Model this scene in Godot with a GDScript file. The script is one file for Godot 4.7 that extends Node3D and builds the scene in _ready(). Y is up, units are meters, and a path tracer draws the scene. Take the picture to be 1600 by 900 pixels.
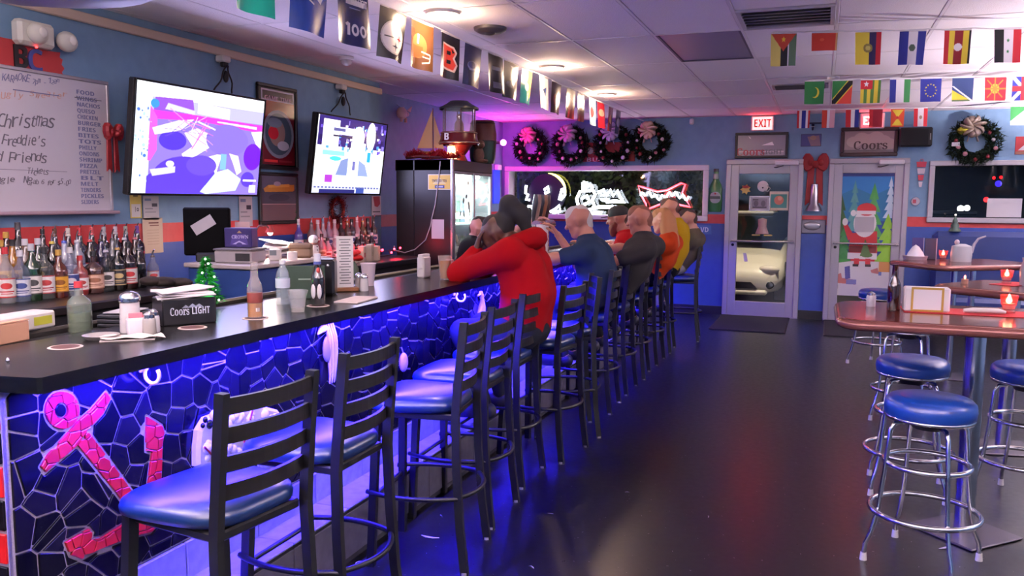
extends Node3D
# A bar-room at night: mosaic bar with a blue light strip, stools, drinkers, back bar, window wall and high tables.

const EYE := Vector3(0, 1.6, 0)
var VIEW := Basis(Vector3(0.9370275, 0.00703667, -0.3491847), Vector3(-0.04327195, 0.99443263, -0.09607957), Vector3(0.34656458, 0.1051391, 0.93211521))
var mats := {}
var taken := {}
var rng := RandomNumberGenerator.new()

# ---------- mesh builder ----------
class B:
	var st := SurfaceTool.new()
	var g := 0
	var X := Transform3D()
	var uvs := false
	func _init(with_uv := false) -> void:
		st.begin(Mesh.PRIMITIVE_TRIANGLES)
		uvs = with_uv
		if uvs: st.set_uv(Vector2.ZERO)
	func fl() -> void: st.set_smooth_group(-1)
	func sm() -> void:
		g += 1
		st.set_smooth_group(g)
	func t(a: Vector3, b: Vector3, c: Vector3) -> void:
		st.add_vertex(X * a); st.add_vertex(X * c); st.add_vertex(X * b)
	func q(a: Vector3, b: Vector3, c: Vector3, d: Vector3) -> void:
		t(a, b, c); t(a, c, d)
	# a quad that carries a rectangle of a picture: a is its lower left corner, then counter-clockwise
	func uq(a: Vector3, b: Vector3, c: Vector3, d: Vector3, r := Rect2(0, 0, 1, 1)) -> void:
		var p := [a, b, c, d]
		var u := [Vector2(r.position.x, r.end.y), r.end, Vector2(r.end.x, r.position.y), r.position]
		for i in [0, 2, 1, 0, 3, 2]:
			st.set_uv(u[i]); st.add_vertex(X * p[i])
		st.set_uv(Vector2(r.position.x + 0.002, r.position.y + 0.002))
	func box(c: Vector3, s: Vector3, bev := 0.0) -> B:
		var h := s / 2.0
		fl()
		if bev <= 0.0:
			var p := []
			for i in 8: p.append(c + Vector3(h.x if i & 1 else -h.x, h.y if i & 2 else -h.y, h.z if i & 4 else -h.z))
			q(p[1], p[3], p[7], p[5]) if false else q(p[1], p[3], p[7], p[5])
			q(p[0], p[4], p[6], p[2]); q(p[2], p[6], p[7], p[3]); q(p[0], p[1], p[5], p[4]); q(p[4], p[5], p[7], p[6]); q(p[0], p[2], p[3], p[1])
			return self
		bev = minf(bev, minf(h.x, minf(h.y, h.z)) * 0.95)
		var k := h - Vector3(bev, bev, bev)
		for ax in 3:
			var u := (ax + 1) % 3
			var w := (ax + 2) % 3
			for sg in [-1.0, 1.0]:
				var f := []
				for cc in [[-1, -1], [1, -1], [1, 1], [-1, 1]]:
					var v := Vector3.ZERO
					v[ax] = sg * h[ax]; v[u] = cc[0] * k[u]; v[w] = cc[1] * k[w]
					f.append(c + v)
				if sg > 0: q(f[0], f[1], f[2], f[3])
				else: q(f[3], f[2], f[1], f[0])
			# the four chamfers that run along this axis
			for su in [-1.0, 1.0]:
				for sw in [-1.0, 1.0]:
					var e := []
					for along in [-1.0, 1.0]:
						var v1 := Vector3.ZERO
						v1[ax] = along * k[ax]; v1[u] = su * h[u]; v1[w] = sw * k[w]
						var v2 := Vector3.ZERO
						v2[ax] = along * k[ax]; v2[u] = su * k[u]; v2[w] = sw * h[w]
						e.append(c + v1); e.append(c + v2)
					if su * sw > 0: q(e[0], e[1], e[3], e[2])
					else: q(e[0], e[2], e[3], e[1])
		for i in 8:
			var s3 := Vector3(1 if i & 1 else -1, 1 if i & 2 else -1, 1 if i & 4 else -1)
			var a := c + s3 * Vector3(h.x, k.y, k.z)
			var b := c + s3 * Vector3(k.x, h.y, k.z)
			var d := c + s3 * Vector3(k.x, k.y, h.z)
			if s3.x * s3.y * s3.z > 0: t(a, b, d)
			else: t(a, d, b)
		return self
	func frame_of(d: Vector3) -> Array:
		var n := d.normalized()
		var u := n.cross(Vector3.UP if absf(n.y) < 0.9 else Vector3.RIGHT).normalized()
		return [u, n.cross(u)]
	func cyl(a: Vector3, b: Vector3, ra: float, rb := -1.0, n := 12, caps := true) -> B:
		if rb < 0.0: rb = ra
		var f := frame_of(b - a)
		sm()
		var pa := []
		var pb := []
		for i in n + 1:
			var w: Vector3 = f[0] * cos(TAU * i / n) + f[1] * sin(TAU * i / n)
			pa.append(a + w * ra); pb.append(b + w * rb)
		for i in n: q(pa[i], pa[i + 1], pb[i + 1], pb[i])
		if caps:
			fl()
			for i in n:
				if ra > 0: t(a, pa[i + 1], pa[i])
				if rb > 0: t(b, pb[i], pb[i + 1])
		return self
	# a pipe along points; r is one radius or one for each point
	func tube(p: Array, r, n := 8, closed := false, flat := Vector2(1, 1)) -> B:
		var m := p.size()
		var rings := []
		var u := Vector3.ZERO
		for i in m:
			var d: Vector3
			if closed: d = p[(i + 1) % m] - p[(i - 1 + m) % m]
			else: d = p[mini(i + 1, m - 1)] - p[maxi(i - 1, 0)]
			d = d.normalized()
			if u == Vector3.ZERO: u = frame_of(d)[0]
			u = (u - d * u.dot(d)).normalized()
			var v := d.cross(u)
			var rr: float = r[i] if r is Array else r
			var ring := []
			for k in n + 1: ring.append(p[i] + (u * cos(TAU * k / n) * flat.x + v * sin(TAU * k / n) * flat.y) * rr)
			rings.append(ring)
		sm()
		for i in (m if closed else m - 1):
			var a: Array = rings[i]
			var b: Array = rings[(i + 1) % m]
			for k in n: q(a[k], a[k + 1], b[k + 1], b[k])
		if not closed:
			fl()
			for k in n:
				t(p[0], rings[0][k + 1], rings[0][k]); t(p[m - 1], rings[m - 1][k], rings[m - 1][k + 1])
		return self
	# a profile of (radius, height) turned about y
	func lathe(pr: Array, n := 20, c := Vector3.ZERO) -> B:
		sm()
		for i in pr.size() - 1:
			var a: Vector2 = pr[i]
			var b: Vector2 = pr[i + 1]
			if i > 0:
				var e: Vector2 = a - pr[i - 1]
				if absf(e.angle_to(b - a)) > 0.75: sm()
			for k in n:
				var c0 := Vector3(cos(TAU * k / n), 0, -sin(TAU * k / n))
				var c1 := Vector3(cos(TAU * ((k + 1) % n) / n), 0, -sin(TAU * ((k + 1) % n) / n))
				var p0 := c + c0 * a.x + Vector3(0, a.y, 0)
				var p1 := c + c1 * a.x + Vector3(0, a.y, 0)
				var p2 := c + c1 * b.x + Vector3(0, b.y, 0)
				var p3 := c + c0 * b.x + Vector3(0, b.y, 0)
				if a.x > 1e-5: t(p0, p1, p2)
				if b.x > 1e-5: t(p0, p2, p3)
		return self
	func ell(c: Vector3, r: Vector3, nu := 14, nv := 9) -> B:
		sm()
		for j in nv:
			var t0 := PI * j / nv - PI / 2
			var t1 := PI * (j + 1) / nv - PI / 2
			for k in nu:
				var a0 := TAU * k / nu
				var a1 := TAU * ((k + 1) % nu) / nu
				var f := func(a: float, th: float) -> Vector3: return c + r * Vector3(cos(th) * cos(a), sin(th), -cos(th) * sin(a))
				if j > 0: t(f.call(a0, t0), f.call(a1, t0), f.call(a1, t1))
				if j < nv - 1: t(f.call(a0, t0), f.call(a1, t1), f.call(a0, t1))
		return self
	func torus(c: Vector3, R: float, r: float, nu := 28, nv := 8, up := Vector3.UP) -> B:
		var f := frame_of(up)
		var p := []
		for i in nu: p.append(c + (f[0] * cos(TAU * i / nu) + f[1] * sin(TAU * i / nu)) * R)
		return tube(p, r, nv, true)
	# a flat outline in x and y, given thickness along z
	func prism(poly: PackedVector2Array, z0: float, z1: float, bev := 0.0) -> B:
		if Geometry2D.is_polygon_clockwise(poly): poly.reverse()
		var top := poly
		fl()
		if bev > 0.0:
			var ins := Geometry2D.offset_polygon(poly, -bev, Geometry2D.JOIN_MITER)
			if ins.size() == 1 and ins[0].size() == poly.size():
				top = ins[0]
				if Geometry2D.is_polygon_clockwise(top): top.reverse()
				var best := 0
				for i in top.size():
					if top[i].distance_to(poly[0]) < top[best].distance_to(poly[0]): best = i
				var turned := PackedVector2Array()
				for i in top.size(): turned.append(top[(best + i) % top.size()])
				top = turned
		var zi := z1 - bev if top != poly else z1
		var n := poly.size()
		for i in n:
			var j := (i + 1) % n
			q(v3(poly[i], z0), v3(poly[j], z0), v3(poly[j], zi), v3(poly[i], zi))
			if zi < z1: q(v3(poly[i], zi), v3(poly[j], zi), v3(top[j], z1), v3(top[i], z1))
		var ix := Geometry2D.triangulate_polygon(top)
		for i in range(0, ix.size(), 3): tri_up(top[ix[i]], top[ix[i + 1]], top[ix[i + 2]], z1, true)
		ix = Geometry2D.triangulate_polygon(poly)
		for i in range(0, ix.size(), 3): tri_up(poly[ix[i]], poly[ix[i + 1]], poly[ix[i + 2]], z0, false)
		return self
	func tri_up(a: Vector2, b: Vector2, c: Vector2, z: float, up: bool) -> void:
		if ((b - a).cross(c - a) > 0) == up: t(v3(a, z), v3(b, z), v3(c, z))
		else: t(v3(a, z), v3(c, z), v3(b, z))
	func v3(a: Vector2, z: float) -> Vector3: return Vector3(a.x, a.y, z)
	func done() -> ArrayMesh:
		st.generate_normals()
		return st.commit()

# ---------- pictures for flat print ----------
class Cv:
	var im: Image
	var o := Vector2.ZERO   # the corner of the part being drawn
	var s := Vector2.ONE    # its size in pixels: drawing runs from 0 to 1
	func _init(w: int, h: int, c := Color.WHITE) -> void:
		im = Image.create(w, h, false, Image.FORMAT_RGB8)
		im.fill(c)
		s = Vector2(w, h)
	func on(x: float, y: float, w: float, h: float) -> Cv:
		o = Vector2(x, y); s = Vector2(w, h)
		return self
	func r(x: float, y: float, w: float, h: float, c: Color) -> Cv:
		im.fill_rect(Rect2i(Vector2i((o + Vector2(x, y) * s).round()), Vector2i(maxi(1, roundi(w * s.x)), maxi(1, roundi(h * s.y)))), c)
		return self
	func p(pts: Array, c: Color) -> Cv:
		var v := []
		for a in pts: v.append(o + Vector2(a[0], a[1]) * s)
		var y0 := 1e9
		var y1 := -1e9
		for a in v:
			y0 = minf(y0, a.y); y1 = maxf(y1, a.y)
		for y in range(maxi(0, floori(y0)), mini(im.get_height(), ceili(y1) + 1)):
			var xs := []
			for i in v.size():
				var a: Vector2 = v[i]
				var b: Vector2 = v[(i + 1) % v.size()]
				if (a.y <= y + 0.5) != (b.y <= y + 0.5): xs.append(a.x + (y + 0.5 - a.y) / (b.y - a.y) * (b.x - a.x))
			xs.sort()
			for i in range(0, xs.size() - 1, 2): im.fill_rect(Rect2i(roundi(xs[i]), y, maxi(0, roundi(xs[i + 1]) - roundi(xs[i])), 1), c)
		return self
	func e(cx: float, cy: float, rx: float, ry: float, c: Color) -> Cv:
		var pts := []
		for i in 28: pts.append([cx + rx * cos(TAU * i / 28), cy + ry * sin(TAU * i / 28)])
		return p(pts, c)
	# a stroke through points, w wide as a share of the height
	func l(pts: Array, w: float, c: Color) -> Cv:
		for i in pts.size() - 1:
			var a := Vector2(pts[i][0], pts[i][1]) * s
			var b := Vector2(pts[i + 1][0], pts[i + 1][1]) * s
			var n := (b - a).orthogonal().normalized() * w * s.y / 2
			var qd := []
			for z in [a + n, b + n, b - n, a - n]: qd.append([z.x / s.x, z.y / s.y])
			p(qd, c)
		return self
	func star(cx: float, cy: float, rr: float, n: int, c: Color, inner := 0.45) -> Cv:
		var pts := []
		for i in n * 2:
			var k := rr * (1.0 if i % 2 == 0 else inner)
			pts.append([cx + k * sin(PI * i / n) * s.y / s.x, cy - k * cos(PI * i / n)])
		return p(pts, c)
	func tex() -> ImageTexture: return ImageTexture.create_from_image(im)

# ---------- materials ----------
func M(c: Color, rough := 0.6, metal := 0.0, extra := {}) -> StandardMaterial3D:
	var key := "%s|%s|%s|%s" % [c.to_html(), rough, metal, extra]
	if not mats.has(key):
		var m := StandardMaterial3D.new()
		m.albedo_color = c; m.roughness = rough; m.metallic = metal
		for k in extra: m.set(k, extra[k])
		mats[key] = m
	return mats[key]
func H(s: String, rough := 0.6, metal := 0.0, extra := {}) -> StandardMaterial3D: return M(Color(s), rough, metal, extra)
func glow(c: Color, e: float, base := Color(0.9, 0.9, 0.9)) -> StandardMaterial3D:
	return M(base, 0.5, 0.0, {"emission_enabled": true, "emission": c, "emission_energy_multiplier": e})
func glass(a := 0.12, c := Color(0.9, 0.95, 0.95)) -> StandardMaterial3D:
	return M(Color(c.r, c.g, c.b, a), 0.03, 0.0, {"transparency": 1})
func printed(t: Texture2D, rough := 0.6, e := 0.0) -> StandardMaterial3D:
	var m := StandardMaterial3D.new()
	m.albedo_texture = t; m.roughness = rough
	if e > 0.0:
		m.albedo_color = Color(0.05, 0.05, 0.05)
		m.emission_enabled = true; m.emission = Color.WHITE; m.emission_texture = t; m.emission_energy_multiplier = e
		m.emission_operator = BaseMaterial3D.EMISSION_OP_MULTIPLY
	return m
func grain(c1: Color, c2: Color, freq: float, rough := 0.6, scale := Vector3.ONE, bump := 0.0, oct := 4) -> StandardMaterial3D:
	var n := FastNoiseLite.new()
	n.seed = 5; n.frequency = freq; n.fractal_octaves = oct
	var t := NoiseTexture2D.new()
	t.width = 512; t.height = 512; t.seamless = true; t.noise = n; t.normalize = true
	var r := Gradient.new()
	r.set_color(0, c1); r.set_color(1, c2)
	t.color_ramp = r
	var m := StandardMaterial3D.new()
	m.albedo_texture = t; m.roughness = rough; m.uv1_triplanar = true; m.uv1_world_triplanar = true; m.uv1_scale = scale
	if bump > 0.0:
		var b := NoiseTexture2D.new()
		b.width = 512; b.height = 512; b.seamless = true; b.noise = n; b.as_normal_map = true; b.bump_strength = bump
		m.normal_enabled = true; m.normal_texture = b
	return m

# ---------- nodes ----------
func numbered(s: String) -> String:
	taken[s] = taken.get(s, -1) + 1
	return s if taken[s] == 0 else "%s_%03d" % [s, taken[s]]
func tag(o: Node3D, label: String, cat := "", grp := "", kind := "") -> Node3D:
	if label: o.set_meta("label", label)
	if cat: o.set_meta("category", cat)
	if grp: o.set_meta("group", grp)
	if kind: o.set_meta("kind", kind)
	return o
func thing(called: String, label: String, cat: String, at := Vector3.ZERO, yaw := 0.0, grp := "") -> Node3D:
	var o := Node3D.new()
	o.name = numbered(called)
	add_child(o)
	o.position = at; o.rotation.y = yaw
	return tag(o, label, cat, grp)
func put(parent: Node, called: String, b, m: Material, at := Vector3.ZERO) -> MeshInstance3D:
	var o := MeshInstance3D.new()
	o.name = numbered(called) if parent == self else called
	o.mesh = b.done() if b is B else b
	o.material_override = m
	parent.add_child(o, true)
	o.position = at
	return o
func copy_of(o: Node3D, label: String, at: Vector3, yaw := 0.0, grp := "") -> Node3D:
	var c: Node3D = o.duplicate()
	var re := RegEx.create_from_string("_\\d{3}$")
	c.name = numbered(re.sub(o.name, ""))
	add_child(c)
	c.position = at; c.rotation.y = yaw
	return tag(c, label, "", grp)
func letters(parent: Node, called: String, s: String, h: float, m: Material, xf: Transform3D, thick := 0.002, serif := false, wide := 0.0) -> MeshInstance3D:
	var t := TextMesh.new()
	var f := SystemFont.new()
	f.font_names = PackedStringArray(["Droid Serif" if serif else "Droid Sans"])
	f.font_weight = 400 if called == "written_letter" else 700
	t.font = f; t.text = s; t.font_size = 32; t.pixel_size = h / 24.0; t.depth = thick; t.curve_step = 2.0
	var o := put(parent, called, t, m)
	if wide > 0.0: xf.basis.x *= wide / maxf(0.001, t.get_aabb().size.x)
	o.transform = xf
	return o
# points of the place seen at a pixel of the 1600 x 900 photograph, on a plane of the room
func ray(u: float, v: float) -> Vector3: return VIEW * Vector3(u - 800.0, 450.0 - v, -1300.0)
func oy(u: float, v: float, y: float) -> Vector3:
	var r := ray(u, v)
	return EYE + r * (y - EYE.y) / r.y
func ox(u: float, v: float, x: float) -> Vector3:
	var r := ray(u, v)
	return EYE + r * x / r.x
func oz(u: float, v: float, z: float) -> Vector3:
	var r := ray(u, v)
	return EYE + r * z / r.z
func V(x: float, y: float, z: float) -> Vector3: return Vector3(x, y, z)
func light(o: Light3D, called: String, at: Vector3, c: Color, e: float, size := 0.05) -> Light3D:
	o.name = numbered(called)
	add_child(o)
	o.position = at; o.light_color = c; o.light_energy = e; o.shadow_enabled = true
	if o is OmniLight3D:
		o.omni_range = 20.0; o.omni_attenuation = 2.0; o.light_size = size
	if o is SpotLight3D:
		o.spot_range = 20.0; o.spot_attenuation = 2.0; o.light_size = size
	return o
func area(called: String, at: Vector3, towards: Vector3, size: Vector2, c: Color, e: float) -> AreaLight3D:
	var o := AreaLight3D.new()
	light(o, called, at, c, e)
	o.area_size = size
	o.area_range = 20.0
	o.look_at_from_position(at, at + towards, Vector3.UP if absf(towards.normalized().y) < 0.9 else Vector3.FORWARD)
	return o

# ---------- the scene, in order ----------
func _ready() -> void:
	rng.seed = 11
	var cam := Camera3D.new()
	cam.name = "camera"
	add_child(cam)
	cam.transform = Transform3D(VIEW, EYE)
	cam.fov = rad_to_deg(2.0 * atan(450.0 / 1300.0))
	cam.near = 0.05; cam.far = 200.0
	cam.current = true
	var env := Environment.new()
	env.background_mode = Environment.BG_COLOR
	env.background_color = Color(0.012, 0.013, 0.022)
	env.tonemap_mode = Environment.TONE_MAPPER_LINEAR
	env.tonemap_exposure = 1.0
	env.sdfgi_enabled = true; env.ssao_enabled = true; env.ssil_enabled = true
	var we := WorldEnvironment.new()
	we.name = "environment"
	we.environment = env
	add_child(we)
	lamps()
	room()
	outdoors()
	bar()
	stools()
	back_bar()
	left_wall()
	back_wall()
	overhead()
	tables()
	counter_items()
	people()

# ---------- lamps of the room and added fill lamps ----------
func lamps() -> void:
	# round recessed downlights along the bar; the ones behind the camera light the near end
	var n := 0
	for z in [-4.9, -7.15, -9.15, -2.6, -0.4, 1.8]:
		downlight(V(-2.3, 2.766, z), ["near the pennant of the orange helmet", "above the fourth drinker", "nearest the window wall", "over the near end of the bar", "behind the bar's near end", "by the rear wall"][n])
		n += 1
	# added uplighter bowls, out of view, put in to brighten ceiling and walls
	for p in [[-3.3, -0.6], [-0.6, -0.5], [1.9, -0.7], [3.5, -4.8], [2.9, -7.2], [3.3, -10.2], [-1.5, 1.6]]:
		added_fill_bowl(V(p[0], 1.85, p[1]))
func downlight(at: Vector3, where: String) -> void:
	var t := thing("ceiling_light", "round recessed ceiling downlight glowing warm white " + where, "light", at, 0, "")
	var b := B.new()
	b.lathe([Vector2(0.075, 0.0), Vector2(0.078, -0.012), Vector2(0.105, -0.01), Vector2(0.108, 0.0), Vector2(0.108, 0.008)], 28)
	put(t, "trim_ring", b, H("e6e2e0", 0.5))
	b = B.new()
	b.lathe([Vector2(0.0, -0.004), Vector2(0.076, -0.004), Vector2(0.076, 0.006), Vector2(0.0, 0.006)], 24)
	put(t, "lens", b, glow(Color(1.0, 0.86, 0.72), 6.0))
	light(OmniLight3D.new(), "downlight_lamp", at + V(0, -0.075, 0), Color(1.0, 0.84, 0.7), 0.5, 0.06)
func added_fill_bowl(at: Vector3) -> void:
	var t := thing("added_fill_bowl", "added out of view bowl lamp that throws fill light up at the ceiling", "lamp", at, 0, "added bowl uplighters out of view")
	put(t, "bowl", B.new().lathe([Vector2(0, -0.1), Vector2(0.1, -0.08), Vector2(0.17, -0.02), Vector2(0.2, 0.06), Vector2(0.19, 0.06), Vector2(0.16, -0.01), Vector2(0.09, -0.065), Vector2(0, -0.085)], 24), H("b8b4b8", 0.4))
	put(t, "bulb", B.new().ell(V(0, -0.01, 0), V(0.045, 0.045, 0.045), 12, 8), glow(Color(1.0, 0.9, 0.97), 6.0))
	for k in 3: put(t, "rod", B.new().cyl(V(cos(k * 2.1) * 0.19, 0.05, sin(k * 2.1) * 0.19), V(0, 0.93, 0), 0.004, 0.004, 6), H("888888", 0.4))
	var l := SpotLight3D.new()  # fill light added to lift the ceiling from outside the view
	light(l, "added_fill_light", at + V(0, 0.04, 0), Color(1.0, 0.92, 0.95), 25.0, 0.05)
	l.spot_angle = 80
	l.spot_angle_attenuation = 0.3
	l.look_at_from_position(at + V(0, 0.04, 0), at + V(0, 2, 0), Vector3.FORWARD)

# ---------- walls, floor, ceiling ----------
var PAINT: StandardMaterial3D
var STRIPE: StandardMaterial3D
var NAVY: StandardMaterial3D
func room() -> void:
	PAINT = grain(Color("6a8cab"), Color("7496b5"), 0.02, 0.55, V(0.6, 0.6, 0.6), 0.6)
	STRIPE = grain(Color("c03a3c"), Color("cc4648"), 0.02, 0.5, V(0.6, 0.6, 0.6), 0.6)
	NAVY = grain(Color("2a4590"), Color("304c98"), 0.02, 0.45, V(0.6, 0.6, 0.6), 0.6)
	# floor: worn black sealed concrete
	var fm := grain(Color(0.042, 0.038, 0.042), Color(0.07, 0.064, 0.07), 0.05, 0.42, V(0.6, 0.6, 0.6), 0.0, 5)
	var nz := FastNoiseLite.new()
	nz.seed = 9; nz.frequency = 0.06; nz.fractal_octaves = 5
	var rt := NoiseTexture2D.new()
	rt.width = 512; rt.height = 512; rt.seamless = true; rt.noise = nz
	var rg := Gradient.new()
	rg.set_color(0, Color(0.27, 0.27, 0.27)); rg.set_color(1, Color(0.35, 0.35, 0.35))
	rt.color_ramp = rg
	fm.roughness = 1.0; fm.roughness_texture = rt
	fm.metallic_specular = 0.5
	tag(put(self, "floor", B.new().box(V(0, -0.1, -4.5), V(10.4, 0.2, 15.4)), fm), "glossy black floor scattered with specks of litter", "", "", "structure")
	# ceiling: white lay-in tiles in a metal grid
	var ce := thing("ceiling", "white suspended ceiling of rectangular tiles in a grid", "")
	ce.remove_meta("category")
	tag(ce, "", "", "", "structure")
	put(ce, "slab", B.new().box(V(0, 2.95, -4.5), V(10.4, 0.3, 15.4)), H("8a8a8a"))
	var tile := B.new().box(Vector3.ZERO, V(0.592, 0.024, 1.2), 0.006).done()
	var half := B.new().box(Vector3.ZERO, V(0.592, 0.024, 0.592), 0.006).done()
	var tm := []
	for k in 3: tm.append(grain(Color("e4dee2").darkened(0.02 * k), Color("f0eaee").darkened(0.02 * k), 0.12, 0.85, V(1.5, 1.5, 1.5), 1.5))
	for i in range(-8, 8):
		for k in range(-5, 8):
			var x := 0.03 + 0.61 * i - 0.305
			var z := -6.06 + 1.22 * k - 0.61
			if z > 2.4 or z < -12.0 or x < -4.9 or x > 4.9: continue
			if i == -1 and k == 0: continue                 # a dark panel hangs here
			if i == 0 and k == 1:                            # half of this bay is an air vent
				put(ce, "ceiling_tile", half, tm[0], V(x, 2.788, z + 0.305))
				continue
			put(ce, "ceiling_tile", tile, tm[rng.randi() % 3], V(x, 2.788, z))
	var gb := H("d8d3d6", 0.45)
	for i in range(-9, 8): put(ce, "grid_bar", B.new().box(V(0.03 + 0.61 * i, 2.783, -4.6), V(0.022, 0.018, 14.8), 0.003), gb)
	for k in range(-6, 8): put(ce, "grid_bar", B.new().box(V(0, 2.782, -6.06 + 1.22 * k), V(9.6, 0.018, 0.022), 0.003), gb)
	# left wall: nearer stretch stands 0.35 m further in
	var wl := thing("wall_left", "light blue wall with a red stripe above dark blue", "")
	wl.remove_meta("category")
	tag(wl, "", "", "", "structure")
	banded(wl, V(-4.5, 0, -2.4), V(-4.3, 2.8, -2.4), true, -7.65, 2.9)
	banded(wl, V(-4.85, 0, 0), V(-4.65, 2.8, 0), true, -12.25, -7.65)
	put(wl, "return_panel", B.new().box(V(-4.575, 1.4, -7.55), V(0.55, 2.8, 0.2)), PAINT)
	tag(put(self, "trim_1", B.new().box(V(-4.285, 2.69, -2.5), V(0.03, 0.06, 10.3), 0.006), H("c9b3a4", 0.5)), "beige raceway along the top of the left wall", "", "", "structure")
	tag(put(self, "baseboard_left", B.new().box(V(-4.29, 0.06, -2.4), V(0.02, 0.12, 10.4)), H("141318", 0.4)), "black baseboard", "", "", "structure")
	# back wall, with openings for two windows and two doors
	var wb := thing("wall_back", "light blue window wall with a red stripe above dark blue", "")
	wb.remove_meta("category")
	tag(wb, "", "", "", "structure")
	var z0 := -12.25
	var z1 := -12.05
	for s in [[-4.85, -4.56, 0, 2.8], [-4.56, -1.56, 0, 1.33], [-4.56, -1.56, 2.1, 2.8], [-1.56, -1.27, 0, 2.8], [-1.27, -0.29, 2.17, 2.8], [-0.29, 0.07, 0, 2.8], [0.07, 1.01, 2.17, 2.8], [1.01, 1.28, 0, 2.8], [1.28, 3.9, 0, 1.36], [1.28, 3.9, 2.13, 2.8], [3.9, 5.2, 0, 2.8]]:
		var lo: float = s[2]
		for band in [[0.0, 1.29, NAVY, "lower_panel"], [1.29, 1.42, STRIPE, "paint_stripe"], [1.42, 2.8, PAINT, "upper_panel"]]:
			var a: float = maxf(lo, band[0])
			var c: float = minf(s[3], band[1])
			if c - a > 0.005: put(wb, band[3], B.new().box(V((s[0] + s[1]) / 2, (a + c) / 2, (z0 + z1) / 2), V(s[1] - s[0], c - a, z1 - z0)), band[2])
	for s in [[-4.65, -1.29], [-0.28, 0.06], [1.02, 5.0]]:
		tag(put(self, "baseboard_back", B.new().box(V((s[0] + s[1]) / 2, 0.06, -12.04), V(s[1] - s[0], 0.12, 0.02)), H("141318", 0.4)), "black baseboard", "", "", "structure")
	tag(put(self, "wall_right", B.new().box(V(5.1, 1.4, -4.5), V(0.2, 2.8, 15.4)), PAINT), "light blue wall", "", "", "structure")
	tag(put(self, "wall_front", B.new().box(V(0, 1.4, 3.0), V(10.4, 2.8, 0.2)), PAINT), "light blue wall", "", "", "structure")
# a wall along z in three painted bands
func banded(parent: Node, a: Vector3, b: Vector3, _along: bool, z0: float, z1: float) -> void:
	for band in [[0.0, 1.29, NAVY, "lower_panel"], [1.29, 1.425, STRIPE, "paint_stripe"], [1.425, 2.8, PAINT, "upper_panel"]]:
		put(parent, band[3], B.new().box(V((a.x + b.x) / 2, (band[0] + band[1]) / 2, (z0 + z1) / 2), V(b.x - a.x, band[1] - band[0], z1 - z0)), band[2])

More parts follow.
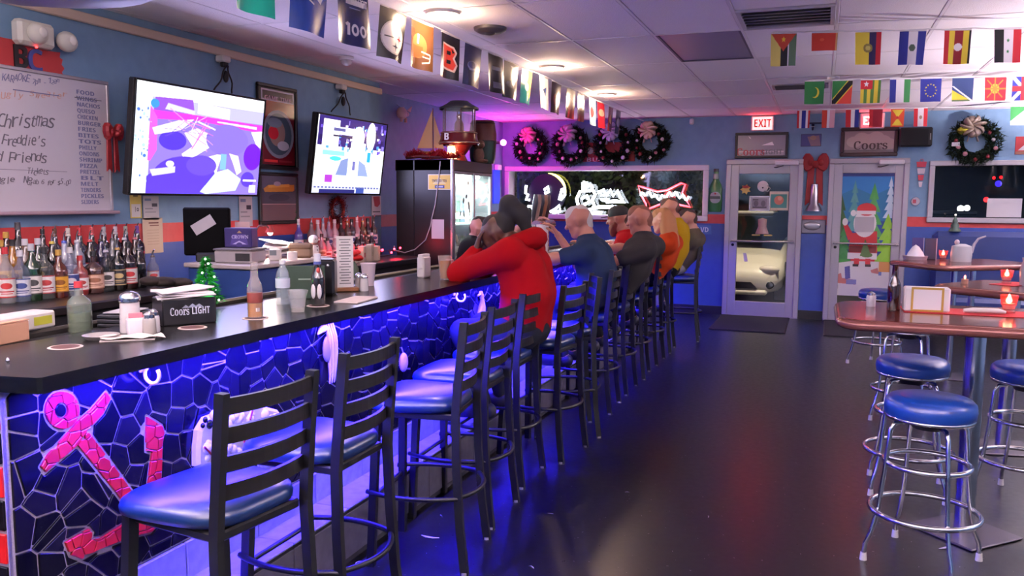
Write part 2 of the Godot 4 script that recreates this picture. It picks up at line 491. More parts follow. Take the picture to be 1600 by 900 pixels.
# ---------- outside, at night ----------
func outdoors() -> void:
	tag(put(self, "pavement", B.new().box(V(0, -0.12, -27), V(60, 0.2, 29.4)), grain(Color("3a3a3e"), Color("55555a"), 0.05, 0.9)), "dark car park outside", "", "", "structure")
	car("car", "white car parked nose to the glass door, seen through it", V(-1.42, -0.02, -13.55), Color("efece2"), 0.0)
	car("car", "dark car in the car park behind the right window", V(3.0, -0.02, -17.5), Color("4a4c52"), 0.3)
	var l := SpotLight3D.new()
	light(l, "floodlight_lamp", V(-0.4, 3.6, -12.9), Color(1.0, 0.92, 0.78), 13.0, 0.1)
	l.spot_angle = 55
	l.look_at(V(-1.2, 0.4, -13.7))
	var f := thing("floodlight", "outdoor floodlight over the entrance, outside the wall", "light", V(-0.4, 3.68, -12.7))
	put(f, "bracket", B.new().box(V(0, 0, 0.2), V(0.06, 0.06, 0.5)), H("333333"))
	put(f, "housing", B.new().box(V(0, 0, -0.1), V(0.3, 0.2, 0.14), 0.02), H("333333"))
	put(f, "lens", B.new().box(V(0, -0.04, -0.19), V(0.24, 0.12, 0.02)), glow(Color(1, 0.86, 0.6), 3.0))
	# a clipped shrub row beyond the left window
	var lf := B.new()
	var r := RandomNumberGenerator.new()
	r.seed = 4
	lf.fl()
	for i in 9000:
		var c := V(r.randf_range(-8, -1.8), 0, 0)
		c.y = 0.3 + 1.9 * sqrt(r.randf())
		c.z = -16.4 + r.randf_range(-0.5, 0.5) + 0.3 * sin(c.x * 3.0)
		var a := Vector3(r.randfn(), r.randfn(), r.randfn()).normalized() * 0.1
		var d := a.cross(V(r.randfn(), r.randfn(), r.randfn())).normalized() * 0.04
		lf.t(c - a, c + d, c + a); lf.t(c - a, c + a, c - d)
	var hd := thing("hedge", "green hedge outside the left window, lit from the car park", "hedge")
	tag(put(hd, "foliage", lf, H("56613a", 0.7)), "", "", "", "stuff")
	for i in 6: put(hd, "stem", B.new().cyl(V(-7.4 + i * 1.1, -0.02, -16.4), V(-7.3 + i * 1.1, 1.4, -16.4), 0.05, 0.02), H("3a2c20"))
	var s2 := SpotLight3D.new()
	light(s2, "lot_lamp", V(-4.6, 4.2, -13.4), Color(0.85, 0.9, 0.8), 3.2, 0.1)
	s2.spot_angle = 60
	s2.look_at(V(-5.0, 1.2, -16.4))
	var lp := thing("lot_light", "lamp over the car park outside the left window", "light", V(-4.6, 4.3, -13.4))
	put(lp, "housing", B.new().box(V(0, 0.05, 0), V(0.3, 0.12, 0.2), 0.02), H("333333"))
	put(lp, "lens", B.new().box(V(0, -0.02, -0.03), V(0.24, 0.02, 0.14)), glow(Color(0.9, 0.95, 0.9), 2.0))
	put(lp, "bracket", B.new().box(V(0, 0.05, 0.6), V(0.06, 0.06, 1.1)), H("333333"))
	# distant lights across the road
	var n := 0
	for d in [[875, 318, 0.1, Color(1, 0.95, 0.8), 30], [790, 325, 0.08, Color(1, 0.9, 0.75), 30], [1553, 278, 0.05, Color(1, 0.08, 0.1), 32], [1564, 277, 0.05, Color(1, 0.08, 0.1), 32], [1541, 312, 0.07, Color(1, 0.1, 0.12), 26], [1501, 326, 0.09, Color(1, 1, 1), 26], [1511, 325, 0.08, Color(1, 1, 1), 26], [1560, 287, 0.1, Color(0.15, 0.1, 0.6), 30]]:
		var at := oz(d[0], d[1], -d[4])
		tag(put(self, "distant_light", B.new().ell(Vector3.ZERO, V(1, 1, 1) * d[2], 10, 6), glow(d[3], 4.0), at), ["white lamp behind the neon guitar shape", "warm lamp at the left end of the long window", "left one of two red lights seen high in the right window", "right one of two red lights seen high in the right window", "lone red tail light above the white paper", "larger white headlight in the right window", "smaller white headlight in the right window", "violet sign below the two red lights"][n], "light")
		n += 1
# body of a saloon car seen from the front, nose towards +z
func car(called: String, label: String, at: Vector3, c: Color, yaw: float) -> void:
	var t := thing(called, label, "car", at, yaw)
	var paint := M(c, 0.25, 0.0, {"clearcoat_enabled": true})
	var b := B.new()
	# the side outline, swept across with rounded edges: sections from nose to tail
	var sec := [[0.0, 0.24, 0.44, 0.62], [-0.06, 0.18, 0.56, 0.78], [-0.3, 0.16, 0.66, 0.87], [-1.1, 0.18, 0.8, 0.9], [-1.3, 0.2, 0.86, 0.9], [-3.6, 0.2, 1.0, 0.9], [-4.3, 0.24, 0.95, 0.84], [-4.45, 0.35, 0.8, 0.75]]
	var rings := []
	for s in sec:
		var ring := []
		for k in 20:
			var a := TAU * k / 20
			var ex: float = signf(cos(a)) * pow(absf(cos(a)), 0.45) * s[3]
			var ey: float = (s[1] + s[2]) / 2 + signf(sin(a)) * pow(absf(sin(a)), 0.45) * (s[2] - s[1]) / 2
			ring.append(V(ex, ey, s[0]))
		rings.append(ring)
	b.sm()
	for i in rings.size() - 1:
		for k in 20: b.q(rings[i][k], rings[i + 1][k], rings[i + 1][(k + 1) % 20], rings[i][(k + 1) % 20])
	for k in 20:
		b.t(V(0, 0.42, 0), rings[0][k], rings[0][(k + 1) % 20])
		b.t(V(0, 0.55, -4.45), rings[7][(k + 1) % 20], rings[7][k])
	put(t, "body", b, paint)
	b = B.new()
	b.fl()
	var lo := [V(-0.78, 0.94, -1.15), V(0.78, 0.94, -1.15), V(0.8, 0.98, -3.9), V(-0.8, 0.98, -3.9)]
	var hi := [V(-0.58, 1.42, -2.0), V(0.58, 1.42, -2.0), V(0.6, 1.42, -3.3), V(-0.6, 1.42, -3.3)]
	for k in 4: b.q(lo[k], lo[(k + 1) % 4], hi[(k + 1) % 4], hi[k])
	put(t, "windscreen", b, H("1b2024", 0.05))
	put(t, "roof", B.new().box(V(0, 1.43, -2.65), V(1.2, 0.05, 1.4), 0.02), paint)
	var pl := PackedVector2Array([Vector2(-0.5, 0.26), Vector2(0.5, 0.26), Vector2(0.4, 0.36), Vector2(-0.4, 0.36)])
	put(t, "grille", B.new().prism(pl, -0.02, 0.03), H("0c0c0e", 0.4))
	put(t, "badge", B.new().torus(V(0, 0.48, 0.0), 0.06, 0.012, 20, 6, Vector3.BACK), H("c9c6c4", 0.2, 1.0))
	put(t, "bumper", B.new().box(V(0, 0.2, -0.02), V(1.3, 0.08, 0.12), 0.03), paint)
	for s in [-1, 1]:
		put(t, "headlight", B.new().ell(V(s * 0.66, 0.56, -0.12), V(0.16, 0.07, 0.1)), H("f2efe6", 0.1))
		put(t, "fog_lamp", B.new().ell(V(s * 0.66, 0.32, -0.05), V(0.09, 0.07, 0.05)), H("222222", 0.2))
		put(t, "mirror", B.new().ell(V(s * 0.98, 1.0, -1.5), V(0.12, 0.08, 0.06)), paint)
		for z in [-0.85, -3.5]:
			var w := put(t, "wheel", B.new().cyl(V(s * 0.72, 0.32, z), V(s * 0.92, 0.32, z), 0.32, 0.32, 20), H("141414", 0.8))
			put(w, "rim", B.new().cyl(V(s * 0.9, 0.32, z), V(s * 0.93, 0.32, z), 0.2, 0.18, 16), H("b8b8b8", 0.3, 0.9))

# ---------- the bar ----------
func bar() -> void:
	var top := thing("bar_counter", "long black bar counter with rounded worn edge running the length of the room", "counter")
	var pl := PackedVector2Array([Vector2(-1.935, -1.61), Vector2(-1.945, -1.6), Vector2(-2.07, -1.578), Vector2(-2.46, -1.53), Vector2(-2.46, -10.3), Vector2(-1.915, -10.3)])
	var b := B.new()
	b.X = Transform3D(Basis(V(1, 0, 0), V(0, 0, 1), V(0, -1, 0)), V(0, 1.12, 0))
	b.prism(pl, 0.0, 0.045)
	var cm := grain(Color(0.022, 0.02, 0.024), Color(0.036, 0.033, 0.038), 0.03, 0.26)
	put(top, "worktop", b, cm)
	put(top, "drink_rail", B.new().box(V(-2.54, 1.085, -5.9), V(0.16, 0.03, 8.76), 0.01), H("131214", 0.5))
	put(top, "rail_lip", B.new().box(V(-2.63, 1.1, -5.9), V(0.03, 0.05, 8.76), 0.01), H("1d1a18", 0.4))
	# mosaic front
	var f := thing("bar_mosaic", "bar front of broken black tile mosaic with lilac grout and a red anchor", "bar front", V(-2.07, 0, -1.6), PI / 2)
	put(f, "core", B.new().box(V(4.3, 0.535, -0.22), V(8.6, 1.07, 0.4)), H("171519", 0.7))
	put(f, "grout_panel", B.new().box(V(4.3, 0.73, -0.01), V(8.62, 0.68, 0.02)), grain(Color("9a90a0"), Color("b0a6b4"), 0.1, 0.85, V(2, 2, 2), 1.0))
	mosaic(f)
	# low step along the foot of the bar
	var s := thing("foot_step", "tiled foot step running along the bottom of the bar", "step", V(-2.07, 0, -1.45), PI / 2)
	put(s, "core", B.new().box(V(4.4, 0.122, 0.085), V(8.8, 0.243, 0.17)), H("2b2930", 0.7))
	var tm := [grain(Color("8d87a0"), Color("a29cb4"), 0.03, 0.4), grain(Color("857f99"), Color("9a94ac"), 0.03, 0.42)]
	var tb := B.new().box(Vector3.ZERO, V(0.395, 0.138, 0.016), 0.003).done()
	var tl := B.new().box(Vector3.ZERO, V(0.395, 0.012, 0.182), 0.003).done()
	var tr := B.new().box(Vector3.ZERO, V(0.595, 0.2, 0.012), 0.003).done()
	for i in 22:
		put(s, "base_tile", tb, tm[i % 2], V(0.2 + 0.4 * i, 0.32, 0.006))
		put(s, "ledge_tile", tl, tm[(i + 1) % 2], V(0.2 + 0.4 * i, 0.249, 0.088))
	var rm := grain(Color("4a4650"), Color("5a5660"), 0.03, 0.5)
	for i in 14: put(s, "riser_panel", tr, rm, V(0.3 + 0.6 * i, 0.13, 0.174))
	put(s, "shadow_gap", B.new().box(V(4.4, 0.235, 0.17), V(8.8, 0.014, 0.012)), H("0b0a0d"))
	# light strip under the overhang
	var lt := thing("light_strip", "blue violet light strip hidden under the bar counter edge", "light", V(-1.995, 1.066, -1.65))
	put(lt, "diffuser", B.new().box(V(0, 0, -4.3), V(0.014, 0.01, 8.6)), glow(Color(0.2, 0.12, 1.0), 8.0))
	put(lt, "channel", B.new().box(V(0, 0.007, -4.3), V(0.02, 0.005, 8.6)), H("888888", 0.4, 0.8))
	for i in 4: area("light_strip_lamp", V(-1.995, 1.058, -1.65 - 1.075 - 2.15 * i), V(0.0, -1, 0), Vector2(0.03, 2.15), Color(0.17, 0.11, 1.0), 28.0)
	# bag hooks under the edge
	var n := 0
	for p in [[228, 580], [714, 461]]:
		var at := ox(p[0], p[1], -2.04)
		var h := thing("bag_hook", ["white bag hook under the bar above the red anchor", "white bag hook under the bar beside the drinker in the red hoodie"][n], "hook", V(-2.05, at.y + 0.0, at.z))
		var pts := []
		for k in 12: pts.append(V(0.035 - 0.03 * cos(k * 0.42 - 0.8), -0.02 + 0.028 * -sin(k * 0.42 - 0.8) + 0.01, 0))
		put(h, "crook", B.new().tube(pts, 0.006, 8), H("e8e4f0", 0.3))
		put(h, "plate", B.new().box(V(-0.008, 0.02, 0), V(0.01, 0.05, 0.02), 0.003), H("e8e4f0", 0.3))
		n += 1
	sea_life()

func to_face(u: float, v: float) -> Vector2:
	var p := ox(u, v, -2.07)
	return Vector2(-p.z - 1.6, p.y)
func half_plane(poly: PackedVector2Array, m: Vector2, n: Vector2) -> PackedVector2Array:
	var out := PackedVector2Array()
	for i in poly.size():
		var a := poly[i]
		var c := poly[(i + 1) % poly.size()]
		var da := (a - m).dot(n)
		var dc := (c - m).dot(n)
		if da <= 0.0: out.append(a)
		if (da < 0.0) != (dc < 0.0) and absf(da - dc) > 1e-9: out.append(a.lerp(c, da / (da - dc)))
	return out
func cells(seeds: Array, frame: PackedVector2Array, reach: float) -> Array:
	var out := []
	for i in seeds.size():
		var c := frame
		var s: Vector2 = seeds[i]
		for j in seeds.size():
			var o: Vector2 = seeds[j]
			if j != i and s.distance_squared_to(o) < reach * reach: c = half_plane(c, (s + o) / 2.0, o - s)
		out.append(c)
	return out
func poly_area(p: PackedVector2Array) -> float:
	var a := 0.0
	for i in p.size(): a += p[i].cross(p[(i + 1) % p.size()])
	return absf(a) / 2.0
func px_poly(a: Array) -> PackedVector2Array:
	var p := PackedVector2Array()
	for i in range(0, a.size(), 2): p.append(to_face(a[i], a[i + 1]))
	return p
func mosaic(f: Node3D) -> void:
	var r := RandomNumberGenerator.new()
	r.seed = 21
	# the anchor's outlines, traced on the face of the bar
	var ring := PackedVector2Array()
	var hole := PackedVector2Array()
	for i in 24:
		ring.append(to_face(95 + 27 * cos(TAU * i / 24), 641 + 30 * sin(TAU * i / 24)))
		hole.append(to_face(93 + 10 * cos(TAU * i / 24), 641 + 12 * sin(TAU * i / 24)))
	var bands := [px_poly([164, 612, 171, 622, 160, 645, 135, 672, 117, 698, 68, 739, 61, 729, 72, 710, 100, 680, 120, 657, 140, 640]),
		px_poly([118, 668, 138, 676, 200, 760, 226, 800, 206, 808, 180, 771, 120, 697, 100, 668]),
		px_poly([99, 847, 137, 825, 144, 834, 140, 842, 155, 840, 200, 812, 222, 802, 240, 805, 244, 822, 235, 831, 200, 840, 150, 860, 125, 874, 107, 867]),
		px_poly([227, 650, 252, 665, 255, 675, 252, 692, 250, 745, 242, 806, 224, 803, 230, 747, 235, 707, 226, 704, 226, 675])]
	var whole := [ring]
	for b in bands: whole.append(b)
	var red := [H("b8181c", 0.3), H("a81418", 0.35), H("c4201e", 0.3)]
	var done_red := []
	for k in whole.size():
		var o: PackedVector2Array = whole[k]
		var lo := o[0]
		var hi := o[0]
		for p in o:
			lo = lo.min(p); hi = hi.max(p)
		var seeds := []
		var step := 0.042
		var yy := lo.y
		while yy < hi.y + step:
			var xx := lo.x
			while xx < hi.x + step:
				seeds.append(Vector2(xx + r.randf_range(-0.3, 0.3) * step, yy + r.randf_range(-0.3, 0.3) * step))
				xx += step
			yy += step
		var fr := PackedVector2Array([lo - Vector2(0.1, 0.1), Vector2(hi.x + 0.1, lo.y - 0.1), hi + Vector2(0.1, 0.1), Vector2(lo.x - 0.1, hi.y + 0.1)])
		for c in cells(seeds, fr, 0.14):
			var pieces := Geometry2D.intersect_polygons(c, o)
			for d in done_red:
				var nx: Array[PackedVector2Array] = []
				for pc in pieces: nx.append_array(Geometry2D.clip_polygons(pc, d))
				pieces = nx
			if k == 0:
				var nx: Array[PackedVector2Array] = []
				for pc in pieces: nx.append_array(Geometry2D.clip_polygons(pc, hole))
				pieces = nx
			for pc in pieces:
				for ins in Geometry2D.offset_polygon(pc, -0.0016):
					if poly_area(ins) > 0.00006: put(f, "anchor_tile", B.new().prism(ins, 0.0, 0.009, 0.0015), red[r.randi() % 3])
		done_red.append(o)
	# black shards: jittered cells cut by the anchor
	var seeds := []
	var x := -0.05
	while x < 8.7:
		var cols := 7 if r.randf() < 0.5 else 6
		for j in cols: seeds.append(Vector2(x + r.randf_range(-0.05, 0.05), 0.36 + 0.74 * (j + 0.5) / cols + r.randf_range(-0.06, 0.06)))
		x += 0.064
	var face := PackedVector2Array([Vector2(0.004, 0.395), Vector2(8.6, 0.395), Vector2(8.6, 1.068), Vector2(0.004, 1.068)])
	var blk := [H("0b0a0f", 0.16, 0.0, {"metallic_specular": 0.28}), H("0e0c13", 0.2, 0.0, {"metallic_specular": 0.28}), H("09090d", 0.14, 0.0, {"metallic_specular": 0.28}), H("120f16", 0.24, 0.0, {"metallic_specular": 0.28})]
	var singles := 0
	var rest := B.new()
	for c in cells(seeds, face, 0.42):
		if c.size() < 3: continue
		var pieces: Array[PackedVector2Array] = [c]
		var near := false
		for p in c: near = near or p.x < 0.85
		if near:
			for o in whole:
				var nx: Array[PackedVector2Array] = []
				for pc in pieces:
					for q in Geometry2D.clip_polygons(pc, Geometry2D.offset_polygon(o, 0.004)[0]):
						if not Geometry2D.is_polygon_clockwise(q): nx.append(q)
				pieces = nx
		for pc in pieces:
			for ins in Geometry2D.offset_polygon(pc, -0.0036):
				if poly_area(ins) < 0.0003: continue
				singles += 1
				if singles <= 296:
					var m := put(f, "mosaic_tile", B.new().prism(ins, 0.0, 0.007, 0.0015), blk[r.randi() % 4])
					m.rotation.x = r.randf_range(-0.0, 0.0)
				else: rest.prism(ins, 0.0, 0.007, 0.0015)
	tag(put(f, "mosaic_tile_field", rest, blk[0]), "", "", "", "stuff")
	var hp: Array[PackedVector2Array] = Geometry2D.offset_polygon(hole, -0.004)
	if hp.size(): put(f, "mosaic_tile", B.new().prism(hp[0], 0.0, 0.007, 0.0015), blk[0])
	# the end of the bar, towards the camera's left
	var endp := put(f, "end_panel", B.new().box(V(-0.006, 0.73, -0.3), V(0.012, 0.68, 0.6)), H("8f8696", 0.8))
	for i in 7:
		for k in 5:
			var red_row: bool = k == 0 and i % 2 == 0
			put(endp, "mosaic_tile", B.new().box(V(-0.014, 0.44 + i * 0.095, -0.055 - k * 0.115), V(0.01, 0.085, 0.105), 0.002), red[0] if red_row else blk[i % 4])

# shells, fish and the like fixed to the mosaic
func sea_life() -> void:
	# big pale relief of a fish behind the nearest stools
	var p := ox(372, 680, -2.05)
	var t := thing("fish_relief", "white pebbled fish sculpture with red bars and black eyes on the bar front", "sculpture", V(-2.06, p.y, p.z), PI / 2)
	var body := PackedVector2Array()
	for a in [[303, 700], [306, 672], [318, 652], [334, 646], [345, 640], [345, 622], [350, 615], [358, 628], [362, 640], [400, 632], [430, 640], [448, 662], [446, 700], [430, 735], [380, 745], [330, 738], [303, 728]]:
		var w := ox(a[0], a[1], -2.05)
		body.append(Vector2(-(w.z - p.z), w.y - p.y))
	put(t, "body", B.new().prism(body, 0.0, 0.03, 0.012), H("d8d2de", 0.35))
	var bub := B.new()
	var r := RandomNumberGenerator.new()
	r.seed = 8
	for i in 70:
		var c := Vector2(r.randf_range(-0.2, 0.2), r.randf_range(-0.16, 0.16))
		if Geometry2D.is_point_in_polygon(c, body): bub.ell(V(c.x, c.y, 0.028), V(0.02, 0.02, 0.014) * r.randf_range(0.7, 1.3), 10, 6)
	put(t, "pebbling", bub, H("e6e2ea", 0.12))
	for a in [[312, 655, 0.012], [319, 662, 0.018], [308, 664, 0.01]]:
		var w := ox(a[0], a[1], -2.05)
		put(t, "eye", B.new().ell(V(-(w.z - p.z), w.y - p.y, 0.035), V(a[2] * 0.8, a[2], 0.008)), H("0a0a0a", 0.2))
	for a in [[330, 662, 343, 686], [323, 688, 344, 712], [307, 697, 325, 715], [383, 640, 379, 655], [373, 676, 369, 690], [408, 650, 400, 672]]:
		var w0 := ox(a[0], a[1], -2.05)
		var w1 := ox(a[2], a[3], -2.05)
		put(t, "red_bar", B.new().cyl(V(-(w0.z - p.z), w0.y - p.y, 0.045), V(-(w1.z - p.z), w1.y - p.y, 0.045), 0.004, 0.004, 6), H("8c1420", 0.3))
	# striped angelfish
	p = ox(512, 545, -2.05)
	t = thing("angelfish_ornament", "cream angelfish ornament with dark stripes and trailing fins on the mosaic", "ornament", V(-2.06, p.y, p.z), PI / 2)
	for i in 4:
		var pts := []
		for k in 9: pts.append(V(-0.03 + 0.018 * i + 0.03 * sin(k * 0.35) + 0.002 * k, 0.13 - 0.036 * k, 0.016 + 0.004 * sin(k)))
		put(t, "fin", B.new().tube(pts, [0.003, 0.006, 0.009, 0.011, 0.011, 0.01, 0.008, 0.006, 0.003], 8, false, Vector2(1, 0.8)), H("c9b8a8" if i % 2 == 0 else "d9ccc0", 0.4))
	put(t, "body", B.new().ell(V(-0.005, 0.0, 0.012), V(0.035, 0.06, 0.012)), H("8f8478", 0.4))
	# small white dolphin
	p = ox(506, 520, -2.05)
	t = thing("dolphin_ornament", "small white dolphin ornament stuck high on the mosaic", "ornament", V(-2.06, p.y, p.z), PI / 2)
	var pts2 := []
	for k in 9: pts2.append(V(-0.05 + 0.0125 * k, 0.02 * sin(PI * k / 8.0), 0.012))
	put(t, "body", B.new().tube(pts2, [0.003, 0.009, 0.014, 0.017, 0.017, 0.014, 0.01, 0.006, 0.003], 8), H("e4e0ec", 0.3))
	put(t, "fin", B.new().prism(PackedVector2Array([Vector2(-0.01, 0.03), Vector2(0.015, 0.032), Vector2(0.02, 0.055)]), 0.008, 0.016), H("e4e0ec", 0.3))
	put(t, "tail", B.new().prism(PackedVector2Array([Vector2(0.045, 0.0), Vector2(0.075, 0.02), Vector2(0.062, 0.0), Vector2(0.075, -0.02)]), 0.008, 0.016), H("e4e0ec", 0.3))
	# pale shell
	p = ox(630, 566, -2.05)
	t = thing("shell_ornament", "pale pink oval shell hung on the mosaic between the second and third stools", "ornament", V(-2.06, p.y, p.z), PI / 2)
	put(t, "shell", B.new().ell(V(0, 0, 0.012), V(0.034, 0.052, 0.02)), H("d6b4d2", 0.3))
	put(t, "hanger", B.new().cyl(V(0, 0.05, 0.01), V(0, 0.08, 0.0), 0.003), H("777777"))
	# seahorse further along
	p = ox(750, 485, -2.05)
	t = thing("seahorse_ornament", "lilac seahorse ornament on the mosaic near the drinker in red", "ornament", V(-2.06, p.y, p.z), PI / 2)
	var sp := []
	for k in 14: sp.append(V(0.03 * sin(k * 0.5), 0.12 - 0.024 * k, 0.014))
	put(t, "body", B.new().tube(sp, [0.012, 0.016, 0.014, 0.018, 0.024, 0.028, 0.03, 0.028, 0.022, 0.017, 0.013, 0.01, 0.007, 0.004], 8), H("a99cc4", 0.3))
	put(t, "snout", B.new().cyl(V(0.0, 0.11, 0.014), V(-0.045, 0.1, 0.014), 0.009, 0.006, 8), H("a99cc4", 0.3))

# ---------- stools along the bar ----------
# A ladder-back stool that faces -x: seat centre over the origin
func make_stool(called: String, label: String) -> Node3D:
	var t := thing(called, label, "bar stool", Vector3.ZERO, 0, "ladder back stools along the bar")
	var fr := H("0b0b0c", 0.42, 0.0)
	# seat cushion: a rounded trapezoid with a domed top, wide at the front
	var b := B.new()
	var rings := []
	var n := 40
	for lv in [[0.9, 0.0], [1.0, 0.012], [1.015, 0.03], [0.985, 0.048], [0.9, 0.06], [0.7, 0.068], [0.35, 0.072]]:
		var ring := []
		for k in n:
			var a := TAU * k / n
			var cx := signf(cos(a)) * pow(absf(cos(a)), 0.5)
			var cz := signf(sin(a)) * pow(absf(sin(a)), 0.5)
			var hw := 0.205 - 0.028 * cx          # wider in front (-x)
			ring.append(V(cx * 0.2 * lv[0] - 0.006, 0.69 + lv[1], cz * hw * lv[0]))
		rings.append(ring)
	b.sm()
	for i in rings.size() - 1:
		for k in n: b.q(rings[i][(k + 1) % n], rings[i][k], rings[i + 1][k], rings[i + 1][(k + 1) % n])
	for k in n: b.t(V(-0.006, 0.763, 0), rings[6][(k + 1) % n], rings[6][k])
	b.fl()
	for k in n: b.t(V(0, 0.69, 0), rings[0][k], rings[0][(k + 1) % n])
	put(t, "seat", b, H("0b2350", 0.28, 0.0, {"metallic_specular": 0.6}))
	put(t, "seat_frame", B.new().box(V(0, 0.675, 0), V(0.36, 0.03, 0.33), 0.006), fr)
	for s in [-1, 1]:
		# rear leg and back post in one bent bar
		var p := [V(0.24, 0.0, s * 0.196), V(0.216, 0.2, s * 0.188), V(0.2, 0.45, s * 0.182), V(0.193, 0.68, s * 0.176), V(0.2, 0.78, s * 0.175), V(0.216, 0.95, s * 0.175), V(0.23, 1.09, s * 0.175)]
		var lb := B.new()
		bar_along(lb, p, 0.017, 0.012)
		put(t, "back_post", lb, fr)
		var p2 := [V(-0.185, 0.0, s * 0.2), V(-0.165, 0.69, s * 0.165)]
		var fb := B.new()
		bar_along(fb, p2, 0.0165, 0.0165)
		put(t, "leg", fb, fr)
		put(t, "foot", B.new().cyl(V(0.24, 0.0, s * 0.196), V(0.239, 0.012, s * 0.196), 0.017, 0.017, 10), H("8a8680", 0.6))
	# four curved slats
	for i in 4:
		var y := 1.052 - 0.082 * i
		var xb := 0.226 - 0.013 * i
		var sb := B.new()
		var pa := []
		for k in 11:
			var u := -1.0 + 0.2 * k
			pa.append(V(xb + 0.03 * (1.0 - u * u), y, u * 0.175))
		for k in 10:
			var a: Vector3 = pa[k]
			var c: Vector3 = pa[k + 1]
			var hh := V(0, 0.0225, 0)
			var th := V(0.007, 0, 0)
			sb.sm(); sb.q(a - hh + th, a + hh + th, c + hh + th, c - hh + th) if false else sb.q(c - hh + th, c + hh + th, a + hh + th, a - hh + th)
			sb.sm(); sb.q(a - hh - th, a + hh - th, c + hh - th, c - hh - th)
			sb.fl(); sb.q(a + hh - th, a + hh + th, c + hh + th, c + hh - th); sb.q(c - hh - th, c - hh + th, a - hh + th, a - hh - th)
		put(t, "slat", sb, H("15120f", 0.35))
	# foot ring: a rod that bows out at both sides, and bars between the legs
	var ring2 := []
	for k in 20:
		var u := -1.0 + 2.0 * k / 19.0
		ring2.append(V(u * 0.205 + 0.0, 0.33, 0.188 + 0.05 * (1.0 - u * u)))
	put(t, "foot_rail", B.new().tube(ring2, 0.011, 8), fr)
	ring2 = []
	for k in 20:
		var u := -1.0 + 2.0 * k / 19.0
		ring2.append(V(u * 0.205, 0.33, -0.188 - 0.05 * (1.0 - u * u)))
	put(t, "foot_rail", B.new().tube(ring2, 0.011, 8), fr)
	ring2 = []
	for k in 14:
		var u := -1.0 + 2.0 * k / 13.0
		ring2.append(V(0.205 + 0.06 * (1.0 - u * u), 0.33, u * 0.175))
	put(t, "foot_rail", B.new().tube(ring2, 0.011, 8), fr)
	put(t, "stretcher", B.new().cyl(V(-0.18, 0.3, -0.185), V(-0.18, 0.3, 0.185), 0.01, 0.01, 8), fr)
	return t
# a square bar through points, hx wide across x and hz across z
func bar_along(b: B, p: Array, hx: float, hz: float) -> void:
	b.fl()
	for i in p.size() - 1:
		var a: Vector3 = p[i]
		var c: Vector3 = p[i + 1]
		var k := [V(-hx, 0, -hz), V(hx, 0, -hz), V(hx, 0, hz), V(-hx, 0, hz)]
		for j in 4: b.q(a + k[(j + 1) % 4], a + k[j], c + k[j], c + k[(j + 1) % 4])
	var e := [[p[0], -1], [p[p.size() - 1], 1]]
	for w in e:
		var c: Vector3 = w[0]
		if w[1] > 0: b.q(c + V(-hx, 0, hz), c + V(hx, 0, hz), c + V(hx, 0, -hz), c + V(-hx, 0, -hz))
		else: b.q(c + V(-hx, 0, -hz), c + V(hx, 0, -hz), c + V(hx, 0, hz), c + V(-hx, 0, hz))
func stools() -> void:
	# place of the middle of the back, turn, label
	var w := [[-1.425, -1.915, -0.13, "empty ladder back bar stool with shiny blue seat, nearest the camera"], [-1.46, -2.535, 0.0, "empty blue seated ladder back stool, second from the near end of the bar"],
		[-1.4, -3.33, 0.14, "blue seated ladder back stool with its full seat showing, third from the near end"], [-1.46, -3.84, 0.03, "black ladder back stool with blue seat just before the drinker in the red hoodie"],
		[-1.51, -4.43, 0.02, "black ladder back stool under the drinker in the red hoodie"], [-1.41, -4.94, -0.12, "black ladder back stool with light showing through its slats, right of the red hoodie"],
		[-1.44, -5.55, 0.42, "black ladder back stool turned aslant before the man in the denim shirt"], [-1.45, -6.2, 0.05, "black stool under the white haired man in denim shirt"],
		[-1.46, -6.85, 0.0, "black stool under the man in the dark grey tee shirt"], [-1.46, -7.5, 0.08, "black stool under the bearded man in the red shirt"],
		[-1.46, -8.2, 0.0, "black stool under the person in the orange top"], [-1.46, -8.9, 0.05, "black stool under the person in the yellow top"], [-1.3, -9.75, 0.1, "tall black stool nearest the window wall, last of the row"]]
	var first: Node3D
	for i in w.size():
		var s: Array = w[i]
		var basis := Basis(Vector3.UP, s[2])
		var at: Vector3 = V(s[0], 0, s[1]) - basis * V(0.24, 0, 0)
		if i == 0:
			first = make_stool("bar_stool", s[3])
			first.position = at; first.rotation.y = s[2]
		else: copy_of(first, s[3], at, s[2])

# ---------- the window wall ----------
const BZ := -12.05
func ring_frame(x0: float, x1: float, y0: float, y1: float, w: float, d: float, bev := 0.008) -> B:
	var b := B.new()
	b.box(V((x0 + x1) / 2, y1 - w / 2, 0), V(x1 - x0, w, d), bev)
	b.box(V((x0 + x1) / 2, y0 + w / 2, 0), V(x1 - x0, w, d), bev)
	b.box(V(x0 + w / 2, (y0 + y1) / 2, 0), V(w, y1 - y0 - 2 * w, d), bev)
	b.box(V(x1 - w / 2, (y0 + y1) / 2, 0), V(w, y1 - y0 - 2 * w, d), bev)
	return b
func print_quad(parent: Node, called: String, w: float, h: float, m: Material, r: Rect2, xf: Transform3D) -> MeshInstance3D:
	var b := B.new(true)
	b.fl()
	b.uq(V(-w / 2, -h / 2, 0), V(w / 2, -h / 2, 0), V(w / 2, h / 2, 0), V(-w / 2, h / 2, 0), r)
	var o := put(parent, called, b, m)
	o.transform = xf
	return o
func at_xf(x: float, y: float, z: float, yaw := 0.0) -> Transform3D: return Transform3D(Basis(Vector3.UP, yaw), V(x, y, z))
var ART: StandardMaterial3D
var ARTG: StandardMaterial3D
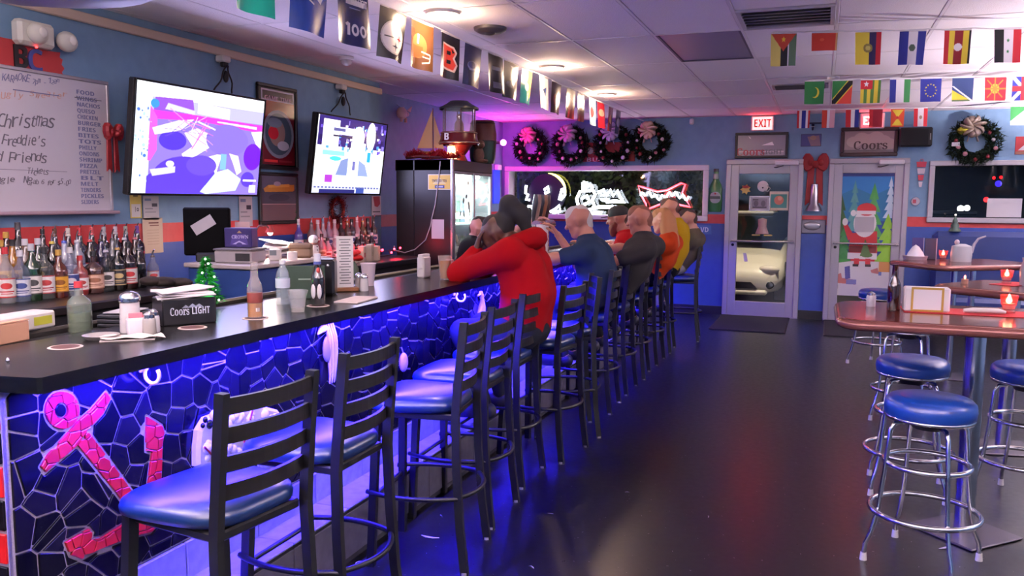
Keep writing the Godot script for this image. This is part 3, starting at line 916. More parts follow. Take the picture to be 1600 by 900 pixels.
func art() -> void:
	if ART: return
	var c := Cv.new(1024, 1024, Color("444444"))
	# poster with a helmet in a red swirl: 0..256 x 0..384
	c.on(0, 0, 256, 384).r(0, 0, 1, 1, Color("201a22")).r(0.06, 0.04, 0.88, 0.14, Color("c9b6c6")).r(0.09, 0.06, 0.82, 0.1, Color("381420"))
	c.r(0.06, 0.18, 0.88, 0.78, Color("6c1420")).p([[0.06, 0.18], [0.94, 0.18], [0.94, 0.34], [0.4, 0.4], [0.06, 0.52]], Color("8c1a24"))
	c.e(0.5, 0.58, 0.42, 0.3, Color("8a8c98")).e(0.5, 0.58, 0.36, 0.26, Color("4c5a66")).e(0.46, 0.56, 0.22, 0.17, Color("9a7c72")).e(0.36, 0.57, 0.14, 0.08, Color("d4303c")).e(0.62, 0.72, 0.16, 0.06, Color("c9c6cc")).e(0.4, 0.44, 0.2, 0.06, Color("7c8794"))
	c.r(0.1, 0.9, 0.36, 0.03, Color("e63a3a")).r(0.5, 0.9, 0.36, 0.025, Color("8a2a30"))
	# photograph of a yellow boat over a brown sea: 256..512 x 0..256
	c.on(256, 0, 256, 256).r(0, 0, 1, 1, Color("4c4650")).r(0, 0, 1, 0.3, Color("5c5866")).r(0, 0.62, 1, 0.38, Color("6b5458")).r(0, 0.615, 1, 0.02, Color("b08a8c"))
	c.p([[0.06, 0.3], [0.2, 0.22], [0.94, 0.2], [0.94, 0.32], [0.9, 0.35], [0.1, 0.37]], Color("c48a3c")).p([[0.2, 0.22], [0.8, 0.19], [0.8, 0.25], [0.2, 0.28]], Color("dca650")).e(0.45, 0.19, 0.1, 0.05, Color("a596a4")).e(0.5, 0.48, 0.3, 0.08, Color("3c3640"))
	# winter scene with a bearded figure in red: 512..768 x 0..512
	c.on(512, 0, 256, 512).r(0, 0, 1, 1, Color("163a7c")).r(0, 0.04, 1, 0.3, Color("2a78b8")).r(0, 0, 1, 0.05, Color("1c2a6c"))
	c.p([[0, 0.2], [0.3, 0.14], [0.6, 0.2], [1, 0.12], [1, 0.4], [0, 0.4]], Color("1e6a94"))
	var tree := func(x: float, y: float, h: float, w: float, k: Color) -> void:
		for i in 5: c.p([[x, y + h * i * 0.17], [x + w * (0.35 + i * 0.16), y + h * (0.24 + i * 0.18)], [x - w * (0.35 + i * 0.16), y + h * (0.24 + i * 0.18)]], k.lightened(0.06 * (i % 2)))
	tree.call(0.28, 0.08, 0.42, 0.15, Color("4f8f8c"))
	tree.call(0.62, 0.1, 0.55, 0.24, Color("3f8f3c"))
	tree.call(0.06, 0.2, 0.5, 0.2, Color("24501e"))
	tree.call(0.9, 0.05, 0.34, 0.12, Color("c9dce8"))
	tree.call(0.88, 0.34, 0.5, 0.3, Color("86bc2e"))
	tree.call(0.12, 0.45, 0.3, 0.2, Color("2e7a3a"))
	c.r(0, 0.72, 1, 0.28, Color("dcd6d0")).p([[0, 0.7], [0.3, 0.72], [0, 0.74]], Color("3c8a3a"))
	c.p([[0.24, 0.5], [0.7, 0.48], [0.72, 0.66], [0.68, 0.72], [0.26, 0.72], [0.22, 0.6]], Color("b8252c")).r(0.22, 0.6, 0.48, 0.05, Color("6a1a1a"))
	c.p([[0.2, 0.56], [0.1, 0.44], [0.16, 0.42], [0.3, 0.52]], Color("b8252c")).e(0.13, 0.41, 0.05, 0.03, Color("e6e0dc")).r(0.2, 0.655, 0.52, 0.05, Color("e9e4de"))
	c.e(0.48, 0.42, 0.2, 0.11, Color("efe9e4")).r(0.3, 0.37, 0.34, 0.12, Color("b4aeb0")).e(0.5, 0.31, 0.17, 0.05, Color("c42a30")).r(0.32, 0.32, 0.34, 0.03, Color("efe9e4")).e(0.27, 0.34, 0.05, 0.025, Color("efe9e4"))
	c.p([[0.5, 0.54], [0.62, 0.68], [0.42, 0.68]], Color("4c6a34")).e(0.54, 0.67, 0.1, 0.02, Color("4c6a34")).r(0.32, 0.7, 0.09, 0.05, Color("b8252c")).r(0.52, 0.7, 0.09, 0.05, Color("b8252c")).r(0.3, 0.745, 0.1, 0.02, Color("2a2022")).r(0.52, 0.745, 0.1, 0.02, Color("2a2022"))
	c.p([[0.0, 0.84], [0.1, 0.82], [0.12, 0.86], [0.36, 0.87], [0.36, 0.91], [0.02, 0.9]], Color("b0665c")).p([[0.16, 0.77], [0.25, 0.76], [0.27, 0.86], [0.18, 0.87]], Color("4c4a86")).r(0.2, 0.87, 0.18, 0.04, Color("6a6a9a")).p([[0.62, 0.79], [0.74, 0.77], [0.78, 0.82], [0.64, 0.81]], Color("a0605c")).r(0.76, 0.77, 0.05, 0.06, Color("4c5a90")).r(0.76, 0.72, 0.2, 0.08, Color("c88a4c"))
	# silver sign with a red stroke of script and a white peak: 0..256 x 400..528
	c.on(0, 400, 256, 128).r(0, 0, 1, 1, Color("8c8890")).p([[0.5, 0.5], [0.72, 0.34], [0.76, 0.5]], Color("e9e6ea")).p([[0.22, 0.06], [0.28, 0.16], [0.26, 0.2]], Color("e9e6ea")).r(0.04, 0.76, 0.92, 0.05, Color("d9c9cc")).r(0.04, 0.81, 0.92, 0.19, Color("a39aa2"))
	# sepia sign with a cloud: 256..512 x 400..528
	c.on(256, 400, 256, 128).r(0, 0, 1, 1, Color("9c8f8c"))
	for k in [[0.2, 0.5], [0.35, 0.34], [0.5, 0.4], [0.64, 0.3], [0.78, 0.46], [0.9, 0.6]]: c.e(k[0], k[1], 0.16, 0.24, Color("b9aaa2"))
	c.r(0, 0.84, 1, 0.16, Color("6a605e"))
	# small pictures: 0..256 x 540..668 portrait on blue, 256..512 teal picture, then labels and notices
	c.on(0, 540, 256, 128).r(0, 0, 1, 1, Color("4c5288")).p([[0.3, 0.2], [0.9, 0.1], [1, 1], [0.5, 1]], Color("8a7078")).e(0.6, 0.3, 0.16, 0.2, Color("a0806c"))
	c.on(256, 540, 256, 128).r(0, 0, 1, 1, Color("d6c4ac")).r(0.06, 0.12, 0.88, 0.78, Color("3f7f78")).e(0.5, 0.46, 0.26, 0.26, Color("c4705c")).e(0.55, 0.36, 0.12, 0.12, Color("d89a84"))
	c.on(512, 540, 256, 128).r(0, 0, 1, 1, Color("b0a8b0")).r(0.08, 0.1, 0.84, 0.8, Color("8a828c")).e(0.3, 0.5, 0.13, 0.24, Color("5c5660")).e(0.7, 0.5, 0.13, 0.24, Color("5c5660")).r(0.12, 0.76, 0.76, 0.1, Color("3a343c")).r(0.12, 0.16, 0.3, 0.08, Color("3a343c"))
	# calendar, notice, torn notes: 0..128 x 700..860 and so on
	c.on(0, 700, 128, 192).r(0, 0, 1, 1, Color("d6c05c")).r(0.1, 0.45, 0.8, 0.5, Color("d9d4d0")).r(0.3, 0.1, 0.4, 0.06, Color("6a5a20"))
	c.l([[0.45, 0.55], [0.45, 0.75]], 0.03, Color("333333")).e(0.65, 0.66, 0.1, 0.07, Color("333333")).e(0.65, 0.66, 0.05, 0.035, Color("d9d4d0"))
	c.on(128, 700, 128, 192).r(0, 0, 1, 1, Color("c2a892")).r(0.3, 0.12, 0.5, 0.04, Color("6a3a34")).r(0.35, 0.2, 0.45, 0.03, Color("7c5048"))
	for i in 6: c.r(0.2, 0.34 + i * 0.08, 0.6, 0.012, Color("9c8470"))
	c.on(256, 700, 128, 192).r(0, 0, 1, 1, Color("b9b4b8")).r(0.1, 0.1, 0.4, 0.1, Color("6c7ca0")).r(0.55, 0.3, 0.35, 0.14, Color("2a2a3a")).r(0.1, 0.5, 0.5, 0.05, Color("8c8a90")).r(0.1, 0.65, 0.7, 0.04, Color("8c8a90"))
	c.on(384, 700, 128, 192).r(0, 0, 1, 1, Color("d6cfd2")).p([[0.15, 0.05], [0.85, 0.02], [0.9, 0.4], [0.6, 0.55], [0.3, 0.5]], Color("c02438")).r(0.1, 0.75, 0.8, 0.05, Color("555555")).r(0, 0.95, 1, 0.05, Color("302a2c"))
	# price list with blocks of type
	c.on(512, 700, 128, 256).r(0, 0, 1, 1, Color("dcd8d4"))
	for i in 17: c.r(0.14 + 0.1 * (i % 2), 0.05 + i * 0.053, 0.7 - 0.2 * (i % 2), 0.016, Color("4c4a4c"))
	# yellow advertising card with a blue lozenge
	c.on(640, 700, 256, 160).r(0, 0, 1, 1, Color("e0d8c8")).r(0.03, 0.05, 0.94, 0.9, Color("dcbc58")).p([[0.2, 0.62], [0.5, 0.2], [0.8, 0.62]], Color("dccf96")).r(0.3, 0.7, 0.42, 0.2, Color("3c4682")).r(0.36, 0.76, 0.3, 0.08, Color("b0b4d0"))
	# purple box front
	c.on(768, 540, 192, 128).r(0, 0, 1, 1, Color("2c1c5c")).p([[0.2, 0.9], [0.3, 0.3], [0.8, 0.3], [0.9, 0.9]], Color("4c3a86")).p([[0.28, 0.86], [0.55, 0.66], [0.84, 0.86]], Color("c4b8dc")).e(0.55, 0.9, 0.12, 0.14, Color("3a2870")).p([[0.46, 0.24], [0.56, 0.1], [0.66, 0.24]], Color("b8946c"))
	# brown label set for bottles: eight strips
	var lc := [["e6e2da", "b02a2a"], ["dfe2ea", "30407c"], ["ece8e0", "333333"], ["e0a838", "7c4a14"], ["d9b49c", "8a5a40"], ["f0eeea", "a03030"], ["2a2a30", "c9b27c"], ["30407c", "e0e0e8"]]
	for i in 8:
		c.on(i * 64, 900, 64, 100).r(0, 0, 1, 1, Color(lc[i][0])).r(0, 0.0, 1, 0.06, Color(lc[i][1])).r(0, 0.94, 1, 0.06, Color(lc[i][1])).e(0.5, 0.4, 0.22, 0.16, Color(lc[i][1])).r(0.2, 0.66, 0.6, 0.06, Color(lc[i][1])).r(0.28, 0.78, 0.44, 0.04, Color(lc[i][1]))
	ART = printed(c.tex(), 0.5)
	ARTG = ART.duplicate()
	ARTG.roughness = 0.2
func cut(x: float, y: float, w: float, h: float) -> Rect2: return Rect2(x / 1024, y / 1024, w / 1024, h / 1024)

func make_wreath(called: String, label: String, at: Vector3, R: float, ribbon: Color, sd: int, cat := "wreath") -> Node3D:
	var t := thing(called, label, cat, at)
	var r := RandomNumberGenerator.new()
	r.seed = sd
	var b := B.new()
	b.fl()
	for i in 1500:
		var a := r.randf() * TAU
		var rr := R * r.randf_range(0.42, 0.98)
		var c := V(cos(a) * rr, sin(a) * rr, r.randf_range(0.01, 0.1))
		var d := (V(cos(a), sin(a), 0) * r.randf_range(-0.3, 1.0) + V(-sin(a), cos(a), 0) * r.randf_range(-1, 1) + V(0, 0, r.randf_range(0.0, 0.9))).normalized() * r.randf_range(0.05, 0.1) * R * 3.2
		var w := d.cross(V(r.randfn(), r.randfn(), r.randfn())).normalized() * 0.012 * R * 3.2
		b.t(c - w, c + w, c + d)
		b.t(c + w, c - w, c + d)
	tag(put(t, "foliage", b, H("1c3320", 0.75)), "", "", "", "stuff")
	put(t, "hoop", B.new().torus(V(0, 0, 0.03), R * 0.72, 0.02, 24, 6, Vector3.BACK), H("22301c", 0.8))
	for i in 11:
		var a := TAU * (i + r.randf() * 0.5) / 11
		put(t, "bauble", B.new().ell(V(cos(a), sin(a), 0) * R * r.randf_range(0.6, 0.85) + V(0, 0, 0.1), V(1, 1, 1) * r.randf_range(0.02, 0.032), 8, 6), [H("d9cfd6", 0.2), H("c98a90", 0.3), H("8a2a34", 0.3)][r.randi() % 3])
	# a full bow of ribbon loops at the top
	var rb := M(ribbon, 0.4, 0.0, {"metallic_specular": 0.7})
	for i in 9:
		var a := TAU * i / 9.0 + 0.3
		var dir := V(cos(a), sin(a), 0)
		var c := V(-0.12 * R, R * 0.62, 0.12)
		var pts := []
		for k in 9:
			var u := PI * k / 8.0
			pts.append(c + dir * sin(u) * R * 0.4 + V(0, 0, 0.06 * sin(u * 2.0)) + V(-dir.y, dir.x, 0) * 0.06 * cos(u) * R)
		put(t, "bow_loop", B.new().tube(pts, R * 0.14, 6, false, Vector2(1.0, 0.4)), rb)
	for s in [-1, 1]:
		put(t, "bow_tail", B.new().tube([V(-0.12 * R, R * 0.55, 0.13), V(-0.12 * R + s * R * 0.12, R * 0.3, 0.12), V(-0.1 * R + s * R * 0.2, R * 0.0, 0.11)], R * 0.1, 6, false, Vector2(1.0, 0.2)), rb)
	return t
# a broad bow with two loops, a knot and two tails, lying in x and y
func big_bow(called: String, label: String, at: Vector3, yaw: float, w: float, h: float, c: Color) -> Node3D:
	var t := thing(called, label, "bow", at, yaw)
	var m := M(c, 0.55, 0.0, {"rim_enabled": true, "rim": 0.5})
	for s in [-1, 1]:
		var lp := PackedVector2Array()
		for q in [[0.02, 0.36], [0.1, 0.46], [0.24, 0.53], [0.38, 0.53], [0.48, 0.46], [0.5, 0.36], [0.44, 0.25], [0.32, 0.2], [0.14, 0.24], [0.02, 0.3]]: lp.append(Vector2(s * q[0] * w, q[1] * h))
		put(t, "loop", B.new().prism(lp, 0.012, 0.05, 0.014), m)
		put(t, "loop_fold", B.new().ell(V(s * w * 0.2, h * 0.36, 0.045), V(w * 0.1, h * 0.06, 0.018)), m)
		var tl := PackedVector2Array([Vector2(s * 0.01, h * 0.3), Vector2(s * w * 0.28, h * 0.3), Vector2(s * w * 0.34, -h * 0.42), Vector2(s * w * 0.2, -h * 0.36), Vector2(s * w * 0.06, -h * 0.44)])
		put(t, "tail", B.new().prism(tl, 0.006, 0.016, 0.003), m)
	put(t, "knot", B.new().ell(V(0, h * 0.33, 0.04), V(w * 0.12, h * 0.07, 0.035)), m)
	return t

func back_wall() -> void:
	art()
	var white := H("dcd8dc", 0.4)
	# long window
	var w := thing("window_1", "long window with a white frame, dark outside", "")
	w.remove_meta("category")
	tag(w, "", "", "", "structure")
	w.position = V(0, 0, BZ)
	put(w, "window_frame", ring_frame(-4.6, -1.53, 1.32, 2.11, 0.075, 0.05), white, V(0, 0, 0.02))
	put(w, "window_reveal", ring_frame(-4.555, -1.565, 1.335, 2.095, 0.03, 0.2, 0.0), white, V(0, 0, -0.1))
	put(w, "pane", B.new().box(V(-3.06, 1.715, -0.14), V(2.95, 0.72, 0.008)), glass(0.02, Color(0.1, 0.1, 0.12)))
	# window on the right
	w = thing("window_2", "window on the right with a pale frame, dark outside", "")
	w.remove_meta("category")
	tag(w, "", "", "", "structure")
	w.position = V(0, 0, BZ)
	put(w, "window_frame", ring_frame(1.26, 3.92, 1.35, 2.14, 0.065, 0.05), H("b4afb4", 0.4), V(0, 0, 0.02))
	put(w, "window_reveal", ring_frame(1.285, 3.895, 1.365, 2.125, 0.03, 0.2, 0.0), H("b4afb4", 0.4), V(0, 0, -0.1))
	put(w, "pane", B.new().box(V(2.59, 1.745, -0.14), V(2.6, 0.74, 0.008)), glass(0.02, Color(0.1, 0.1, 0.12)))
	tag(put(self, "paper_notice", B.new().box(V(2.16, 1.545, BZ - 0.13), V(0.39, 0.24, 0.002)), H("dad4d8", 0.8)), "blank white paper taped inside the right window", "notice")
	# glazed doors in aluminium frames
	var al := H("a8a3aa", 0.38, 0.35)
	for k in 2:
		var x0: float = [-1.27, 0.07][k]
		var x1: float = [-0.29, 1.01][k]
		var d := thing("door_%d" % (k + 1), ["glass door in a grey metal frame, a white car showing through", "glass door covered inside with a winter poster"][k], "")
		d.remove_meta("category")
		tag(d, "", "", "", "structure")
		d.position = V(0, 0, BZ)
		put(d, "door_frame", ring_frame(x0 - 0.02, x1 + 0.02, -0.06, 2.18, 0.07, 0.12), al, V(0, 0, 0.0))
		var lf := B.new()
		var a := x0 + 0.05
		var c := x1 - 0.05
		lf.box(V(a + 0.05, 1.06, 0.01), V(0.11, 2.1, 0.05), 0.006).box(V(c - 0.05, 1.06, 0.01), V(0.11, 2.1, 0.05), 0.006)
		lf.box(V((a + c) / 2, 2.05, 0.01), V(c - a - 0.2, 0.13, 0.05), 0.006).box(V((a + c) / 2, 0.11, 0.01), V(c - a - 0.2, 0.2, 0.05), 0.006)
		put(d, "leaf_frame", lf, al)
		put(d, "pane", B.new().box(V((a + c) / 2, 1.1, 0.0), V(c - a - 0.2, 1.8, 0.008)), glass(0.02, Color(0.1, 0.1, 0.12)))
		var pb := put(d, "push_bar", B.new().cyl(V(a + 0.02, 1.055, 0.07), V(c - 0.02, 1.055, 0.07), 0.014), H("c6c2c6", 0.25, 0.9))
		for s in [a + 0.04, c - 0.04]: put(pb, "bar_bracket", B.new().box(V(s, 1.055, 0.045), V(0.03, 0.05, 0.06), 0.006), al)
		put(d, "door_closer", B.new().box(V(x1 - 0.2, 2.125, 0.07), V(0.3, 0.06, 0.07), 0.01), H("dedade", 0.4))
		put(d, "closer_arm", B.new().tube([V(x1 - 0.24, 2.09, 0.1), V(x1 - 0.33, 2.065, 0.12), V(x1 - 0.36, 2.07, 0.05)], 0.007, 6), H("3a3a3c"))
		put(d, "lock", B.new().cyl(V(x0 + 0.1, 1.0, 0.02), V(x0 + 0.1, 1.0, 0.045), 0.02), H("222222", 0.3, 0.8))
	var po := thing("winter_poster", "winter poster of fir trees and a bearded figure in red covering the right door", "poster", V(0.54, 1.19, BZ + 0.012))
	print_quad(po, "print", 0.7, 1.68, ART, cut(512, 0, 256, 512), at_xf(0, 0, 0.003))
	put(po, "sheet", B.new().box(V(0, 0, 0), V(0.7, 1.68, 0.003)), H("c9c6c9"))
	# reflections of the bar in the left door, modelled as pieces on its glass
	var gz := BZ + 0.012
	var it := thing("helmet_reflection", "reflection of a white football helmet, modelled as a decal on the left door glass", "decal", oz(1192, 291, gz))
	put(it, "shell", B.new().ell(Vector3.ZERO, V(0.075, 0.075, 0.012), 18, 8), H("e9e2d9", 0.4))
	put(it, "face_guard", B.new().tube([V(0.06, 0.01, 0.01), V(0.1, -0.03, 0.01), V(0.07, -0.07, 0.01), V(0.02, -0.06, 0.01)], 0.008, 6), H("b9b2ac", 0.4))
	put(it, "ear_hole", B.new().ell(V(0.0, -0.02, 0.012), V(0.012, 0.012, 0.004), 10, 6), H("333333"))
	it = thing("star_reflection", "gold star shaped reflection modelled as a decal, upper left of the left door glass", "decal", oz(1165, 296, gz))
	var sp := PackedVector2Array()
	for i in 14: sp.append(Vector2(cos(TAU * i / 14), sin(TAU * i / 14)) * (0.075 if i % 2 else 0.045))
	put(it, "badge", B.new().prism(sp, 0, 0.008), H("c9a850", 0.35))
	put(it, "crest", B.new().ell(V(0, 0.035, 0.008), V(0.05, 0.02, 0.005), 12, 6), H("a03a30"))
	it = thing("plate_reflection", "reflection of a silver framed plate, modelled as a piece on the left door glass", "sign", oz(1187, 318, gz))
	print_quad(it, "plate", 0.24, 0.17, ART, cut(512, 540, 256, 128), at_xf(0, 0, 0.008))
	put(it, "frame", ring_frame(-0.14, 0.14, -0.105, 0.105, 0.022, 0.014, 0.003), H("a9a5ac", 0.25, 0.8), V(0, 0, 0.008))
	it = thing("picture_reflection", "reflection of a cream bordered teal picture, modelled on the right of the left door glass", "picture", oz(1217, 314, gz))
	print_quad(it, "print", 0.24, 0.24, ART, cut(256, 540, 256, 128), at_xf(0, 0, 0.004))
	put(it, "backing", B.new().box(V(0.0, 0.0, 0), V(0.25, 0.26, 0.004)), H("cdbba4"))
	it = thing("lantern_reflection", "pinkish lantern shaped reflection on yellow feet, modelled low on the left door glass", "ornament", oz(1191, 354, gz + 0.02))
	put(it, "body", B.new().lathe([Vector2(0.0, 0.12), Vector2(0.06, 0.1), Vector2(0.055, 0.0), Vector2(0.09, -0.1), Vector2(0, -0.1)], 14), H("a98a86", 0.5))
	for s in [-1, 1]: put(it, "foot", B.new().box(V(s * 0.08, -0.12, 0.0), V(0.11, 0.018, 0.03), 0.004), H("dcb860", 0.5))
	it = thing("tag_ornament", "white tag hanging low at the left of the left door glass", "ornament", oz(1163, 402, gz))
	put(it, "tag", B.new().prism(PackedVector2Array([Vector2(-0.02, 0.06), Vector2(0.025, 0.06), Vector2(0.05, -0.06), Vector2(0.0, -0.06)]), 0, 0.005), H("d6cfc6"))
	# door mats
	for k in 2:
		var mt := thing("door_mat", ["black rubber mat before the glass door with the car behind it", "black rubber mat before the door with the winter poster"][k], "mat", V([-0.83, 0.5][k], 0, -11.28))
		put(mt, "pad", B.new().box(V(0, 0.008, 0), V([0.9, 0.85][k], 0.014, 1.4), 0.005), H("0b0b0d", 0.85))
		put(mt, "rim", ring_frame(-[0.46, 0.435][k], [0.46, 0.435][k], -0.71, 0.71, 0.03, 0.01, 0.002), H("17171a", 0.7)).transform = Transform3D(Basis(Vector3.RIGHT, -PI / 2), V(0, 0.006, 0))
	# neon signs in the long window
	var nz := BZ - 0.04
	it = thing("moon_sign", "round dark moon sign with a yellow neon crescent in the long window", "neon sign", oz(855, 302, nz))
	put(it, "disc", B.new().cyl(V(0, 0, -0.02), V(0, 0, 0.0), 0.3, 0.3, 32), H("0e0c18", 0.5))
	var pts := []
	for k in 14: pts.append(V(0.3 * cos(1.5 - k * 0.125), 0.3 * sin(1.5 - k * 0.125), 0.02))
	put(it, "crescent_tube", B.new().tube(pts, [0.004, 0.008, 0.013, 0.017, 0.02, 0.022, 0.022, 0.022, 0.02, 0.017, 0.013, 0.01, 0.007, 0.004], 8), glow(Color(1.0, 0.95, 0.35), 4.0))
	var neon := glow(Color(0.92, 0.96, 1.0), 9.0)
	for g in [[[-0.33, 0.12], [-0.34, 0.0], [-0.3, -0.02], [-0.33, -0.1], [-0.27, -0.1]], [[-0.04, 0.05], [0.02, 0.1], [0.03, 0.02], [-0.03, 0.0]], [[0.2, -0.1], [0.24, 0.06], [0.27, 0.08], [0.29, -0.02], [0.22, -0.1]], [[-0.3, -0.2], [-0.24, -0.2], [-0.2, -0.27]], [[0.06, -0.28], [0.14, -0.24], [0.2, -0.18], [0.22, -0.26], [0.1, -0.3]]]:
		var tp := []
		for q in g: tp.append(V(q[0], q[1], 0.025))
		put(it, "letter_tube", B.new().tube(tp, 0.02, 8), neon)
	it = thing("guitar_sign", "brilliant white neon sign in the shape of a guitar and script in the long window", "neon sign", oz(937, 306, nz))
	for g in [[[-0.24, 0.18], [-0.2, 0.18], [-0.2, 0.06], [-0.1, 0.08], [-0.06, 0.02], [-0.1, -0.06], [-0.06, -0.16], [-0.18, -0.2], [-0.3, -0.16], [-0.33, -0.04], [-0.28, 0.06], [-0.24, 0.06], [-0.24, 0.18]],
			[[-0.2, 0.14], [-0.12, 0.14], [-0.1, 0.1]], [[-0.26, -0.04], [-0.18, 0.0], [-0.14, -0.08], [-0.22, -0.12]],
			[[-0.02, 0.04], [0.06, 0.08], [0.1, 0.0], [0.16, 0.08], [0.2, 0.0], [0.26, 0.07], [0.3, -0.02], [0.36, -0.08], [0.24, -0.07], [0.1, -0.08]],
			[[-0.1, -0.16], [0.02, -0.15], [0.14, -0.15], [0.2, -0.14]], [[-0.12, -0.24], [-0.04, -0.22], [0.04, -0.23]]]:
		var tp := []
		for q in g: tp.append(V(q[0] * 1.05, q[1] * 1.1, 0.02))
		put(it, "neon_tube", B.new().tube(tp, 0.024, 8), neon)
	put(it, "frame_rod", B.new().cyl(V(-0.3, -0.02, -0.01), V(0.3, -0.02, -0.01), 0.006), H("333333"))
	light(OmniLight3D.new(), "guitar_sign_lamp", oz(937, 306, nz) + V(0, 0, 0.1), Color(0.9, 0.95, 1.0), 0.2, 0.1)
	it = thing("bow_tie_sign", "red neon bow tie outline with white script in the long window", "neon sign", oz(1040, 308, nz))
	var red_neon := glow(Color(1.0, 0.16, 0.2), 5.0)
	var bt := []
	for q in [[-0.4, 0.16], [-0.12, 0.08], [0.02, 0.1], [0.22, 0.2], [0.28, 0.18], [0.24, 0.06], [0.3, -0.04], [0.36, -0.14], [0.14, -0.1], [-0.06, -0.1], [-0.26, -0.18], [-0.28, -0.1], [-0.36, 0.04]]: bt.append(V(q[0], q[1], 0.02))
	put(it, "outline_tube", B.new().tube(bt, 0.013, 8, true), red_neon)
	var sc := []
	for k in 34: sc.append(V(-0.36 + 0.021 * k, 0.02 + 0.035 * sin(k * 1.35) + 0.03 * sin(k * 0.35), 0.03))
	put(it, "script_tube", B.new().tube(sc, 0.014, 6), neon)
	put(it, "hang_wire", B.new().cyl(V(-0.1, 0.1, 0), V(-0.16, 0.36, 0), 0.002), H("555555"))
	put(it, "hang_wire", B.new().cyl(V(0.1, 0.12, 0), V(0.18, 0.36, 0), 0.002), H("555555"))
	light(OmniLight3D.new(), "bow_tie_lamp", oz(1040, 308, nz) + V(0, 0, 0.1), Color(1.0, 0.35, 0.4), 0.1, 0.1)
	# wreaths in a row over the long window
	make_wreath("wreath", "green wreath with a hot pink lit bow, leftmost over the long window", V(-4.17, 2.4, BZ), 0.27, Color("c98a98"), 1)
	make_wreath("wreath", "green wreath with a mauve bow, second from the left over the long window", V(-3.55, 2.4, BZ), 0.29, Color("b896b0"), 2)
	make_wreath("wreath", "green wreath with a lilac bow in front of the red sign", V(-2.9, 2.41, BZ + 0.02), 0.29, Color("b4a8c4"), 3)
	make_wreath("wreath", "green wreath with a peach bow, nearest the bottle shaped sign", V(-2.36, 2.43, BZ), 0.28, Color("cfae9c"), 4)
	var rw := make_wreath("wreath", "dark wreath with a gold bauble and brown bow over the right window", V(1.75, 2.37, BZ), 0.3, Color("8c7a6c"), 5)
	put(rw, "gold_bauble", B.new().ell(V(-0.12, 0.14, 0.12), V(0.1, 0.06, 0.05)), H("b9b03c", 0.15, 0.8))
	put(rw, "card", B.new().box(V(-0.22, -0.03, 0.13), V(0.09, 0.05, 0.004)), H("d6d0d2"))
	it = thing("red_sign", "red board with pale lettering partly behind the third wreath", "sign", V(-2.98, 2.31, BZ + 0.01))
	put(it, "board", B.new().box(V(0, 0, 0), V(0.78, 0.28, 0.014), 0.004), H("a82a30", 0.4))
	letters(it, "lettering", "BUCKEYES", 0.06, H("dccab4"), at_xf(-0.02, -0.11, 0.01), 0.004, false, 0.62)
	put(it, "emblem", B.new().ell(V(-0.28, 0.02, 0.01), V(0.05, 0.05, 0.006)), H("d0c4c0"))
	# flat bottle sign
	it = thing("bottle_sign", "tall green beer bottle sign with a pale label fixed beside the left door", "sign", V(-1.43, 1.455, BZ + 0.02))
	var half := B.new()
	half.X = Transform3D(Basis.from_scale(V(1, 1, 0.3)), Vector3.ZERO)
	half.lathe([Vector2(0, 0), Vector2(0.08, 0.0), Vector2(0.092, 0.02), Vector2(0.092, 0.32), Vector2(0.075, 0.38), Vector2(0.042, 0.44), Vector2(0.034, 0.55), Vector2(0.034, 0.58), Vector2(0, 0.58)], 24)
	put(it, "bottle", half, H("2f6a34", 0.25))
	put(it, "cap", B.new().cyl(V(0, 0.56, 0.0), V(0, 0.6, 0.0), 0.036, 0.034, 14), H("3c4044", 0.3, 0.6))
	put(it, "neck_band", B.new().cyl(V(0, 0.46, 0.0), V(0, 0.53, 0.0), 0.038, 0.036, 14), H("9aa8a0", 0.4))
	var lb := put(it, "label", B.new().ell(V(0, 0.2, 0.018), V(0.075, 0.1, 0.016)), H("9fa89c", 0.5))
	put(lb, "label_band", B.new().box(V(0, 0.2, 0.036), V(0.14, 0.04, 0.004)), H("4c5a50"))
	put(lb, "star", B.new().ell(V(0, 0.255, 0.031), V(0.014, 0.014, 0.006), 8, 6), H("b83a34"))
	# framed bar mirrors
	it = thing("mirror_sign", "silver bar mirror with red script in a black frame over the left door", "sign", V(-0.835, 2.37, BZ + 0.02))
	print_quad(it, "mirror", 0.64, 0.3, ARTG, cut(0, 400, 256, 128), at_xf(0, 0, 0.004))
	put(it, "frame", ring_frame(-0.35, 0.35, -0.175, 0.175, 0.035, 0.04, 0.006), H("17141a", 0.4))
	letters(it, "red_lettering", "Coors", 0.1, H("a83040", 0.4), at_xf(-0.14, -0.09, 0.006), 0.004, true)
	letters(it, "grey_lettering", "LIGHT", 0.07, H("6c6a70", 0.4), at_xf(0.14, -0.09, 0.006), 0.004)
	it = thing("sepia_sign", "sepia bar mirror with a cloud in a wide dark frame over the poster door", "sign", V(0.525, 2.395, BZ + 0.02))
	print_quad(it, "mirror", 0.6, 0.3, ARTG, cut(256, 400, 256, 128), at_xf(0, 0, 0.004))
	put(it, "frame", ring_frame(-0.35, 0.35, -0.19, 0.19, 0.05, 0.04, 0.01), H("3a2c2c", 0.4))
	letters(it, "lettering", "Coors", 0.11, H("3c2a28", 0.5), at_xf(0.02, -0.05, 0.006), 0.004, true)
	it = thing("wall_speaker", "black speaker box on the wall right of the sepia sign", "speaker", V(1.07, 2.44, BZ))
	put(it, "cabinet", B.new().box(V(0, 0, 0.08), V(0.38, 0.24, 0.16), 0.015), H("0e0e10", 0.6))
	put(it, "grille", B.new().box(V(-0.02, 0, 0.162), V(0.32, 0.2, 0.006), 0.002), H("1a1a1c", 0.9))
	put(it, "badge", B.new().box(V(0.165, 0.0, 0.162), V(0.012, 0.08, 0.004)), H("888888"))
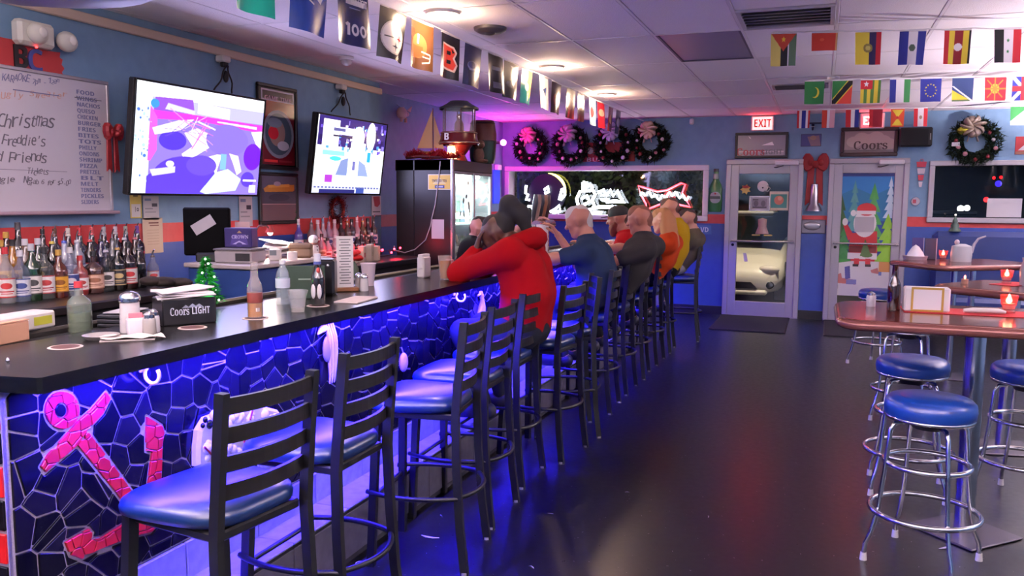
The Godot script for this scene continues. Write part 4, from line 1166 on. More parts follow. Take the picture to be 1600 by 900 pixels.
	# exit signs
	for k in 2:
		var e := thing("exit_sign", ["glowing exit sign over the left door", "red exit sign behind the strings of flags"][k], "exit sign", V([-0.83, 0.55][k], 2.665, BZ))
		put(e, "housing", B.new().box(V(0, 0, 0.03), V(0.3, 0.2, 0.05), 0.01), H("e8dada", 0.4))
		put(e, "face", B.new().box(V(0, 0, 0.057), V(0.26, 0.17, 0.006)), glow([Color(1.0, 0.62, 0.6), Color(0.9, 0.06, 0.1)][k], [2.2, 1.6][k]))
		letters(e, "lettering", "EXIT", 0.11, [H("d8343a"), glow(Color(1, 0.85, 0.85), 4.0)][k], at_xf(0, 0, 0.061), 0.003, false, 0.22)
		area("exit_lamp", V([-0.83, 0.55][k], 2.665, BZ + 0.07), V(0, 0, 1), Vector2(0.26, 0.17), Color(1.0, 0.12, 0.16), 0.22)
	# between the doors
	big_bow("red_bow", "large red velvet bow with long tails on the wall between the doors", V(-0.125, 1.86, BZ + 0.01), 0, 0.34, 0.74, Color("8c1018"))
	it = thing("hand_bell", "silver bell hanging under the red bow between the doors", "bell", V(-0.125, 1.48, BZ + 0.03))
	put(it, "bell", B.new().lathe([Vector2(0.11, 0.0), Vector2(0.1, 0.04), Vector2(0.06, 0.1), Vector2(0.05, 0.36), Vector2(0.0, 0.38)], 18), H("b4b0b8", 0.2, 0.9))
	it = thing("photo_print", "small blue portrait picture on the wall above the red bow", "picture", V(-0.195, 2.43, BZ + 0.006))
	print_quad(it, "print", 0.25, 0.155, ART, cut(0, 540, 256, 128), at_xf(0, 0, 0.006))
	put(it, "board", B.new().box(V(0, 0, 0), V(0.26, 0.165, 0.01)), H("2a2c3c"))
	it = thing("car_badge", "oval silver car badge plaque below the red bow", "plaque", V(-0.115, 1.27, BZ + 0.01))
	put(it, "plaque", B.new().box(V(0, 0, 0), V(0.31, 0.19, 0.02), 0.02), H("77727c", 0.3, 0.5))
	put(it, "emblem", B.new().ell(V(-0.02, 0.01, 0.012), V(0.11, 0.06, 0.012)), H("a9a6ae", 0.25, 0.7))
	it = thing("model_plane", "small dark model plane hung above the portrait picture", "model", V(-0.18, 2.62, BZ + 0.05))
	put(it, "wing", B.new().box(V(0, 0.03, 0), V(0.32, 0.015, 0.07), 0.005), H("1c2448"))
	put(it, "fuselage", B.new().cyl(V(0, 0.02, -0.04), V(0, -0.06, 0.06), 0.02, 0.012), H("1c2448"))
	put(it, "propeller", B.new().box(V(0, -0.02, 0.07), V(0.06, 0.008, 0.006)), H("b4b4b4", 0.3, 0.8))
	# right of the doors
	it = thing("candy_cane_hanger", "red and white hanging decoration right of the poster door", "decoration", V(1.165, 1.99, BZ + 0.01))
	for i in 4: put(it, "stripe", B.new().prism(PackedVector2Array([Vector2(-0.06 + 0.012 * i, 0.14 - i * 0.085), Vector2(0.06 - 0.012 * i, 0.14 - i * 0.085), Vector2(0.05 - 0.012 * i, 0.07 - i * 0.085), Vector2(-0.05 + 0.012 * i, 0.07 - i * 0.085)]), 0, 0.01), H("b83848" if i % 2 == 0 else "d9ccd4"))
	put(it, "loop", B.new().torus(V(0, 0.155, 0.005), 0.02, 0.004, 14, 6, Vector3.BACK), H("b83848"))
	it = thing("thermostat", "small round silver and red dial on the wall beside the right window", "dial", V(1.12, 1.62, BZ + 0.005))
	put(it, "dial", B.new().cyl(V(0, 0, 0), V(0, 0, 0.025), 0.055, 0.05, 20), H("a8a0a8", 0.3, 0.4))
	put(it, "mark", B.new().box(V(-0.015, 0.0, 0.027), V(0.04, 0.05, 0.004)), H("a03848"))
	it = thing("pennant_sign", "small red sign with a white peak at the right edge, over the right window", "sign", V(2.32, 2.32, BZ + 0.006))
	put(it, "board", B.new().box(V(0, 0, 0), V(0.22, 0.22, 0.01), 0.003), H("a8242c"))
	put(it, "peak", B.new().prism(PackedVector2Array([Vector2(-0.08, -0.06), Vector2(0.08, -0.06), Vector2(0.02, 0.04)]), 0.006, 0.01), H("ddd6d8"))
	put(it, "foot_band", B.new().box(V(0, -0.09, 0.006), V(0.21, 0.035, 0.006)), H("8a5a48"))
	it = thing("street_sign", "blue street name plate under the long window reading BLVD", "sign", V(-1.72, 1.2, BZ + 0.006))
	put(it, "plate", B.new().box(V(0, 0, 0), V(0.5, 0.13, 0.006), 0.002), H("3a62a8", 0.4))
	letters(it, "lettering", "A BLVD", 0.07, H("c9d2e4"), at_xf(0.06, 0, 0.004), 0.002, false, 0.3)
	it = thing("motion_sensor", "small white sensor at the top of the window wall", "sensor", oz(1081, 190, BZ + 0.02))
	put(it, "case", B.new().box(V(0, 0, 0), V(0.06, 0.08, 0.04), 0.012), H("e0d8dc"))
	put(it, "lens", B.new().ell(V(0, -0.02, 0.02), V(0.02, 0.015, 0.008), 10, 6), H("f0e8ea", 0.2))

# ---------- the left wall ----------
const LX := -4.3
func on_left(u: float, v: float, off := 0.0) -> Vector3: return ox(u, v, LX + off)
func scene_tv1() -> ImageTexture:
	var c := Cv.new(640, 376, Color("f4f4ff"))
	var vi := Color("5a3cf0")
	var r := RandomNumberGenerator.new()
	r.seed = 3
	c.r(0.11, 0.13, 0.89, 0.87, Color("8a74f4")).r(0.11, 0.12, 0.89, 0.13, Color("b4b0f4"))
	c.p([[0.13, 0.12], [0.4, 0.1], [0.42, 0.25], [0.12, 0.28]], Color("8c50d8")).e(0.13, 0.18, 0.03, 0.04, Color("3c8cf0")).p([[0.22, 0.16], [0.42, 0.2], [0.42, 0.24], [0.2, 0.22]], Color("c8c8f8"))
	c.p([[0.44, 0.12], [0.7, 0.14], [0.7, 0.24], [0.44, 0.22]], Color("ffffff")).p([[0.1, 0.24], [0.45, 0.24], [1.0, 0.26], [1.0, 0.34], [0.45, 0.29], [0.1, 0.32]], Color("e83ce0")).p([[0.6, 0.27], [0.95, 0.28], [0.95, 0.31], [0.6, 0.285]], Color("ffd8ff"))
	c.p([[0.1, 0.2], [0.15, 0.3], [0.16, 0.6], [0.12, 0.7], [0.1, 0.7]], Color("f05ce8")).e(0.27, 0.5, 0.1, 0.09, vi.darkened(0.1)).p([[0.12, 0.4], [0.3, 0.31], [0.42, 0.28], [0.32, 0.4], [0.14, 0.46]], Color("f6f4ff"))
	c.p([[0.35, 0.42], [0.45, 0.36], [0.53, 0.4], [0.55, 0.54], [0.46, 0.62], [0.38, 0.7], [0.34, 0.62], [0.42, 0.54]], Color("ffffff")).e(0.7, 0.45, 0.18, 0.16, vi.lightened(0.25)).p([[0.9, 0.34], [1.0, 0.32], [1.0, 0.5], [0.96, 0.48]], Color("ffffff"))
	c.e(0.93, 0.6, 0.08, 0.14, Color("6c1ce8")).p([[0.5, 0.65], [0.62, 0.6], [0.66, 0.6], [0.62, 0.8]], Color("ffffff")).r(0.65, 0.59, 0.05, 0.16, Color("7cb0f4")).p([[0.72, 0.58], [0.8, 0.6], [0.84, 0.76], [0.8, 0.8], [0.76, 0.68]], Color("fbe8ff"))
	c.e(0.38, 0.84, 0.24, 0.2, vi).e(0.2, 0.92, 0.14, 0.12, vi).e(0.5, 0.72, 0.12, 0.1, vi.lightened(0.08)).e(0.26, 0.72, 0.03, 0.03, Color("ffffff")).p([[0.12, 0.78], [0.3, 0.74], [0.3, 0.8], [0.14, 0.84]], Color("d4d0ff"))
	c.p([[0.62, 0.78], [0.72, 0.74], [0.84, 0.84], [0.8, 0.96], [0.55, 1.0], [0.5, 0.98]], Color("d0ecff")).e(0.9, 0.84, 0.06, 0.08, vi).r(0.86, 0.84, 0.12, 0.02, Color("f4f4ff")).r(0.92, 0.9, 0.06, 0.08, Color("ffffff")).r(0.0, 0.3, 0.1, 0.7, Color("e9f4ff"))
	for i in 60: c.e(r.randf_range(0.0, 0.11), r.randf_range(0.2, 0.9), r.randf() * 0.012, r.randf() * 0.02, [Color("a8c8ff"), Color("c8e8e0"), Color("4c70d0")][i % 3])
	c.r(0, 0, 1, 0.1, Color("ffffff"))
	for i in 16: c.l([[r.randf_range(0.15, 0.6), r.randf_range(0.15, 0.6)], [r.randf_range(0.2, 0.6), r.randf_range(0.2, 0.6)]], r.randf_range(0.004, 0.014), [Color("f8f0ff"), Color("c890f0"), Color("6c50f0"), Color("f070e8")][i % 4])
	c.im.resize(220, 130, Image.INTERPOLATE_LANCZOS)
	c.im.resize(640, 376, Image.INTERPOLATE_CUBIC)
	return c.tex()
func scene_tv2() -> ImageTexture:
	var c := Cv.new(480, 282, Color("f8faff"))
	var r := RandomNumberGenerator.new()
	r.seed = 6
	c.r(0.02, 0, 0.98, 0.38, Color("2c1c70"))
	for i in 120: c.r(r.randf_range(0.03, 0.97), r.randf_range(0.02, 0.4), r.randf_range(0.01, 0.04), r.randf_range(0.02, 0.07), [Color("8c7ce0"), Color("4c9cf0"), Color("f0f0ff"), Color("1a1050"), Color("6a50d0")][r.randi() % 5])
	c.r(0.08, 0.04, 0.22, 0.34, Color("ffffff")).r(0.22, 0.12, 0.4, 0.1, Color("e9ecff")).r(0.22, 0.23, 0.36, 0.02, Color("22224c")).r(0.22, 0.14, 0.16, 0.04, Color("4c5090")).r(0.0, 0.44, 1, 0.46, Color("f6fbff"))
	c.e(0.58, 0.24, 0.09, 0.16, Color("ffffff")).r(0.48, 0.3, 0.22, 0.4, Color("ffffff")).e(0.77, 0.2, 0.07, 0.2, Color("ffffff")).r(0.1, 0.44, 0.3, 0.06, Color("8ce4e0")).e(0.28, 0.54, 0.08, 0.03, Color("4cd0cc")).r(0.74, 0.42, 0.05, 0.14, Color("2ca4d0"))
	c.p([[0.3, 0.76], [0.36, 0.56], [0.46, 0.52], [0.46, 0.76]], Color("7c8cc0")).p([[0.62, 0.76], [0.62, 0.54], [0.72, 0.6], [0.78, 0.76]], Color("8c9cd0")).r(0.53, 0.56, 0.04, 0.12, Color("6c6cb0")).r(0.16, 0.76, 0.1, 0.1, Color("a83cc0"))
	c.r(0, 0.9, 1, 0.1, Color("d8dcf4")).r(0.1, 0.95, 0.5, 0.05, Color("28286c")).r(0.62, 0.92, 0.12, 0.08, Color("3c50a0"))
	for i in 20: c.r(0.03 + i * 0.048, 0.915, 0.03, 0.02, Color("5c60a0"))
	return c.tex()
func tv(label: String, at: Vector3, w: float, yaw: float, tilt: float, tex: ImageTexture, e: float) -> void:
	var t := thing("television", label, "television", at)
	t.basis = Basis(Vector3.UP, PI / 2 - yaw) * Basis(Vector3.RIGHT, tilt)
	var h := w / 1.7
	put(t, "cabinet", B.new().box(V(0, 0, -0.03), V(w, h, 0.05), 0.008), H("0a0a0c", 0.4))
	put(t, "bezel", ring_frame(-w / 2, w / 2, -h / 2, h / 2, 0.014, 0.02, 0.003), H("08080a", 0.25), V(0, 0, 0.0))
	print_quad(t, "screen", w - 0.028, h - 0.028, printed(tex, 0.3, e), Rect2(0, 0, 1, 1), at_xf(0, 0, 0.002))
	put(t, "bracket", B.new().box(V(0, 0, -0.13), V(0.3, 0.2, 0.16), 0.01), H("111111", 0.5))
	area("television_lamp", at + t.basis.z * 0.03, t.basis.z, Vector2(w - 0.06, h - 0.06), Color(0.78, 0.75, 1.0), 1.6)
func left_wall() -> void:
	art()
	tv("large television showing a violet crowd, hung tilted beside the whiteboard", V(-4.02, 1.974, -4.69), 1.235, 0.028, 0.133, scene_tv1(), 1.7)
	tv("smaller television with a white sports picture, hung tilted beyond the posters", V(-4.03, 1.979, -6.63), 1.17, 0.012, 0.138, scene_tv2(), 1.7)
	for k in 2:
		var u: float = [352, 536][k]
		var v: float = [92, 136][k]
		var p := on_left(u, v, 0.06)
		var o := thing("junction_box", ["white junction box with black lead over the large television", "white junction box with black leads over the smaller television"][k], "junction box", p)
		put(o, "box", B.new().box(V(-0.02, 0, 0), V(0.08, 0.05, 0.09), 0.01), H("d6d0cc", 0.5))
		put(o, "plug", B.new().box(V(-0.01, -0.04, 0), V(0.04, 0.04, 0.06), 0.008), H("141416"))
		for s in [-1, 1]:
			var pts := []
			for i in 9: pts.append(V(0.02 - i * 0.005, -0.05 - i * 0.024, s * (0.005 + 0.02 * i * (1.0 if k == 1 else 0.6)) + 0.012 * sin(i)))
			put(o, "lead", B.new().tube(pts, 0.006, 6), H("141416"))
		put(o, "transformer", B.new().ell(V(-0.0, -0.13, 0.0), V(0.02, 0.045, 0.025), 10, 8), H("141416"))
	# emergency light
	var e := thing("emergency_light", "white emergency light with two round lamp heads over the whiteboard", "emergency light", on_left(55, 55, 0.03), PI / 2)
	put(e, "case", B.new().box(V(-0.02, 0, 0.01), V(0.24, 0.14, 0.08), 0.02), H("d9d8cc", 0.4))
	for s in [[-0.03, 0.0], [0.17, -0.01]]:
		var hd := put(e, "lamp_head", B.new().ell(V(s[0], s[1], 0.05), V(0.065, 0.06, 0.05)), H("d9d8cc", 0.35))
		put(hd, "lens", B.new().ell(V(s[0] + 0.005, s[1] + 0.005, 0.09), V(0.03, 0.03, 0.015)), H("f0eee4", 0.1))
	put(e, "pilot_light", B.new().ell(V(-0.03, -0.074, 0.04), V(0.008, 0.008, 0.008), 8, 6), glow(Color(1, 0.1, 0.1), 5.0))
	# red banner with letters
	var bn := thing("red_banner", "ragged red paper banner with letters B and C over the whiteboard", "banner", on_left(52, 93, 0.012), PI / 2)
	var pl := PackedVector2Array()
	for q in [[-0.35, 0.09], [-0.08, 0.09], [-0.05, 0.075], [0.1, 0.065], [0.185, 0.07], [0.18, 0.04], [0.2, 0.03], [0.19, 0.0], [0.21, -0.02], [0.19, -0.045], [0.21, -0.075], [0.1, -0.08], [-0.35, -0.07]]: pl.append(Vector2(q[0], q[1]))
	put(bn, "paper", B.new().prism(pl, -0.004, 0.0), H("b83a3c", 0.8))
	letters(bn, "letter", "B", 0.13, H("141214"), at_xf(-0.085, 0.0, 0.005), 0.01)
	letters(bn, "letter", "C", 0.13, H("34408c", 0.3), at_xf(0.005, -0.005, 0.005), 0.01)
	# whiteboard
	var wb := thing("whiteboard", "framed whiteboard covered with marker writing on the left wall", "whiteboard", V(LX + 0.015, 1.91, -3.3), PI / 2)
	put(wb, "board", B.new().box(V(0.02, 0, 0), V(1.6, 0.8, 0.016)), H("cfc8d0", 0.35))
	put(wb, "frame", ring_frame(-0.8, 0.84, -0.415, 0.415, 0.022, 0.03, 0.004), H("a8a2aa", 0.35, 0.5))
	put(wb, "pen_tray", B.new().box(V(0.02, -0.405, 0.035), V(1.64, 0.02, 0.07), 0.006), H("a88e98", 0.4))
	var ink := H("6a646e", 0.6)
	var blue := H("77779c", 0.6)
	# each line: words, where it starts and ends and its height on the board
	for q in [["Christmas", -4, 84, 189, 0.075, ink], ["our Freddie's", -30, 70, 220, 0.055, ink], ["and Friends", -24, 72, 246, 0.055, ink], ["Tickets", 42, 75, 268, 0.035, ink], ["Single  No", -22, 50, 281, 0.035, ink], ["Grab 6 for $5.00", 42, 110, 285, 0.03, ink], ["7pm - 12am", 50, 92, 127, 0.03, blue], ["KARAOKE", 2, 46, 122, 0.04, blue], ["Red Ugly Sweater", -40, 104, 148, 0.035, H("d8a898")]]:
		var w0 := ox(q[1], q[3], LX + 0.02)
		var w1 := ox(q[2], q[3], LX + 0.02)
		var n: int = q[0].length()
		for i in n:
			if q[0][i] == " ": continue
			var w := w0.lerp(w1, (i + 0.5) / n)
			var xf := Transform3D(Basis(Vector3.BACK, -0.06 + 0.1 * sin(i * 2.7 + n)) * Basis(V(1, 0, 0), V(0.18, 1, 0), V(0, 0, 1)), V(-(w.z + 3.3), w.y - 1.91 + 0.006 * sin(i * 1.9 + n), 0.0095))
			letters(wb, "written_letter", q[0][i], q[4] * (1.0 + 0.12 * sin(i * 3.3)), q[5], xf, 0.0015, false, minf(absf(w1.z - w0.z) / n * 0.95, q[4] * 0.75) if q[0][i] not in "iIl'-.t" else 0.0)
	put(wb, "underline", B.new().box(V(0.32, 0.285, 0.0095), V(0.3, 0.006, 0.002)), blue)
	put(wb, "underline", B.new().box(V(0.68, 0.29, 0.0095), V(0.2, 0.005, 0.002)), ink)
	put(wb, "rule", B.new().box(V(0.2, -0.16, 0.0095), V(0.6, 0.003, 0.002)), H("8a8490"))
	var names := ["FOOD", "WINGS", "NACHOS", "QUESO", "CHICKEN", "BURGER", "FRIES", "BITES", "TOTS", "PHILLY", "ONIONS", "SHRIMP", "PIZZA", "PRETZEL", "BLT", "MELT", "TENDERS", "PICKLES", "SLIDERS"]
	for i in names.size(): letters(wb, "list_line", names[i], 0.026, blue, at_xf(0.66 + 0.01 * (i % 3), 0.325 - i * 0.037, 0.0095), 0.002, false, 0.13 + 0.02 * (i % 3))
	big_bow("red_bow", "dark red ribbon bow at the right edge of the whiteboard", on_left(174, 235, 0.02), PI / 2, 0.15, 0.32, Color("8c1620"))
	# framed pictures
	var p1 := thing("framed_poster", "black framed red poster with a helmet between the two televisions", "poster", V(LX + 0.02, 2.182, -5.9), PI / 2)
	print_quad(p1, "print", 0.5, 0.66, ARTG, cut(0, 0, 256, 384), at_xf(0, 0, 0.005))
	put(p1, "frame", ring_frame(-0.265, 0.265, -0.345, 0.345, 0.03, 0.03, 0.006), H("120f12", 0.4))
	letters(p1, "lettering", "GAME TIME", 0.035, H("d6b4bc"), at_xf(0.0, 0.235, 0.007), 0.002, false, 0.36)
	var p2 := thing("framed_picture", "black framed dusky picture of a yellow boat below the red poster", "picture", V(LX + 0.02, 1.6, -5.89), PI / 2)
	print_quad(p2, "print", 0.48, 0.39, ARTG, cut(256, 0, 256, 256), at_xf(0, 0, 0.005))
	put(p2, "frame", ring_frame(-0.265, 0.265, -0.215, 0.215, 0.03, 0.03, 0.006), H("120f12", 0.4))
	# papers by the till
	var papers := [["calendar", "yellow calendar page on the wall under the large television", 212, 321, 0.1, 0.17, cut(0, 700, 128, 192)], ["notice", "grey notice with blue print beside the yellow calendar", 236, 325, 0.14, 0.16, cut(256, 700, 128, 192)], ["notice", "buff paper notice under the grey one", 239, 368, 0.18, 0.24, cut(128, 700, 128, 192)], ["notice", "white torn paper right of the till screen", 384, 330, 0.16, 0.24, cut(256, 700, 128, 192)], ["red_card", "red and white card pinned under the smaller television", 588, 322, 0.19, 0.21, cut(384, 700, 128, 192)]]
	for q in papers:
		var o := thing(q[0], q[1], "paper", on_left(q[2], q[3], 0.008), PI / 2)
		print_quad(o, "print", q[4], q[5], ART, q[6], at_xf(0, 0, 0.002))
		put(o, "sheet", B.new().box(V(0, 0, 0), V(q[4], q[5], 0.002)), H("c9c4c4"))
	# tinsel wreath and a pink creature
	var tw := thing("tinsel_wreath", "small red tinsel wreath on the wall below the smaller television", "wreath", on_left(528, 327, 0.03), PI / 2)
	var r := RandomNumberGenerator.new()
	r.seed = 2
	var b := B.new()
	b.fl()
	for i in 900:
		var a := r.randf() * TAU
		var c := V(cos(a) * 0.1, sin(a) * 0.1, 0) + V(r.randfn(), r.randfn(), r.randfn()) * 0.018
		var d := V(r.randfn(), r.randfn(), r.randfn()).normalized() * 0.035
		var w := d.cross(V(1, 2, 3)).normalized() * 0.004
		b.t(c - w, c + w, c + d)
		b.t(c + w, c - w, c + d)
	tag(put(tw, "tinsel", b, H("8c2420", 0.25, 0.5)), "", "", "", "stuff")
	put(tw, "hoop", B.new().torus(Vector3.ZERO, 0.1, 0.016, 20, 6, Vector3.BACK), H("6c1a1a"))
	var fp := ox(628, 177, -4.58)
	var fi := thing("flying_pig", "pink winged pig figure hung high on the wall left of the cooler", "figure", V(-4.58, fp.y, fp.z), PI / 2)
	put(fi, "body", B.new().ell(Vector3.ZERO, V(0.1, 0.07, 0.05)), H("d0a49c", 0.5))
	put(fi, "snout", B.new().cyl(V(0.09, 0.0, 0), V(0.13, 0.0, 0), 0.03, 0.028), H("d9b0a8", 0.5))
	for s in [-1, 1]:
		put(fi, "wing", B.new().prism(PackedVector2Array([Vector2(0.02, 0.03), Vector2(0.14, 0.09), Vector2(0.1, 0.02)]), s * 0.05, s * 0.05 + 0.01), H("dcb4ac"))
		put(fi, "leg", B.new().cyl(V(s * 0.05, -0.05, 0.02), V(s * 0.05, -0.1, 0.02), 0.018), H("c89890"))
	put(fi, "hook", B.new().cyl(V(0, 0.06, -0.01), V(0, 0.1, -0.068), 0.004), H("555555"))

# ---------- ceiling fittings, pennants and flags ----------
var FLAG: StandardMaterial3D
var PENN: StandardMaterial3D
func flag_art() -> void:
	var k := Color("16161a")
	var w := Color("e6e2e6")
	var rd := Color("c42430")
	var ye := Color("e0c83c")
	var bl := Color("28308c")
	var gr := Color("2a7a3c")
	var c := Cv.new(512, 512, w)
	var n := 0
	var nx := func() -> Cv:
		var i := n
		n += 1
		return c.on((i % 8) * 64, (i / 8) * 64, 64, 64)
	# order of the cells follows the list in flags()
	c.on(0, 0, 64, 64).r(0, 0, 0.4, 1, Color("d8c468")).r(0.4, 0, 0.3, 1, k).r(0.68, 0, 0.32, 1, Color("5c7a5c")).r(0.66, 0.3, 0.05, 0.7, w).p([[0.0, 0], [1, 0], [0.5, 0.55]], Color("c44a34")).star(0.5, 0.2, 0.1, 5, ye)
	c.on(64, 0, 64, 64).r(0, 0, 1, 1, Color("c83c2c")).r(0.9, 0, 0.1, 1, Color("d8a060")).e(0.4, 0.4, 0.08, 0.08, Color("d86040"))
	c.on(128, 0, 64, 64).r(0, 0, 0.55, 1, ye).r(0.55, 0, 0.25, 1, Color("2c2050")).r(0.8, 0, 0.2, 1, rd).e(0.5, 0.5, 0.18, 0.13, Color("8c7a3c")).e(0.5, 0.5, 0.1, 0.07, Color("c9b860"))
	c.on(192, 0, 64, 64).r(0, 0, 0.34, 1, bl).r(0.34, 0, 0.34, 1, w).r(0.68, 0, 0.32, 1, bl).e(0.5, 0.5, 0.12, 0.1, Color("4c6050"))
	c.on(256, 0, 64, 64).r(0, 0, 0.2, 1, rd).r(0.2, 0, 0.2, 1, ye).r(0.4, 0, 0.3, 1, Color("8c1c24")).r(0.7, 0, 0.2, 1, ye).r(0.9, 0, 0.1, 1, k).e(0.55, 0.5, 0.15, 0.11, w)
	c.on(320, 0, 64, 64).r(0, 0, 0.36, 1, k).r(0.36, 0, 0.34, 1, w).r(0.7, 0, 0.3, 1, rd).star(0.52, 0.35, 0.06, 5, gr).star(0.52, 0.66, 0.06, 5, gr)
	c.on(0, 64, 64, 64).r(0, 0, 1, 1, gr).e(0.55, 0.5, 0.2, 0.22, ye).e(0.48, 0.48, 0.18, 0.2, gr)
	c.on(64, 64, 64, 64).p([[0, 0], [0.9, 0], [0, 0.9]], gr).p([[1, 0.1], [1, 1], [0.1, 1]], Color("d84438")).p([[0.8, 0], [1, 0], [1, 0.16], [0.2, 1], [0, 1], [0, 0.84]], k).l([[0.02, 0.82], [0.8, 0.0]], 0.04, ye).l([[0.2, 1.0], [1.0, 0.2]], 0.04, ye)
	c.on(128, 64, 64, 64).r(0, 0, 1, 1, ye)
	for i in 3: c.r(0.18 + i * 0.34, 0, 0.16, 1, Color("4c7a34"))
	c.r(0, 0, 0.6, 0.4, rd).star(0.3, 0.2, 0.14, 5, w)
	c.on(192, 64, 64, 64).r(0, 0, 0.32, 1, bl).r(0.32, 0, 0.36, 1, w).r(0.68, 0, 0.32, 1, Color("3c8c4c"))
	c.on(256, 64, 64, 64).r(0, 0, 1, 1, bl)
	for i in 12: c.star(0.5 + 0.25 * cos(TAU * i / 12), 0.52 + 0.25 * sin(TAU * i / 12), 0.045, 5, ye)
	c.on(320, 64, 64, 64).r(0, 0, 1, 1, Color("2c4070")).p([[0, 0.5], [1, 1], [0, 1]], ye).p([[0.0, 0.9], [1, 0.9], [1, 1], [0, 1]], Color("5c7048")).p([[0.0, 0.36], [0.1, 0.36], [1.0, 0.96], [0.9, 0.98]], w)
	c.on(384, 64, 64, 64).r(0, 0, 1, 1, rd).e(0.48, 0.5, 0.2, 0.2, Color("e09a30"))
	for i in 8: c.l([[0.48, 0.5], [0.48 + 0.5 * cos(TAU * i / 8), 0.5 + 0.5 * sin(TAU * i / 8)]], 0.06, Color("d8742c"))
	c.on(448, 64, 64, 64).r(0, 0, 1, 1, bl).l([[0, 0], [1, 1]], 0.14, w).l([[1, 0], [0, 1]], 0.14, w).r(0, 0.4, 1, 0.2, rd).r(0.4, 0, 0.2, 1, rd)
	c.on(0, 128, 64, 64).r(0, 0, 0.18, 1, rd).r(0.18, 0, 0.2, 1, w).r(0.38, 0, 0.3, 1, bl).r(0.68, 0, 0.16, 1, w).r(0.84, 0, 0.16, 1, rd)
	c.on(64, 128, 64, 64).r(0, 0, 0.4, 1, Color("c43c2c")).r(0.4, 0, 0.2, 1, w).r(0.6, 0, 0.4, 1, Color("d8a4b0"))
	c.on(128, 128, 64, 64).r(0, 0, 0.4, 1, rd).r(0.4, 0, 0.28, 1, w).r(0.68, 0, 0.32, 1, bl)
	c.on(192, 128, 64, 64).r(0, 0, 1, 1, rd).r(0.3, 0, 0.7, 1, Color("9c1c30"))
	c.on(256, 128, 64, 64).r(0, 0, 1, 1, Color("d8502c")).p([[0.1, 0.1], [0.9, 0.1], [0.5, 0.5]], ye).p([[0.1, 0.9], [0.9, 0.9], [0.5, 0.5]], ye).star(0.5, 0.5, 0.12, 5, rd)
	c.on(320, 128, 64, 64).r(0, 0, 0.3, 1, rd).r(0.3, 0, 0.4, 1, w).r(0.7, 0, 0.3, 1, rd).e(0.5, 0.5, 0.1, 0.1, Color("a08c70"))
	c.on(384, 128, 64, 64).r(0, 0, 1, 1, gr).p([[0, 0.8], [1, 0.2], [1, 1], [0, 1]], w)
	FLAG = printed(c.tex(), 0.75)
	FLAG.backlight_enabled = true
	FLAG.backlight = Color(0.3, 0.3, 0.3)
	FLAG.cull_mode = BaseMaterial3D.CULL_DISABLED
	c = Cv.new(1024, 512, Color("101014"))
	var pc := func(i: int, bg: String) -> Cv: return c.on((i % 8) * 128, (i / 8) * 170, 128, 170).r(0, 0, 1, 1, Color(bg))
	pc.call(0, "0f9c86").p([[0.2, 0.2], [0.8, 0.3], [0.5, 0.6]], Color("e89040"))
	pc.call(1, "16409c").p([[0.08, 0.3], [0.3, 0.16], [0.62, 0.18], [0.86, 0.36], [0.8, 0.46], [0.6, 0.36], [0.4, 0.42], [0.2, 0.36], [0.1, 0.44]], w).l([[0.3, 0.4], [0.6, 0.5]], 0.03, w)
	pc.call(2, "1a2258").r(0.38, 0.06, 0.32, 0.06, w).r(0.3, 0.15, 0.5, 0.1, w).r(0.4, 0.3, 0.3, 0.02, Color("8c94c0")).l([[0.3, 0.62], [0.38, 0.58], [0.38, 0.8]], 0.05, w).e(0.54, 0.69, 0.09, 0.11, w).e(0.54, 0.69, 0.04, 0.06, Color("1a2258")).e(0.74, 0.69, 0.09, 0.11, w).e(0.74, 0.69, 0.04, 0.06, Color("1a2258"))
	pc.call(3, "100e10").e(0.5, 0.55, 0.42, 0.33, Color("c9c4c6")).e(0.5, 0.55, 0.38, 0.3, Color("e9e6e6")).star(0.54, 0.38, 0.1, 4, Color("d8b840"), 0.3).star(0.72, 0.55, 0.1, 4, Color("c42430"), 0.3).star(0.54, 0.72, 0.1, 4, Color("20304c"), 0.3).r(0.18, 0.54, 0.32, 0.025, Color("3a3a3e"))
	pc.call(4, "5c3c24").e(0.42, 0.5, 0.32, 0.25, Color("e8643c")).p([[0.12, 0.5], [0.6, 0.5], [0.62, 0.7], [0.24, 0.76]], Color("d8502c")).l([[0.56, 0.6], [0.86, 0.64], [0.84, 0.8], [0.6, 0.84]], 0.03, Color("e0d6d0")).l([[0.6, 0.7], [0.86, 0.72]], 0.025, Color("e0d6d0")).r(0.36, 0.26, 0.08, 0.2, Color("e9ded6"))
	pc.call(5, "141214").p([[0.14, 0.2], [0.72, 0.24], [0.86, 0.36], [0.76, 0.5], [0.9, 0.64], [0.78, 0.82], [0.18, 0.76]], Color("e8c8c0")).p([[0.18, 0.24], [0.68, 0.28], [0.78, 0.38], [0.68, 0.5], [0.82, 0.64], [0.72, 0.77], [0.24, 0.72]], Color("d8402c")).r(0.4, 0.36, 0.18, 0.08, Color("141214")).r(0.42, 0.56, 0.18, 0.08, Color("141214")).p([[0.6, 0.3], [0.74, 0.36], [0.66, 0.4]], Color("141214"))
	pc.call(6, "181e50").e(0.5, 0.5, 0.3, 0.12, Color("6a70a0")).e(0.44, 0.48, 0.2, 0.08, Color("282e6c")).l([[0.3, 0.6], [0.7, 0.56]], 0.03, Color("8c90b4"))
	pc.call(7, "16161c").r(0.25, 0.3, 0.5, 0.1, Color("8c8c94")).r(0.3, 0.7, 0.4, 0.16, Color("6c6c74"))
	pc.call(8, "181a24").p([[0.4, 0.1], [0.8, 0.1], [0.9, 0.4]], Color("a8a8ac")).e(0.5, 0.6, 0.3, 0.1, Color("4c5064"))
